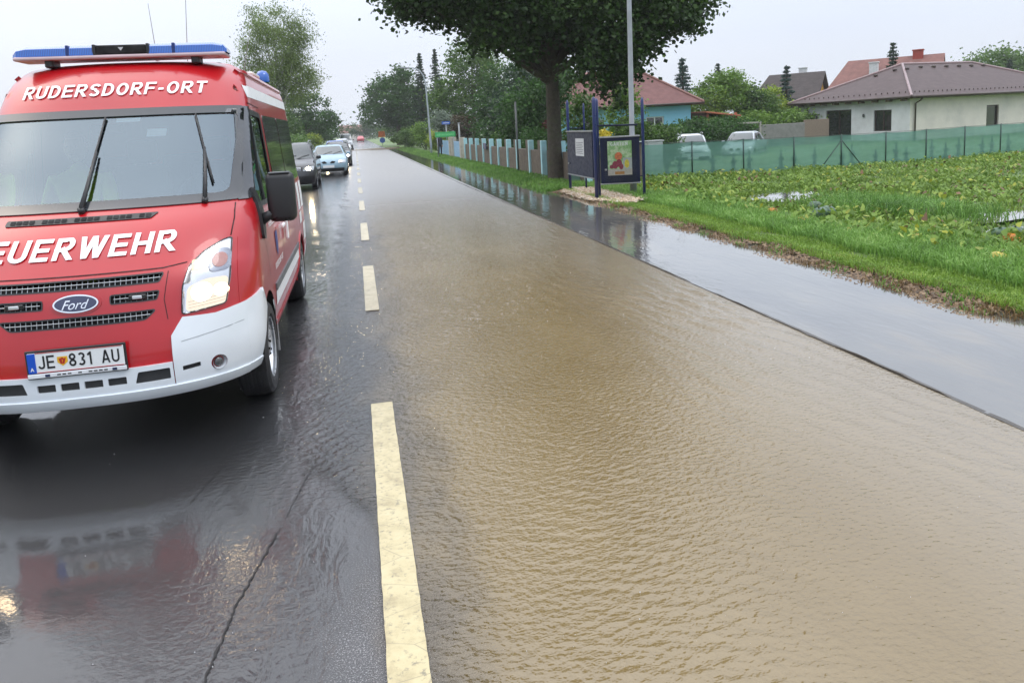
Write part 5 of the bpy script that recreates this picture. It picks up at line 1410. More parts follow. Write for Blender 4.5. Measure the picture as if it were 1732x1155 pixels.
bush('garden_bush', (10.8, 58, 0), 2.2, 1.5, 2.6, 4500, .20, m_dkgreen, 56, 'dark bush behind the green banner and street sign', cr=.25)
bush('garden_bush', (9.2, 44, 0), 1.6, 2.2, 2.1, 3800, .18, m_mid, 57, 'green bush behind the middle of the white and brown fence', cr=.2)
bush('garden_bush', (8.6, 36, 0), 1.2, 2.6, 1.75, 3800, .16, m_dkgreen, 58, 'low dark bush behind the near part of the white and brown fence', cr=.2)
bush('red_bush', (9.3, 35.8, 0), .6, .6, 2.5, 1500, .12, foliage('leaf_red', (.03, .006, .006), (.10, .02, .02), (.16, .05, .04)), 59, 'dark red-leaved shrub between maple trunk and noticeboard', cr=.12)
bush('garden_bush', (8.6, 27.5, 0), .9, 1.2, 1.45, 3000, .12, m_dkgreen, 60, 'dark green shrub above the fence end, right of the maple trunk', cr=.15)
bush('flowering_bush', (9.7, 28.6, 0), .55, .5, 1.85, 1500, .09, M('petal_yellow', (.75, .62, .05), .6), 61, 'small yellow flowering shrub above the left notice case', cr=.1)
def hedge(name, a, b, depth, h, n, leaf, mat, seed, label, group=None):
    rg = np.random.default_rng(seed)
    a = np.array(a); b = np.array(b); L_ = np.linalg.norm(b - a); t = rg.uniform(0, 1, n); u = rg.normal(size=n) * depth * .35
    d = (b - a) / L_; nrm = np.array([-d[1], d[0]])
    hh = h * (1 + .10 * np.sin(t * L_ * 1.7 + seed) + .08 * np.sin(t * L_ * 4.1)) 
    z = hh * rg.uniform(0, 1, n) ** .6
    P = np.stack([t * L_ * d[0] + u * nrm[0], t * L_ * d[1] + u * nrm[1], z], 1) + rg.normal(size=(n, 3)) * .06
    r = empty(name, (a[0], a[1], gz(a[0])), 0, label, 'hedge', group)
    np_mesh('foliage', leaf_quads(P, leaf, rg, .55), 4, mat, r)
    o = BM()
    for k in range(int(L_ / 1.2) + 1):
        q = min(L_, k * 1.2); o.tube([(q * d[0], q * d[1], -.05), (q * d[0] + .05, q * d[1], h * .7)], [.035, .015], 6)
    o.build('stems', m_bark, r); return r
hedge('garden_hedge', (11.2, 29.6), (13.4, 30.9), 1.0, 1.65, 9000, .13, m_mid, 71, 'green hedge behind the fence directly right of the noticeboard')
bush('silver_bush', (13.3, 30.8, -.15), .55, .5, 1.75, 3200, .11, m_silver, 72, 'silvery bush at the end of the hedge, left of the parked white car', cr=.13)
hedge('garden_hedge', (16.4, 37.5), (23.8, 43.0), 1.3, 1.75, 12000, .17, m_dkgreen, 73, 'dark green hedge below the blue house wall')
hedge('garden_hedge', (21.8, 46.0), (33.0, 50.0), 1.8, 2.1, 13000, .20, m_fresh, 74, 'bright green hedge running from the blue house to the bungalow')
# shrubs far down the street that close the view
for i, (x, y, rx, h, mt, lb) in enumerate(((-7.5, 150, 6, 5, m_dkgreen, 'far green thicket left of the road where it vanishes'), (3.5, 260, 9, 8, m_dkgreen, 'distant tree mass closing the road'), (10, 170, 5, 6, m_mid, 'far thicket right of the road beyond the large tree'), (-5.2, 96, 1.2, 2.3, m_yellow, 'pale green shrub on the left verge above the pale blue saloon'))):
    bush('far_thicket' if i < 3 else 'garden_bush', (x, y, 0), rx, 4 if i < 3 else 1.3, h, 5000, .55 if i < 3 else .25, mt, 80 + i, lb, cr=.8 if i < 3 else .25)
# trees behind the left verge, seen in glimpses and in the wet road
GL = 'trees beyond the left verge'
lbs = ['tall dark tree half hidden behind the fire van roof', 'round mid green tree hidden behind the fire van', 'dark tree beyond the left verge nearest the camera']
for i, (x, y, s_) in enumerate(((-13, 62, 1.0), (-12.5, 48, .9))):
    make_tree('verge_tree', (x, y, 0), [(0, 0, 3.6 * s_, 2.8, 2.6, 2.6 * s_), (1.2, 0, 2.6, 2, 2, 1.8)], 5000, .3, (m_dkgreen, m_mid)[i % 2], 90 + i, .25, 1.6, lbs[i], group=GL, cr=.5, limbs=6)
hedge('verge_hedge', (-6.2, 40), (-6.6, 92), 2.0, 1.9, 14000, .26, m_mid, 95, 'long green hedge along the left verge beside the queue of cars')

make_tree('garden_tree', (9.6, 40, 0), [(0, 0, 2.7, 1.5, 1.7, 1.7), (.9, 0, 3.6, 1.3, 1.4, 1.4), (-.8, .3, 2.0, 1.2, 1.5, 1.3)], 9000, .2, m_dkgreen, 97, .14, 1.0, 'dark green tree filling the gap between hornbeam and maple trunk', cr=.38, limbs=8)
# ------------------------------------------------------------------ buildings
def tile_mat(name, col, sc=4.2):
    m, nt, out = base_mat(name)
    tc = N(nt, 'ShaderNodeTexCoord'); p = N(nt, 'ShaderNodeBsdfPrincipled')
    pos = tc.outputs['Object']
    sp = N(nt, 'ShaderNodeSeparateXYZ'); L(nt, pos, sp.inputs[0])
    nz = noise(nt, pos, 2.5, 5, .6)
    c = ramp(nt, nz, [(.3, tuple(k * .8 for k in col)), (.7, tuple(min(1, k * 1.18) for k in col))])
    # courses run along the contour, i.e. with height
    rowv = math_(nt, 'FRACT', math_(nt, 'MULTIPLY', sp.outputs[2], sc))
    row = ramp(nt, rowv, [(.0, (.72, .72, .72)), (.12, (1, 1, 1)), (1, (1, 1, 1))])
    mx = N(nt, 'ShaderNodeMix', data_type='RGBA', blend_type='MULTIPLY'); mx.inputs[0].default_value = .8
    L(nt, c, mx.inputs[6]); L(nt, row, mx.inputs[7]); L(nt, mx.outputs[2], p.inputs['Base Color'])
    p.inputs['Roughness'].default_value = .6; p.inputs['Specular IOR Level'].default_value = .25
    L(nt, bump(nt, rowv, .6, .03), p.inputs['Normal'])
    L(nt, p.outputs[0], out.inputs[0]); return m
m_roof_b = tile_mat('roof_brown_violet', (.088, .064, .064))
m_roof_r = tile_mat('roof_red', (.155, .072, .068))
m_roof_red = tile_mat('roof_old_red', (.20, .098, .085))
m_roof_d = tile_mat('roof_dark', (.055, .045, .045))
m_plaster = M('plaster_cream', (.62, .58, .52), .8, var=.05, vs=1.5, dirt=(.40, .39, .37), bmp=.2, bs=90)
m_plaster_raw = M('plaster_raw', (.58, .60, .63), .8, var=.10, vs=1.1, dirt=(.34, .35, .37), bmp=.2, bs=90)
m_bluewall = M('wall_pale_blue', (.22, .50, .66), .8, var=.04, vs=1.2, dirt=(.25, .42, .52))
m_frame_w = M('frame_brown', (.035, .02, .015), .5)
m_pane = M('window_pane', (.015, .018, .02), .05, coat=1)
m_gutter = M('gutter_brown', (.045, .028, .022), .35)
m_soffit = M('soffit_wood', (.12, .08, .055), .7)

def wall_face(root, name, p0, p1, z0, z1, ops, mat, frame=None, inward=.16):
    """vertical wall from p0 to p1 with real openings (t0, t1, za, zb); returns nothing. outward = right of p0->p1"""
    p0 = Vector((*p0, 0)); p1 = Vector((*p1, 0)); d = (p1 - p0); Lw = d.length; d.normalize(); nrm = Vector((d.y, -d.x, 0))
    holes = [[(a, za), (b, za), (b, zb), (a, zb)] for a, b, za, zb in ops]
    V, F = cdt([(0, z0), (Lw, z0), (Lw, z1), (0, z1)], holes, 1.2)
    P = [p0 + d * a + Vector((0, 0, b)) for a, b in V]; Fo = []
    for f in F:
        nn = (P[f[1]] - P[f[0]]).cross(P[f[2]] - P[f[0]]); Fo.append(f if nn.dot(nrm) > 0 else f[::-1])
    for a, b, za, zb in ops:
        c = [(a, za), (b, za), (b, zb), (a, zb)]; i0 = len(P)
        for u, v in c: P.append(p0 + d * u + Vector((0, 0, v)))
        for u, v in c: P.append(p0 + d * u + Vector((0, 0, v)) - nrm * inward)
        for k in range(4): Fo.append((i0 + k, i0 + (k + 1) % 4, i0 + 4 + (k + 1) % 4, i0 + 4 + k))
    mesh_from(name, P, Fo, mat, root)
    rot = Matrix.Rotation(math.atan2(d.y, d.x), 4, 'Z')
    for a, b, za, zb in ops:
        c = p0 + d * (a + b) / 2 - nrm * (inward - .04) + Vector((0, 0, (za + zb) / 2)); w_, h_ = b - a, zb - za
        fr = BM()
        for s in (-1, 1):
            fr.box(c + d * s * (w_ / 2 - .035), (.07, .06, h_), 0, rot); fr.box(c + Vector((0, 0, s * (h_ / 2 - .035))), (w_ - .142, .06, .07), 0, rot)
        if w_ > 1.2: fr.box(c, (.07, .06, h_ - .142), 0, rot)
        f_ = fr.build('window', frame or m_frame_w, root)
        BM().box(c - nrm * .035, (w_ - .01, .01, h_ - .01), 0, rot).build('pane', m_pane, f_)
        if za > .3: BM().box(p0 + d * (a + b) / 2 + nrm * .03 + Vector((0, 0, za - .025)), (w_ + .1, .10, .04), .004, rot).build('sill', M('sill_grey', (.35, .35, .35), .5), f_)

def hip_roof(root, N_, A, B, w_, Lr, ze, zr, mat, th=.14, name='roof', ridge=True):
    N_ = Vector((*N_, 0)); A = Vector((*A, 0)); B = Vector((*B, 0)); Z = Vector((0, 0, 1))
    c = [N_, N_ + A * w_, N_ + A * w_ + B * Lr, N_ + B * Lr]
    r1 = N_ + A * w_ / 2 + B * w_ / 2 + Z * zr; r2 = N_ + A * w_ / 2 + B * (Lr - w_ / 2) + Z * zr
    P = [p + Z * ze for p in c] + [r1, r2] + [p + Z * (ze - th) for p in c]
    F = [(0, 3, 5, 4), (1, 0, 4), (2, 1, 4, 5), (3, 2, 5), (0, 1, 7, 6), (1, 2, 8, 7), (2, 3, 9, 8), (3, 0, 6, 9), (6, 7, 8, 9)]
    ro = mesh_from(name, P, F, mat, root)
    b = bmesh.new(); b.from_mesh(ro.data); bmesh.ops.recalc_face_normals(b, faces=b.faces); b.to_mesh(ro.data); b.free()
    if ridge:
        rb = BM()
        for a_, b_ in ((c[0] + Z * ze, r1), (c[1] + Z * ze, r1), (c[2] + Z * ze, r2), (c[3] + Z * ze, r2), (r1, r2)):
            rb.tube([a_ + Z * .02, b_ + Z * .03], .085, 8)
        rb.build('ridge_tiles', M(mat.name + '_ridge', tuple(x * 1.6 for x in (.16, .11, .11)) if mat is m_roof_b else (.20, .09, .07), .3), ro)
    return ro, r1, r2

# --- bungalow
Nb = (33.48, 40.70); Ab = (-.18, .984); Bb = (.984, .18)
bg = empty('bungalow', (0, 0, 0), 0, 'single-storey bungalow with brown-violet hipped roof and raw plaster side wall', 'house')
def pt(N_, A, B, a, b): return (N_[0] + A[0] * a + B[0] * b, N_[1] + A[1] * a + B[1] * b)
roof, r1, r2 = hip_roof(bg, Nb, Ab, Bb, 10.64, 17.5, 2.42, 4.73, m_roof_b)
o_ = .55
c0 = pt(Nb, Ab, Bb, o_, o_); c1 = pt(Nb, Ab, Bb, 10.64 - o_, o_); c2 = pt(Nb, Ab, Bb, 10.64 - o_, 17.5 - o_); c3 = pt(Nb, Ab, Bb, o_, 17.5 - o_)
LA = 10.64 - 2 * o_
# wall A runs c1 -> c0 (outward to the left/front)
wall_face(bg, 'wall', c1, c0, -.45, 2.28, [(LA - 6.89, LA - 4.62, -.25, 1.80), (LA - 2.76, LA - 1.37, .30, 1.66)], m_plaster_raw)
wall_face(bg, 'wall', c0, c3, -.45, 2.28, [(6.87, 8.05, .25, 1.62)], m_plaster)
wall_face(bg, 'wall', c3, c2, -.45, 2.28, [], m_plaster); wall_face(bg, 'wall', c2, c1, -.45, 2.28, [], m_plaster)
gt = BM()
z = 2.38
q = [pt(Nb, Ab, Bb, 0, 0), pt(Nb, Ab, Bb, 10.64, 0), pt(Nb, Ab, Bb, 10.64, 17.5), pt(Nb, Ab, Bb, 0, 17.5)]
for i, (a, b) in enumerate(((1, 0), (0, 3))):
    pa, pb = Vector((*q[a], z)), Vector((*q[b], z)); dd = (pb - pa).normalized(); nn = Vector((dd.y, -dd.x, 0))
    gt.tube([pa + nn * .07, pb + nn * .07], .07, 8)
gt.build('gutter', m_gutter, bg, True)
def downpipe(p, n_, z0=-.3):
    px_, py_ = p
    BM().tube([(px_ + n_[0] * .62, py_ + n_[1] * .62, 2.34), (px_ + n_[0] * .45, py_ + n_[1] * .45, 2.16), (px_ + n_[0] * .10, py_ + n_[1] * .10, 1.98), (px_ + n_[0] * .08, py_ + n_[1] * .08, z0)], .05, 8).build('downpipe', m_gutter, bg, True)
nA = (-Bb[0], -Bb[1]); nB = (-Ab[0], -Ab[1])
downpipe(pt(c0, Ab, Bb, 0, .35), nB); downpipe(pt(c1, Ab, Bb, -.25, 0), nA); downpipe(pt(c1, Ab, Bb, -1.0, 0), nA)
# extension left end seen as a pale strip, roof vents, snow guards
up_ = 4.73 - 2.42
for k in range(6):
    t = .86; e = Vector((*pt(Nb, Ab, Bb, 5.32 * t, 6.2 + k * 1.25), 2.42 + up_ * t + .06)); BM().box(e, (.22, .22, .16), .03).build('roof_vent', m_gutter, roof)
for k in range(3):
    t = .80 - (k == 2) * .12; e = Vector((*pt(Nb, Ab, Bb, 4.0 + k * 1.0, 5.32 * t), 2.42 + up_ * t + .06)); BM().box(e, (.22, .22, .16), .03).build('roof_vent', m_gutter, roof)
gd = BM()
for k in range(40):
    e = Vector((*pt(Nb, Ab, Bb, 5.32 * .10, .9 + k * .40), 2.42 + up_ * .10 + .05)); gd.box(e, (.04, .05, .09))
for k in range(20):
    e = Vector((*pt(Nb, Ab, Bb, .9 + k * .45, 5.32 * .10), 2.42 + up_ * .10 + .05)); gd.box(e, (.05, .04, .09))
gd.build('snow_guards', m_gutter, roof)
for t in (3.55, 7.7):
    p = pt(c0, Ab, Bb, t, -.06); BM().box((*p, 1.35), (.10, .14, .22), .03).build('wall_lamp', M('lamp_dark', (.04, .04, .045), .4), bg)
fl = BM(); d_ = Vector((*Ab, 0))
for k in range(9):
    p = pt(Nb, Ab, Bb, .8 + k * 1.1, .28); fl.box((*p, 2.22), (.5, .10, .12), 0, math.atan2(Bb[1], Bb[0]))
fl.build('rafters', m_soffit, bg)

# --- pale blue house
bh = empty('blue_house', (0, 0, 0), 0, 'pale blue single-storey house with reddish brown hipped roof behind the maple', 'house')
NB2 = (21.9, 45.0); A2 = (0.05, .9987); B2 = (-.9987, .05)
hw_ = 6.4; ll_ = 9.9
hip_roof(bh, pt(NB2, A2, B2, 0, 0), A2, B2, hw_, ll_, 2.78, 5.05, m_roof_r)
d0 = pt(NB2, A2, B2, .5, .7); d1 = pt(NB2, A2, B2, .5, ll_ - .6); d2 = pt(NB2, A2, B2, hw_ - .5, ll_ - .6); d3 = pt(NB2, A2, B2, hw_ - .5, .7)
wall_face(bh, 'wall', d1, d0, -.4, 2.62, [(1.6, 2.8, .8, 2.0), (5.6, 6.8, .8, 2.0)], m_bluewall, M('frame_white', (.7, .7, .7), .4))
wall_face(bh, 'wall', d0, d3, -.4, 2.62, [(2, 3.2, .8, 2.0)], m_bluewall, MATS['frame_white'])
wall_face(bh, 'wall', d3, d2, -.4, 2.62, [], m_bluewall); wall_face(bh, 'wall', d2, d1, -.4, 2.62, [], m_bluewall)
a = Vector((*pt(NB2, A2, B2, 0, 0), 2.72)); b = Vector((*pt(NB2, A2, B2, 0, ll_), 2.72))
BM().tube([a + Vector((0, -.06, 0)), b + Vector((0, -.06, 0))], .06, 8).build('gutter', m_gutter, bh, True)

def gable_house(name, o, B, Lr, w_, ze, zr, wallm, roofm, label, gable_mat=None, half_hip=0, chim=()):
    """o = near left corner on the ground, ridge along B, depth along A"""
    A = (-B[1], B[0]); r = empty(name, (0, 0, 0), 0, label, 'house')
    P0 = pt(o, A, B, 0, 0); P1 = pt(o, A, B, 0, Lr); P2 = pt(o, A, B, w_, Lr); P3 = pt(o, A, B, w_, 0)
    for a_, b_ in ((P0, P1), (P1, P2), (P2, P3), (P3, P0)): wall_face(r, 'wall', a_, b_, -.5, ze, [], wallm)
    ov = .45
    e = lambda a_, b_, z_: Vector((*pt(o, A, B, a_, b_), z_))
    dz = (zr - ze) / (w_ / 2) * ov
    hx = half_hip
    P = [e(-ov, -ov, ze - dz), e(-ov, Lr + ov, ze - dz), e(w_ / 2, Lr + ov, zr), e(w_ / 2, -ov + hx, zr), e(w_ + ov, -ov, ze - dz), e(w_ + ov, Lr + ov, ze - dz)]
    T = Vector((0, 0, -.16)); Q = P + [p + T for p in P]
    F = [(0, 1, 2, 3), (4, 3, 2, 5), (6, 9, 8, 7), (10, 11, 8, 9), (0, 6, 7, 1), (1, 7, 8, 2), (2, 8, 11, 5), (3, 9, 6, 0), (4, 10, 9, 3), (5, 11, 10, 4)]
    if hx: F += [(0, 3, 4)]
    ro = mesh_from('roof', Q, F, roofm, r)
    bb = bmesh.new(); bb.from_mesh(ro.data); bmesh.ops.recalc_face_normals(bb, faces=bb.faces); bb.to_mesh(ro.data); bb.free()
    gm = gable_mat or wallm
    for L0 in ((Lr,) if hx else (0, Lr)):
        g = BM(); g.face([e(0, L0 + .002 * (1 if L0 else -1), ze), e(w_, L0 + .002, ze), e(w_ / 2, L0 + .002, zr - .12)]); g.build('gable', gm, r)
    for t, s, wd, dp, z0, z1, mt in chim:
        c = e(s, t, (z0 + z1) / 2); BM().box(c, (wd, dp, z1 - z0), .02, math.atan2(B[1], B[0])).box(c + Vector((0, 0, (z1 - z0) / 2 + .04)), (wd + .12, dp + .12, .10), .01, math.atan2(B[1], B[0])).build('chimney', mt, ro)
    return r
m_ywall = M('wall_yellow', (.62, .36, .07), .8, var=.05)
m_cwall = M('wall_cream', (.62, .56, .38), .8, var=.05)
m_brick_c = M('chimney_brick', (.30, .05, .035), .8, var=.2, vs=9)
m_white_c = M('chimney_white', (.55, .57, .58), .7)
gable_house('yellow_house', (37.6, 67.6), (.7071, -.7071), 5.8, 7.0, 2.6, 5.55, m_ywall, m_roof_d, 'yellow house with steep dark roof behind the narrow blue spruce', half_hip=1.45, chim=((4.0, 4.4, .7, .5, 4.9, 6.0, m_white_c),))
gable_house('red_roofed_house', (41.2, 61.3), (.7071, -.7071), 8.8, 8.0, 2.8, 6.2, m_cwall, m_roof_red, 'house with faded red roof and two chimneys rising behind the bungalow', half_hip=1.95, chim=((3.9, 2.3, .7, .7, 4.2, 5.75, m_white_c), (7.2, 3.9, .8, .6, 5.6, 6.6, m_brick_c)))
# woodshed beside the blue house
ws_ = empty('garden_shed', (22.6, 45.6, -.3), 0, 'low orange-brown shed roof at the right end of the blue house', 'shed')
m_shed = M('shed_red_wood', (.36, .10, .05), .6, var=.2, vs=7)
bb = BM(); bb.box((.9, 1.5, 2.25), (2.5, 3.2, .10), .01, Matrix.Rotation(R(8), 4, 'Y')); bb.build('roof', m_shed, ws_)
bb = BM()
for x in (-.1, 1.9):
    for y in (.2, 2.8): bb.box((x, y, 1.15), (.14, .14, 2.3), .01)
bb.build('post', m_shed, ws_)
BM().box((.0, 1.5, 1.3), (.06, 2.6, 2.2)).build('wall', m_shed, ws_)
# grey garden wall and carport frame by the parked cars
gw_ = empty('garden_wall', (25.2, 44.2, -.32), R(8), 'grey block wall between the parked cars and the bungalow', 'wall')
m_block = M('block_grey', (.19, .185, .18), .85, var=.15, vs=3, bmp=.5, bs=30)
m_board = M('board_dark', (.045, .042, .045), .7, var=.2)
BM().box((1.9, 0, .72), (3.4, .18, 1.44), .02).build('panel', m_block, gw_)
BM().box((-.9, 0, .66), (2.2, .10, 1.20), .01).build('dark_panel', m_board, gw_)
BM().box((4.6, 0, .80), (2.0, .12, 1.6), .01).build('reed_panel', M('reed_brown', (.20, .15, .12), .9, var=.2, vs=20), gw_)
cp = empty('carport_frame', (22.6, 41.6, -.3), 0, 'small grey frame standing over the parked cars', 'carport')
bb = BM(); bb.box((0, 0, 1.62), (2.6, .12, .10), .01); bb.box((1.25, 0, .80), (.12, .12, 1.56), .01); bb.box((-1.25, 0, .80), (.12, .12, 1.56), .01); bb.build('frame', M('frame_grey', (.30, .28, .25), .6), cp)
# far buildings that close the road
gable_house('far_house', (-6.0, 330.0), (1, 0), 12, 10, 3.0, 6.0, m_plaster, m_roof_red, 'pale house far away where the road vanishes')

# ------------------------------------------------------------------ white/blue and brown front wall
fw = empty('garden_fence', (0, 0, 0), 0, 'front fence of pale blue posts and stepped brown panels along the verge', 'fence')
m_fb = M('fence_pale_blue', (.36, .62, .68), .6, var=.06, dirt=(.40, .48, .48))
m_fbr = M('fence_brown', (.125, .10, .078), .85, var=.18, vs=5, bmp=.5, bs=30, dirt=(.07, .06, .05))
py_ = [21.5, 24.3, 26.4, 28.4, 30.7, 32.7, 34.9, 37.0, 39.2, 41.5, 43.8, 46.0]
fx = lambda y: 6.62 - .05 * min(1, max(0, (y - 24) / 8)) if y > 22 else 6.75
for i, y in enumerate(py_):
    x = 6.60 + (.12 if y < 26 else 0)
    BM().box((x, y, .62), (.20, .17, 1.34), .012).build('post', m_fb, fw)
    if i < len(py_) - 1:
        y2 = py_[i + 1]
        p = BM(); d = y2 - y
        p.box((x + .03, y + .42, .66), (.14, .64, 1.26), .012)
        p.box((x + .03, (y + .745 + y2 - .09) / 2, .48), (.13, d - .84, .90), .012)
        p.build('panel', m_fbr, fw)
# end section to the right of the maple
BM().box((7.6, 21.65, .60), (1.7, .13, 1.12), .012).build('panel', m_fbr, fw)
BM().box((7.6, 21.6, 1.185), (1.76, .20, .05), .008).build('coping', M('coping_pale', (.45, .50, .48), .6), fw)
# plaque on the fence
BM().box((6.44, 38.1, .93), (.03, .9, .30), .01).build('plaque', M('plaque_navy', (.02, .03, .10), .4), fw)
# pale blue gate with white pillars
gt_ = empty('driveway_gate', (0, 0, 0), 0, 'low pale blue gate between rough white pillars where the bystander stands', 'gate')
m_gate = M('gate_blue', (.25, .42, .60), .6, var=.08)
for y0, y1 in ((47.0, 50.6), (52.6, 59.5)):
    g = BM(); k = y0
    while k < y1 - .2: g.box((6.45, k + .11, .58), (.04, .19, 1.0), .006); k += .22
    g.box((6.49, (y0 + y1) / 2, .30), (.04, y1 - y0, .07)).box((6.49, (y0 + y1) / 2, .90), (.04, y1 - y0, .07))
    g.build('panel', m_gate, gt_)
for y in (46.7, 50.9, 52.3): BM().box((6.5, y, .66), (.34, .34, 1.36), .02).build('pillar', M('pillar_white', (.42, .38, .33), .8, var=.15, vs=5), gt_)

# ------------------------------------------------------------------ green privacy fence
gf = empty('mesh_fence', (0, 0, 0), 0, 'long green shade-cloth fence on thin posts across the far side of the field', 'fence')
def cloth():
    m, nt, out = base_mat('green_shade_cloth')
    pos = N(nt, 'ShaderNodeTexCoord').outputs['Object']
    d = N(nt, 'ShaderNodeBsdfDiffuse'); t = N(nt, 'ShaderNodeBsdfTranslucent'); x = N(nt, 'ShaderNodeBsdfTransparent')
    c = ramp(nt, noise(nt, mapping(nt, pos, (0, 0, 0), (.6, .6, 3)), 1.0, 4), [(.3, (.12, .26, .215)), (.7, (.18, .35, .29))])
    L(nt, c, d.inputs[0]); L(nt, c, t.inputs[0]); x.inputs[0].default_value = (.60, .80, .76, 1)
    a = N(nt, 'ShaderNodeMixShader'); a.inputs[0].default_value = .5; L(nt, d.outputs[0], a.inputs[1]); L(nt, t.outputs[0], a.inputs[2])
    wv = noise(nt, mapping(nt, pos, (0, 0, 0), (1.2, 1.2, 5)), 1.0, 4)
    b = N(nt, 'ShaderNodeMixShader'); L(nt, math_(nt, 'MULTIPLY_ADD', wv, .4, .50, clamp=True), b.inputs[0]); L(nt, x.outputs[0], b.inputs[1]); L(nt, a.outputs[0], b.inputs[2])
    L(nt, b.outputs[0], out.inputs[0]); return m
m_cloth = cloth(); m_post = M('post_green', (.02, .055, .045), .5)
FP = [(6.3, 22.15), (8.45, 22.58), (10.75, 23.04), (12.81, 23.45), (14.97, 23.89), (17.13, 24.32), (19.29, 24.75), (21.37, 25.17), (23.48, 25.60), (25.54, 26.01), (27.7, 26.45), (29.9, 26.9), (32.1, 27.3), (34.2, 27.7), (36.4, 28.2), (38.6, 28.6), (41, 29), (44, 29.6), (47, 30.2)]
gzt = lambda x: gz(x)
FH = lambda x: 1.10 + min(.12, max(0, x - 9) * .009)
for i in range(len(FP) - 1):
    a, b = FP[i], FP[i + 1]; V = []; F = []; n = 14
    for k in range(n + 1):
        t = k / n; x = a[0] + (b[0] - a[0]) * t; y = a[1] + (b[1] - a[1]) * t
        for j in range(5):
            s = j / 4; bul = .05 * math.sin(PI * t) * math.sin(PI * s) * math.sin(i * 2.1 + 1) - .012 * math.sin(t * 25 + i)
            V.append((x + bul * .2, y + bul, gz(x) + .02 + (FH(x) - .02 - .025 * math.sin(PI * t)) * s))
    for k in range(n):
        for j in range(4): F.append((k * 5 + j, (k + 1) * 5 + j, (k + 1) * 5 + j + 1, k * 5 + j + 1))
    mesh_from('cloth_panel', V, F, m_cloth, gf, True)
for i, (x, y) in enumerate(FP):
    z = gz(x); BM().tube([(x, y - .03, z - .1), (x, y - .03, z + FH(x) + .03)], .024, 8).build('post', m_post, gf, True)
    if i == 5:
        for s in (-1, 1): BM().tube([(x, y - .04, z + FH(x) * .85), (x + s * 1.0, y - .04 + s * .2, z)], .018, 6).build('brace', m_post, gf, True)
BM().tube([(x, y - .02, gz(x) + FH(x) + .005) for x, y in FP], .008, 5).build('top_wire', m_post, gf)
# young thujas just behind the cloth
th_me = None
for k in range(24):
    x = 9.0 + k * .95 + .25 * math.sin(k * 2.3); y = 22.9 + (x - 9.05) * .2006 + .55
    if k == 0:
        t0 = conifer('young_thuja', (x, y, gz(x)), .75, .16, m_spruceg, 300, 500, 'young dark thuja in the row seen through the green cloth fence', 'young thujas behind the green fence', sz=.07, cat='thuja')
    else:
        c = copy_tree(t0); c.location = (x, y, gz(x)); c.rotation_euler.z = k * 1.3; c.scale = (1, 1, .7 + .4 * abs(math.sin(k * 1.7)))
BM_ = BM().box((0, 0, .5), (.55, .35, 1.0), .03); ub_ = BM_.build('utility_box', M('box_white', (.6, .62, .6), .6)); ub_.location = (9.9, 24.2, .1)
BM().box((0, 0, 1.015), (.62, .42, .05), .01).build('lid', M('box_lid', (.42, .44, .42), .5), ub_)
tag(ub_, 'low white cabinet behind the green fence, right of the noticeboard', 'cabinet')

# ------------------------------------------------------------------ noticeboard
nb = empty('notice_board', (5.95, 18.0, 0), 0, 'dark blue noticeboard of tall posts holding two glazed display cases', 'noticeboard')
m_nb = M('post_blue', (.008, .022, .12), .35, coat=.4, var=.08)
m_case = M('case_navy', (.008, .012, .036), .4, spec=.2)
m_alu2 = M('case_alu', (.30, .31, .32), .35, metal=.6)
def nbp(x, y): return (x - 5.95, y - 18.0)
NP = [((5.46, 16.87), 2.43, .085), ((5.64, 19.72), 2.47, .07), ((6.51, 16.53), 2.36, .065), ((6.10, 19.75), 2.37, .05), ((5.60, 17.1), 2.40, .075)]
for (x, y), h, r_ in NP:
    a, b = nbp(x, y); o = BM().tube([(a, b, -.1), (a, b, h - .10), (a, b, h - .04), (a, b, h)], [r_ * .54, r_ * .54, r_ * .48, r_ * .12], 16)
    o.build('post', m_nb, nb, True)
def case(name, p0, p1, z0, z1, dep=.12):
    """display case between two ground points, faces the road/camera side"""
    a = Vector((*nbp(*p0), 0)); b = Vector((*nbp(*p1), 0)); d = (b - a); Lw = d.length; d.normalize(); n = Vector((d.y, -d.x, 0))
    rot = Matrix.Rotation(math.atan2(d.y, d.x), 4, 'Z'); m = (a + b) / 2
    c = BM().box(m + Vector((0, 0, (z0 + z1) / 2)), (Lw, dep, z1 - z0), .008, rot).build(name, m_case, nb)
    BM().box(m + Vector((0, 0, z1 + .018)), (Lw + .03, dep + .05, .032), .004, rot).build('case_top', m_alu2, c)
    BM().box(m + Vector((0, 0, z0 - .014)), (Lw + .03, dep + .03, .026), .004, rot).build('case_sill', m_alu2, c)
    def at(u, v, off): return m + d * u + n * (dep / 2 + off) + Vector((0, 0, v))
    return c, at, Lw, rot, d, n
c1_, at1, L1, rot1, d1_, n1_ = case('poster_case', (5.56, 16.82), (6.44, 16.60), .42, 1.47)
def quad(name, at, u0, u1, v0, v1, off, mat, parent, n=1):
    return mesh_from(name, [at(u0, v0, off), at(u1, v0, off), at(u1, v1, off), at(u0, v1, off)], [(0, 1, 2, 3)], mat, parent)
def poster_mat():
    m, nt, out = base_mat('poster_print')
    pos = N(nt, 'ShaderNodeTexCoord').outputs['Object']; p = N(nt, 'ShaderNodeBsdfPrincipled')
    L(nt, ramp(nt, noise(nt, pos, 9, 5, .65), [(.3, (.12, .32, .08)), (.45, (.30, .58, .20)), (.6, (.65, .80, .48)), (.8, (.88, .92, .75))]), p.inputs['Base Color'])
    p.inputs['Roughness'].default_value = .3; p.inputs['Coat Weight'].default_value = .8
    L(nt, p.outputs[0], out.inputs[0]); return m
z0_, z1_ = .60, 1.39
ps = quad('poster', at1, -.29, .27, z0_, z1_, .006, poster_mat(), c1_)
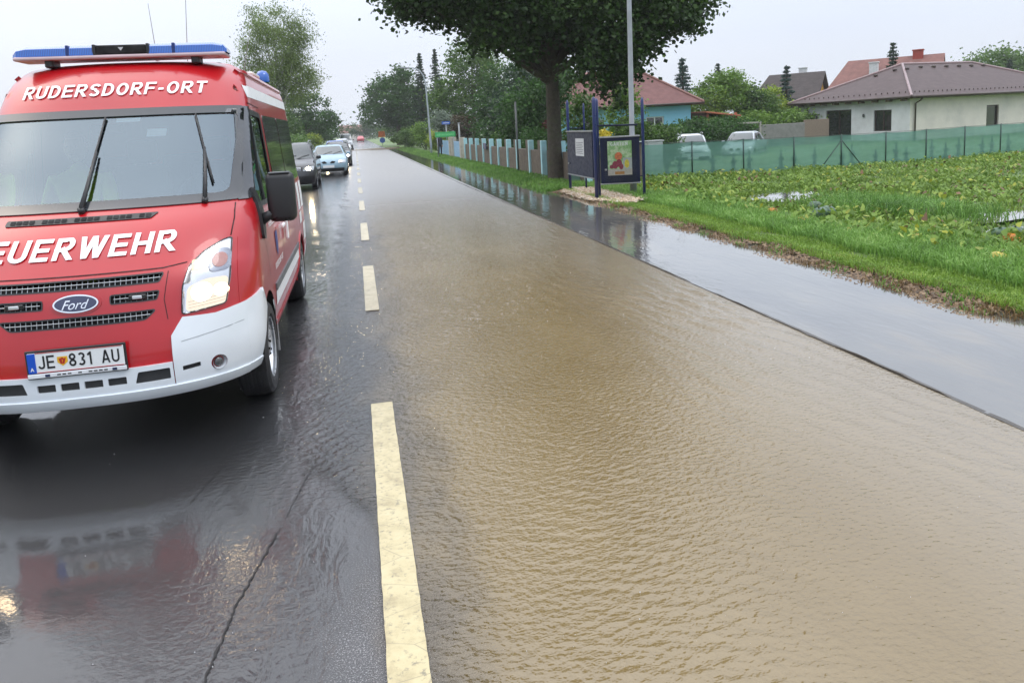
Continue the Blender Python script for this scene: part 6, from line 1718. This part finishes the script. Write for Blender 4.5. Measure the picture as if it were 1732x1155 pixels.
def ell(name, at, cu, cv, ru, rv, off, mat, parent, n=22):
    P = [at(cu + ru * math.cos(2 * PI * k / n), cv + rv * math.sin(2 * PI * k / n), off) for k in range(n)]
    return mesh_from(name, P, [tuple(range(n))], mat, parent)
quad('poster_table', at1, -.29, .27, z0_, z0_ + .14, .0075, M('p_table', (.55, .50, .42), .3, vs=20), ps)
quad('poster_cloth', at1, .06, .27, z0_ + .14, z0_ + .40, .0075, M('p_white', (.52, .56, .52), .3, vs=20), ps)
ell('poster_melon', at1, -.04, 1.04, .088, .092, .009, M('p_orange', (.8, .20, .06), .3, var=.3, vs=30), ps)
for k, (u, v, ru, rv) in enumerate(((-.12, .84, .07, .09), (-.03, .88, .07, .09), (-.20, .80, .05, .045), (.02, .80, .05, .07))): ell('poster_fruit', at1, u, v, ru, rv, .010 + .0006 * k, M('p_wine', (.30, .02, .05), .3, var=.5, vs=40), ps)
ell('poster_glass', at1, .15, .86, .055, .10, .013, M('p_yellow', (.85, .65, .06), .3, var=.3, vs=30), ps)
quad('poster_label', at1, -.13, .09, z0_ + .02, z0_ + .085, .011, M('p_ochre', (.50, .22, .04), .3), ps)
block_text('poster_lettering', 'GARTEN', .40, .085, lambda u, v: at1(-.02 + u, 1.325 + v, .010), M('p_print', (.8, .85, .78), .4), ps, .2, .12)
quad('case_glass', at1, -.37, .37, .46, 1.43, .022, glass('case_glass', (.97, .98, .98), 1.25, .0), c1_)
BM().box(at1(-.34, .74, .03), (.05, .02, .04), .004, rot1).build('case_lock', m_alu2, c1_)
c2_, at2, L2, rot2, d2_, n2_ = case('notice_case', (5.62, 19.6), (5.60, 17.35), .52, 1.62)
nt_ = at2
ow = n2_.x < 0
if not ow: at2 = (lambda f: (lambda u, v, off: f(u, v, -.12 - off)))(nt_)
pp = quad('notice_sheet', at2, -.30, .45, 1.02, 1.46, .006, M('notice_paper', (.52, .54, .55), .5, var=.15, vs=14), c2_)
for k in range(7): quad('notice_line', at2, -.24 + .02 * (k % 3), .38 - .05 * (k % 2), 1.08 + k * .045, 1.095 + k * .045, .009, M('ink_grey', (.12, .13, .15), .6), pp)
BM().box(at2(-.95, .80, .02), (.03, .06, .05), .004).build('case_lock', m_alu2, c2_)
bar = BM(); (a0, b0), (a1, b1) = nbp(5.58, 17.0), nbp(6.42, 16.62)
bar.tube([(a0, b0, 1.76), (a1, b1, 1.74)], .022, 8)
(a2, b2) = nbp(5.64, 19.72); (a3, b3) = nbp(6.10, 19.75)
bar.tube([(a2, b2, 1.72), (a3, b3, 1.70)], .018, 8)
for z_ in (.55, 1.32): 
    (c_, d_) = nbp(6.51, 16.53); bar.tube([(a1, b1, z_), (c_, d_, z_)], .016, 6)
    bar.tube([(a2, b2, z_), (a3, b3, z_)], .016, 6)
bar.build('cross_bar', m_case, nb, True)

# ------------------------------------------------------------------ poles and signs
m_galv = M('galvanised', (.30, .32, .34), .4, metal=.5, var=.12, vs=4)
pl = empty('lighting_column', (6.61, 17.5, 0), 0, 'tall galvanised lighting column rising beside the noticeboard through the maple leaves', 'street light')
BM().tube([(0, 0, -.1), (0, 0, 1.1), (0, 0, 1.15), (.02, 0, 4.2), (.04, 0, 8.0)], [.085, .085, .065, .058, .042], 16).build('pole', m_galv, pl, True)
BM().box((0, -.086, .75), (.09, .01, .28), .003).build('access_door', m_galv, pl)
BM().tube([(.04, 0, 7.95), (-.1, 0, 8.3), (-.7, 0, 8.5), (-1.1, 0, 8.5)], .03, 10).build('arm', m_galv, pl, True)
BM().box((-1.35, 0, 8.48), (.6, .22, .12), .04, seg=2).build('lamp_head', m_galv, pl)
lp = empty('street_lamp', (5.71, 58.7, 0), 0, 'slender pale street lamp with curved arm beside the yellow-green bush', 'street light')
BM().tube([(0, 0, -.1), (0, 0, 1.0), (-.05, 0, 3.6), (-.10, 0, 5.4), (-.22, 0, 6.0), (-.48, 0, 6.42), (-.9, 0, 6.62), (-1.3, 0, 6.66)], [.09, .085, .065, .055, .05, .045, .04, .04], 12).build('pole', M('lamp_grey_paint', (.38, .42, .46), .4, metal=.3), lp, True)
BM().box((-1.6, 0, 6.66), (.7, .24, .12), .05, Matrix.Rotation(R(5), 4, 'Y'), seg=2).build('lamp_head', m_galv, lp)
po = empty('sign_post', (6.33, 29.6, 0), 0, 'thin grey pole standing against the front fence left of the maple trunk', 'post')
BM().tube([(0, 0, -.1), (0, 0, 2.78)], .038, 10).build('pole', M('pole_dull', (.10, .11, .11), .5), po, True)
BM().ball((0, 0, 2.78), .042, (1, 1, .6), 10).build('cap', M('cap_grey', (.2, .2, .2), .5), po, True)
s1 = empty('street_sign', (6.75, 56.8, 0), 0, 'small blue street-name sign above the green banner', 'sign')
BM().tube([(0, 0, -.1), (0, 0, 2.5)], .03, 8).build('pole', m_galv, s1, True)
BM().box((.0, -.05, 2.36), (.62, .02, .22), .004).build('panel', M('sign_blue', (.03, .12, .50), .35), s1)
quad('panel_lettering', lambda u, v, off: Vector((u, -.062 - off, v)), -.24, .24, 2.33, 2.38, 0, M('sign_white', (.6, .62, .66), .4), s1)
s2 = empty('banner_sign', (5.9, 50.4, 0), 0, 'long green banner board on two short posts before the gate', 'sign')
for x in (-.55, .55): BM().tube([(x, 0, -.1), (x, 0, 1.75)], .03, 8).build('post', m_galv, s2, True)
BM().box((.0, -.05, 1.55), (1.36, .03, .34), .006).build('panel', M('banner_green', (.06, .36, .12), .4, var=.15, vs=8), s2)
quad('panel_band', lambda u, v, off: Vector((u, -.068 - off, v)), -.58, .58, 1.47, 1.62, 0, M('banner_light', (.12, .48, .18), .4, var=.3, vs=14), s2)
s3 = empty('gate_post', (7.0, 51.5, 0), 0, 'plain grey post right of the green banner', 'post')
BM().tube([(0, 0, -.1), (0, 0, 2.25)], .06, 10).build('pole', M('post_grey', (.28, .30, .31), .6), s3, True)
BM().box((0, 0, 2.27), (.15, .15, .04), .008).build('cap', m_galv, s3)
s4 = empty('roadwork_sign', (4.05, 118, 0), 0, 'orange and blue temporary road sign on the far verge under the large tree', 'sign')
BM().tube([(0, 0, 0), (0, 0, 2.0)], .04, 8).build('post', m_galv, s4, True)
mesh_from('warning_panel', [(-.55, -.05, 1.25), (.55, -.05, 1.25), (.45, -.05, 2.15), (-.45, -.05, 2.15), (-.55, -.08, 1.25), (.55, -.08, 1.25), (.45, -.08, 2.15), (-.45, -.08, 2.15)], [(0, 1, 2, 3), (7, 6, 5, 4), (0, 4, 5, 1), (1, 5, 6, 2), (2, 6, 7, 3), (3, 7, 4, 0)], M('sign_orange', (.62, .16, .04), .4, var=.3, vs=5), s4)
BM().lathe([(0, -.03), (.42, -.03), (.42, 0), (0, 0)], 'Y', (.05, -.06, .78), 20).build('blue_disc', M('sign_blue', (.03, .12, .50), .35), s4)

# ------------------------------------------------------------------ gravel bed, verge, field
rg = np.random.default_rng(77)
def stones(name, pts, size, mat, kind='stuff', flat=.6):
    V = []; n = len(pts)
    base = np.array([(1, 0, 0), (-.5, .87, 0), (-.5, -.87, 0), (.2, .1, .8)])
    tri = [(0, 1, 3), (1, 2, 3), (2, 0, 3)]
    out_ = np.zeros((n, 3, 3, 3))
    a = rg.uniform(0, 6.28, n); s = size * rg.uniform(.5, 1.5, n)
    for ti, t in enumerate(tri):
        for vi, v in enumerate(t):
            b = base[v] * (1, 1, flat); j = 1 + .3 * np.sin(a * (v + 2))
            out_[:, ti, vi, 0] = pts[:, 0] + (b[0] * np.cos(a) - b[1] * np.sin(a)) * s * j
            out_[:, ti, vi, 1] = pts[:, 1] + (b[0] * np.sin(a) + b[1] * np.cos(a)) * s * j
            out_[:, ti, vi, 2] = pts[:, 2] + b[2] * s
    o = np_mesh(name, out_.reshape(-1, 3), 3, mat); return tag(o, kind=kind)
def stone_mat(name, cols):
    m, nt, out = base_mat(name); p = N(nt, 'ShaderNodeBsdfPrincipled')
    g = N(nt, 'ShaderNodeNewGeometry')
    L(nt, ramp(nt, g.outputs['Random Per Island'], [(i / (len(cols) - 1), c) for i, c in enumerate(cols)]), p.inputs['Base Color'])
    p.inputs['Roughness'].default_value = .45; L(nt, p.outputs[0], out.inputs[0]); return m
n = 7000
t = rg.uniform(0, 1, n); s = rg.uniform(0, 1, n)
gx = 5.25 + s * 1.15 + .0 * t; gy = 15.7 + t * 4.6
keep = ((gx - 5.85) / .72) ** 2 + ((gy - 18.0) / 2.5) ** 2 < 1 + .2 * np.sin(gx * 9)
P = np.stack([gx, gy, .035 + rg.uniform(0, .05, n)], 1)[keep]
stones('gravel_bed', P, .042, stone_mat('pebbles', [(.20, .14, .09), (.42, .32, .20), (.55, .47, .36), (.33, .20, .10), (.62, .58, .50)]))

def blades(name, P, hgt, wid, mat, lean=.5, bend=.5, rg_=rg):
    n = len(P); a = rg_.uniform(0, 2 * PI, n); l = hgt * rg_.uniform(.5, 1.3, n); b = rg_.uniform(0, 2 * PI, n); k = lean * rg_.uniform(.1, 1, n)
    dx, dy = np.cos(a) * wid / 2, np.sin(a) * wid / 2; wx, wy = np.cos(b) * k * l, np.sin(b) * k * l
    V = np.zeros((n, 2, 4, 3)) 
    z = P[:, 2]
    m1 = np.stack([P[:, 0] + wx * .35, P[:, 1] + wy * .35, z + l * .62], 1); tp = np.stack([P[:, 0] + wx, P[:, 1] + wy, z + l * (1 - .35 * k)], 1)
    D = np.stack([dx, dy, 0 * dx], 1)
    V[:, 0, 0] = P - D; V[:, 0, 1] = P + D; V[:, 0, 2] = m1 + D * .7; V[:, 0, 3] = m1 - D * .7
    V[:, 1, 0] = m1 - D * .7; V[:, 1, 1] = m1 + D * .7; V[:, 1, 2] = tp + D * .12; V[:, 1, 3] = tp - D * .12
    return np_mesh(name, V.reshape(-1, 3), 4, mat)
def zz(x, y): return gzf(x, y)
def scatter(n, x0, x1, y0, y1, near=3.0, p=1.6):
    """denser close to the camera"""
    u = rg.uniform(0, 1, n); y = y0 + (y1 - y0) * u ** p; x = rg.uniform(x0, x1, n); return x, y
m_grass = foliage('grass_green', (.05, .13, .02), (.17, .34, .06), (.34, .50, .14), ns=1.4, transl=.3)
m_grassb = foliage('grass_bluegreen', (.08, .18, .03), (.23, .42, .085), (.46, .60, .22), ns=1.1, transl=.3)
m_grassy = foliage('grass_yellow', (.10, .19, .025), (.25, .40, .06), (.44, .52, .14), ns=2, transl=.3)
m_straw = foliage('grass_straw', (.07, .045, .02), (.22, .145, .06), (.38, .28, .13), ns=3, transl=.15)
def clumped(x, y, f=1.5, th=.0):
    v = np.sin(x * 3.1 * f + 1.3 * np.sin(y * 1.7 * f)) + np.sin(y * 2.3 * f + 1.7 * np.sin(x * 2.1 * f)); return v > th + rg.normal(size=len(x)) * .5
x, y = scatter(60000, 5.45, 6.6, 3.2, 24); k = clumped(x, y, 1.5, -1.1); x, y = x[k], y[k]
tag(blades('verge_grass', np.stack([x, y, zz(x, y)], 1), .075, .011, m_grassy, .9), kind='stuff')
x, y = scatter(85000, 6.25, 8.4, 3.4, 22, p=1.5); w = (x < 7.6 + .3 * np.sin(y * .9)); x, y = x[w], y[w]
tag(blades('long_grass', np.stack([x, y, zz(x, y)], 1), .17, .013, m_grassb, .9), kind='stuff')
x, y = scatter(22000, 5.16, 5.9, 3.2, 24); k = clumped(x, y, 2.2, -.3); x, y = x[k], y[k]
tag(blades('dead_grass', np.stack([x, y, zz(x, y)], 1), .05, .012, m_straw, 1.3), kind='stuff')
x, y = scatter(9000, 5.2, 5.9, 3.2, 24); k = clumped(x, y, 2.6, .2); x, y = x[k], y[k]
tag(blades('edge_weeds', np.stack([x, y, zz(x, y)], 1), .07, .013, m_grass, 1.0), kind='stuff')
x, y = scatter(13000, 5.05, 5.65, 3.2, 24)
stones('mud_clods', np.stack([x, y, zz(x, y) + .004], 1)[clumped(x, y, 1.9, -.6)], .028, stone_mat('clods', [(.05, .03, .015), (.12, .07, .035), (.20, .13, .07), (.26, .18, .10)]))
# verge further off, both sides
x = np.concatenate([rg.uniform(4.85, 6.6, 26000), rg.uniform(-9, -3.95, 26000)]); y = np.concatenate([20 + 70 * rg.uniform(0, 1, 26000) ** 1.4, 3 + 90 * rg.uniform(0, 1, 26000)])
x[:26000] += -.45 * np.clip((y[:26000] - 20) / 60, 0, 1)
tag(blades('far_verge_grass', np.stack([x, y, zz(x, y)], 1), .12, .03, m_grass, .8), kind='stuff')
# pumpkin field: big leaves low over the soil
def field_leaves(name, n, x0, x1, y0, y1, size, h, mat, seed, th=-1.0, f=.8):
    r_ = np.random.default_rng(seed); y = y0 + (y1 - y0) * r_.uniform(0, 1, n) ** 1.35; x = x0 + (x1 - x0) * r_.uniform(0, 1, n) ** 1.2 + np.clip(y - 8, 0, 9) * .0
    v = np.sin(x * 2.1 * f + 1.3 * np.sin(y * 1.2 * f + seed)) + np.sin(y * 1.6 * f + 1.7 * np.sin(x * 1.4 * f)); k = v > th + r_.normal(size=n) * .6
    inside = (y < 22.5 + np.clip(x - 9, 0, 40) * .2)
    k &= inside
    for (px, py, prx, pry) in PUD: k &= (((x - px) / prx) ** 2 + ((y - py) / pry) ** 2 > 1.15 + .4 * np.sin(x * 5) * np.sin(y * 4))
    x, y = x[k], y[k]; m_ = len(x)
    z = zz(x, y) + .02 + h * r_.uniform(0, 1, m_) ** 1.3
    a = r_.uniform(0, 6.28, m_); tl = r_.uniform(-1.1, 1.1, (m_, 2)); s = size * r_.uniform(.5, 1.3, m_)
    V = np.zeros((m_, 6, 3))
    for q in range(6):
        ang = a + q * PI / 3; rr = s * (.42 + (.16 if q % 2 else 0) + .08 * np.sin(q * 2.5 + a))
        dx, dy = np.cos(ang) * rr, np.sin(ang) * rr
        V[:, q, 0] = x + dx; V[:, q, 1] = y + dy; V[:, q, 2] = z + dx * tl[:, 0] + dy * tl[:, 1]
    return tag(np_mesh(name, V.reshape(-1, 3), 6, mat), kind='stuff')
PUD = [(9.0, 14.9, 1.3, .75), (9.6, 15.3, .5, .5), (10.1, 10.3, 1.1, .42), (9.0, 8.9, .8, .35), (12.4, 11.0, 1.4, .5), (12.8, 17.0, 1.0, .4)]
m_pl = foliage('leaf_pumpkin', (.06, .13, .02), (.22, .34, .06), (.44, .52, .12), rough=.6, ns=.8, transl=.3)
m_ply = foliage('leaf_pumpkin_yellow', (.16, .20, .02), (.38, .42, .05), (.55, .50, .08), ns=1.3, transl=.3)
m_plb = foliage('leaf_withered', (.06, .03, .012), (.17, .09, .035), (.30, .19, .08), ns=1.5, transl=.1)
field_leaves('pumpkin_leaves', 60000, 7.0, 32, 4.2, 29, .072, .17, m_pl, 5)
field_leaves('pumpkin_leaves_low', 60000, 7.2, 34, 4.2, 29, .055, .10, m_pl, 6, -1.5)
field_leaves('yellow_leaves', 9000, 7.0, 30, 4.5, 28, .085, .22, m_ply, 7, .7, .9)
field_leaves('withered_leaves', 12000, 7.0, 30, 4.5, 28, .08, .16, m_plb, 8, .9, 1.1)
x, y = scatter(190000, 7.4, 34, 5, 29, p=1.2); k = clumped(x, y, .55, -.9) & (y < 22.5 + np.clip(x - 9, 0, 40) * .2)
for (px, py, prx, pry) in PUD: k &= (((x - px) / prx) ** 2 + ((y - py) / pry) ** 2 > .75)
x, y = x[k], y[k]
tag(blades('field_weeds', np.stack([x, y, zz(x, y)], 1), .17, .014, foliage('weed_green', (.06, .12, .015), (.22, .34, .05), (.42, .50, .12), ns=.7), 1.0), kind='stuff')
# taller weeds in the middle of the field
x = rg.normal(9.4, .5, 7000); y = rg.normal(11.9, .8, 7000)
tag(blades('tall_weeds', np.stack([x, y, zz(x, y)], 1), .30, .016, m_grass, 1.1), kind='stuff')
m_pud = M('puddle_water', (.16, .13, .10), .03, coat=1, vs=2, var=.15)
for i, (px, py, prx, pry) in enumerate(PUD):
    blob_sheet('puddle', (px, py), prx * .95, pry * .95, gz_full(px, py) + .055, m_pud, 20 + i)
# pumpkins
m_po = M('pumpkin_orange', (.62, .20, .02), .35, var=.25, vs=9); m_pg = M('pumpkin_green', (.05, .10, .055), .3, var=.4, vs=9); m_py = M('pumpkin_yellow', (.50, .40, .05), .35, var=.3, vs=9)
def pumpkin(x, y, r_, mat, label, sq=.78):
    V = []; F = []; n, m_ = 32, 12
    for j in range(m_ + 1):
        p = PI * j / m_
        for i in range(n):
            q = 2 * PI * i / n; k = 1 - .09 * abs(math.cos(q * 5)) ** 3 * math.sin(p)
            dip = .10 * math.exp(-(math.sin(p) / .35) ** 2)
            V.append((r_ * math.sin(p) * k * math.cos(q), r_ * math.sin(p) * k * math.sin(q), r_ * sq * (math.cos(p) * (1 - dip))))
    for j in range(m_):
        for i in range(n): F.append((j * n + i, (j + 1) * n + i, (j + 1) * n + (i + 1) % n, j * n + (i + 1) % n))
    o = mesh_from('pumpkin', V, F, mat, None, True); o.location = (x, y, gz_full(x, y) + r_ * sq * .9); o.rotation_euler = (.2, .15, x * 7)
    BM().tube([(0, 0, r_ * sq * .86), (.01, 0, r_ * sq * 1.1), (.035, .01, r_ * sq * 1.28)], [r_ * .13, r_ * .09, r_ * .10], 7).build('stem', M('stem_green', (.12, .14, .05), .7), o, True)
    tag(o, label, 'pumpkin', 'pumpkins lying in the flooded field')
pumpkin(8.21, 8.12, .105, m_po, 'bright orange pumpkin below the two green ones at the right edge')
pumpkin(8.36, 8.44, .125, m_pg, 'green pumpkin left of its green neighbour, behind the bright orange one')
pumpkin(8.72, 8.56, .12, m_pg, 'green pumpkin farthest right, touching the puddle by the right edge')
pumpkin(7.17, 7.25, .10, m_py, 'yellowish pumpkin nearest the long grass at the lower right')
pumpkin(7.38, 8.8, .085, m_po, 'small orange pumpkin half in the grass beside the yellow leaves')
pumpkin(7.08, 9.83, .085, m_py, 'small yellow-green pumpkin alone in the long grass')
pumpkin(7.18, 11.22, .09, m_po, 'orange pumpkin in the grass before the group of three green ones')
pumpkin(8.30, 12.52, .15, m_pg, 'rear green pumpkin of the group of three left of the tall weeds')
pumpkin(7.78, 11.60, .145, m_pg, 'front green pumpkin of the group of three left of the tall weeds')
pumpkin(8.02, 11.72, .14, m_pg, 'right green pumpkin of the group of three left of the tall weeds')
pumpkin(7.33, 12.35, .10, m_po, 'orange pumpkin farthest from the camera, left of the green group')
pumpkin(9.45, 12.9, .11, m_pg, 'lone dark green pumpkin deep in the leaves beyond the tall weeds')
# raindrop splashes standing on the water and the road
rs = np.random.default_rng(9)
def splash(name, n, x0, x1, y0, y1, z, s):
    y = y0 + (y1 - y0) * rs.uniform(0, 1, n) ** 1.6; x = rs.uniform(x0, x1, n); sz = s * rs.uniform(.5, 1.5, n) * (1 + y * .10)
    base = np.array([(1, 0, 0), (0, 1, 0), (-1, 0, 0), (0, -1, 0), (0, 0, 1.8)]); T = [(0, 1, 4), (1, 2, 4), (2, 3, 4), (3, 0, 4)]
    V = np.zeros((n, 4, 3, 3))
    for i, t in enumerate(T):
        for j, v in enumerate(t):
            V[:, i, j, 0] = x + base[v, 0] * sz; V[:, i, j, 1] = y + base[v, 1] * sz; V[:, i, j, 2] = z + base[v, 2] * sz
    return tag(np_mesh(name, V.reshape(-1, 3), 3, M('splash_water', (.55, .55, .56), .2)), kind='stuff')
splash('rain_splashes', 900, .3, 3.5, 2.2, 16, .009, .0018)
splash('rain_splashes_road', 60, -3.0, -.1, 2.2, 9, .002, .0016)

# ------------------------------------------------------------------ rain haze
def haze():
    o = BM().box((40, 165, 8.2), (700, 380, 20)).build('haze', None, None)
    m, nt, out = base_mat('rain_haze')
    v = N(nt, 'ShaderNodeVolumePrincipled'); v.inputs['Color'].default_value = (.93, .95, 1, 1); v.inputs['Density'].default_value = .0005; v.inputs['Anisotropy'].default_value = .1
    L(nt, v.outputs[0], out.inputs['Volume']); o.data.materials.append(m); tag(o, kind='stuff')
haze()
scene.cycles.volume_bounces = 1
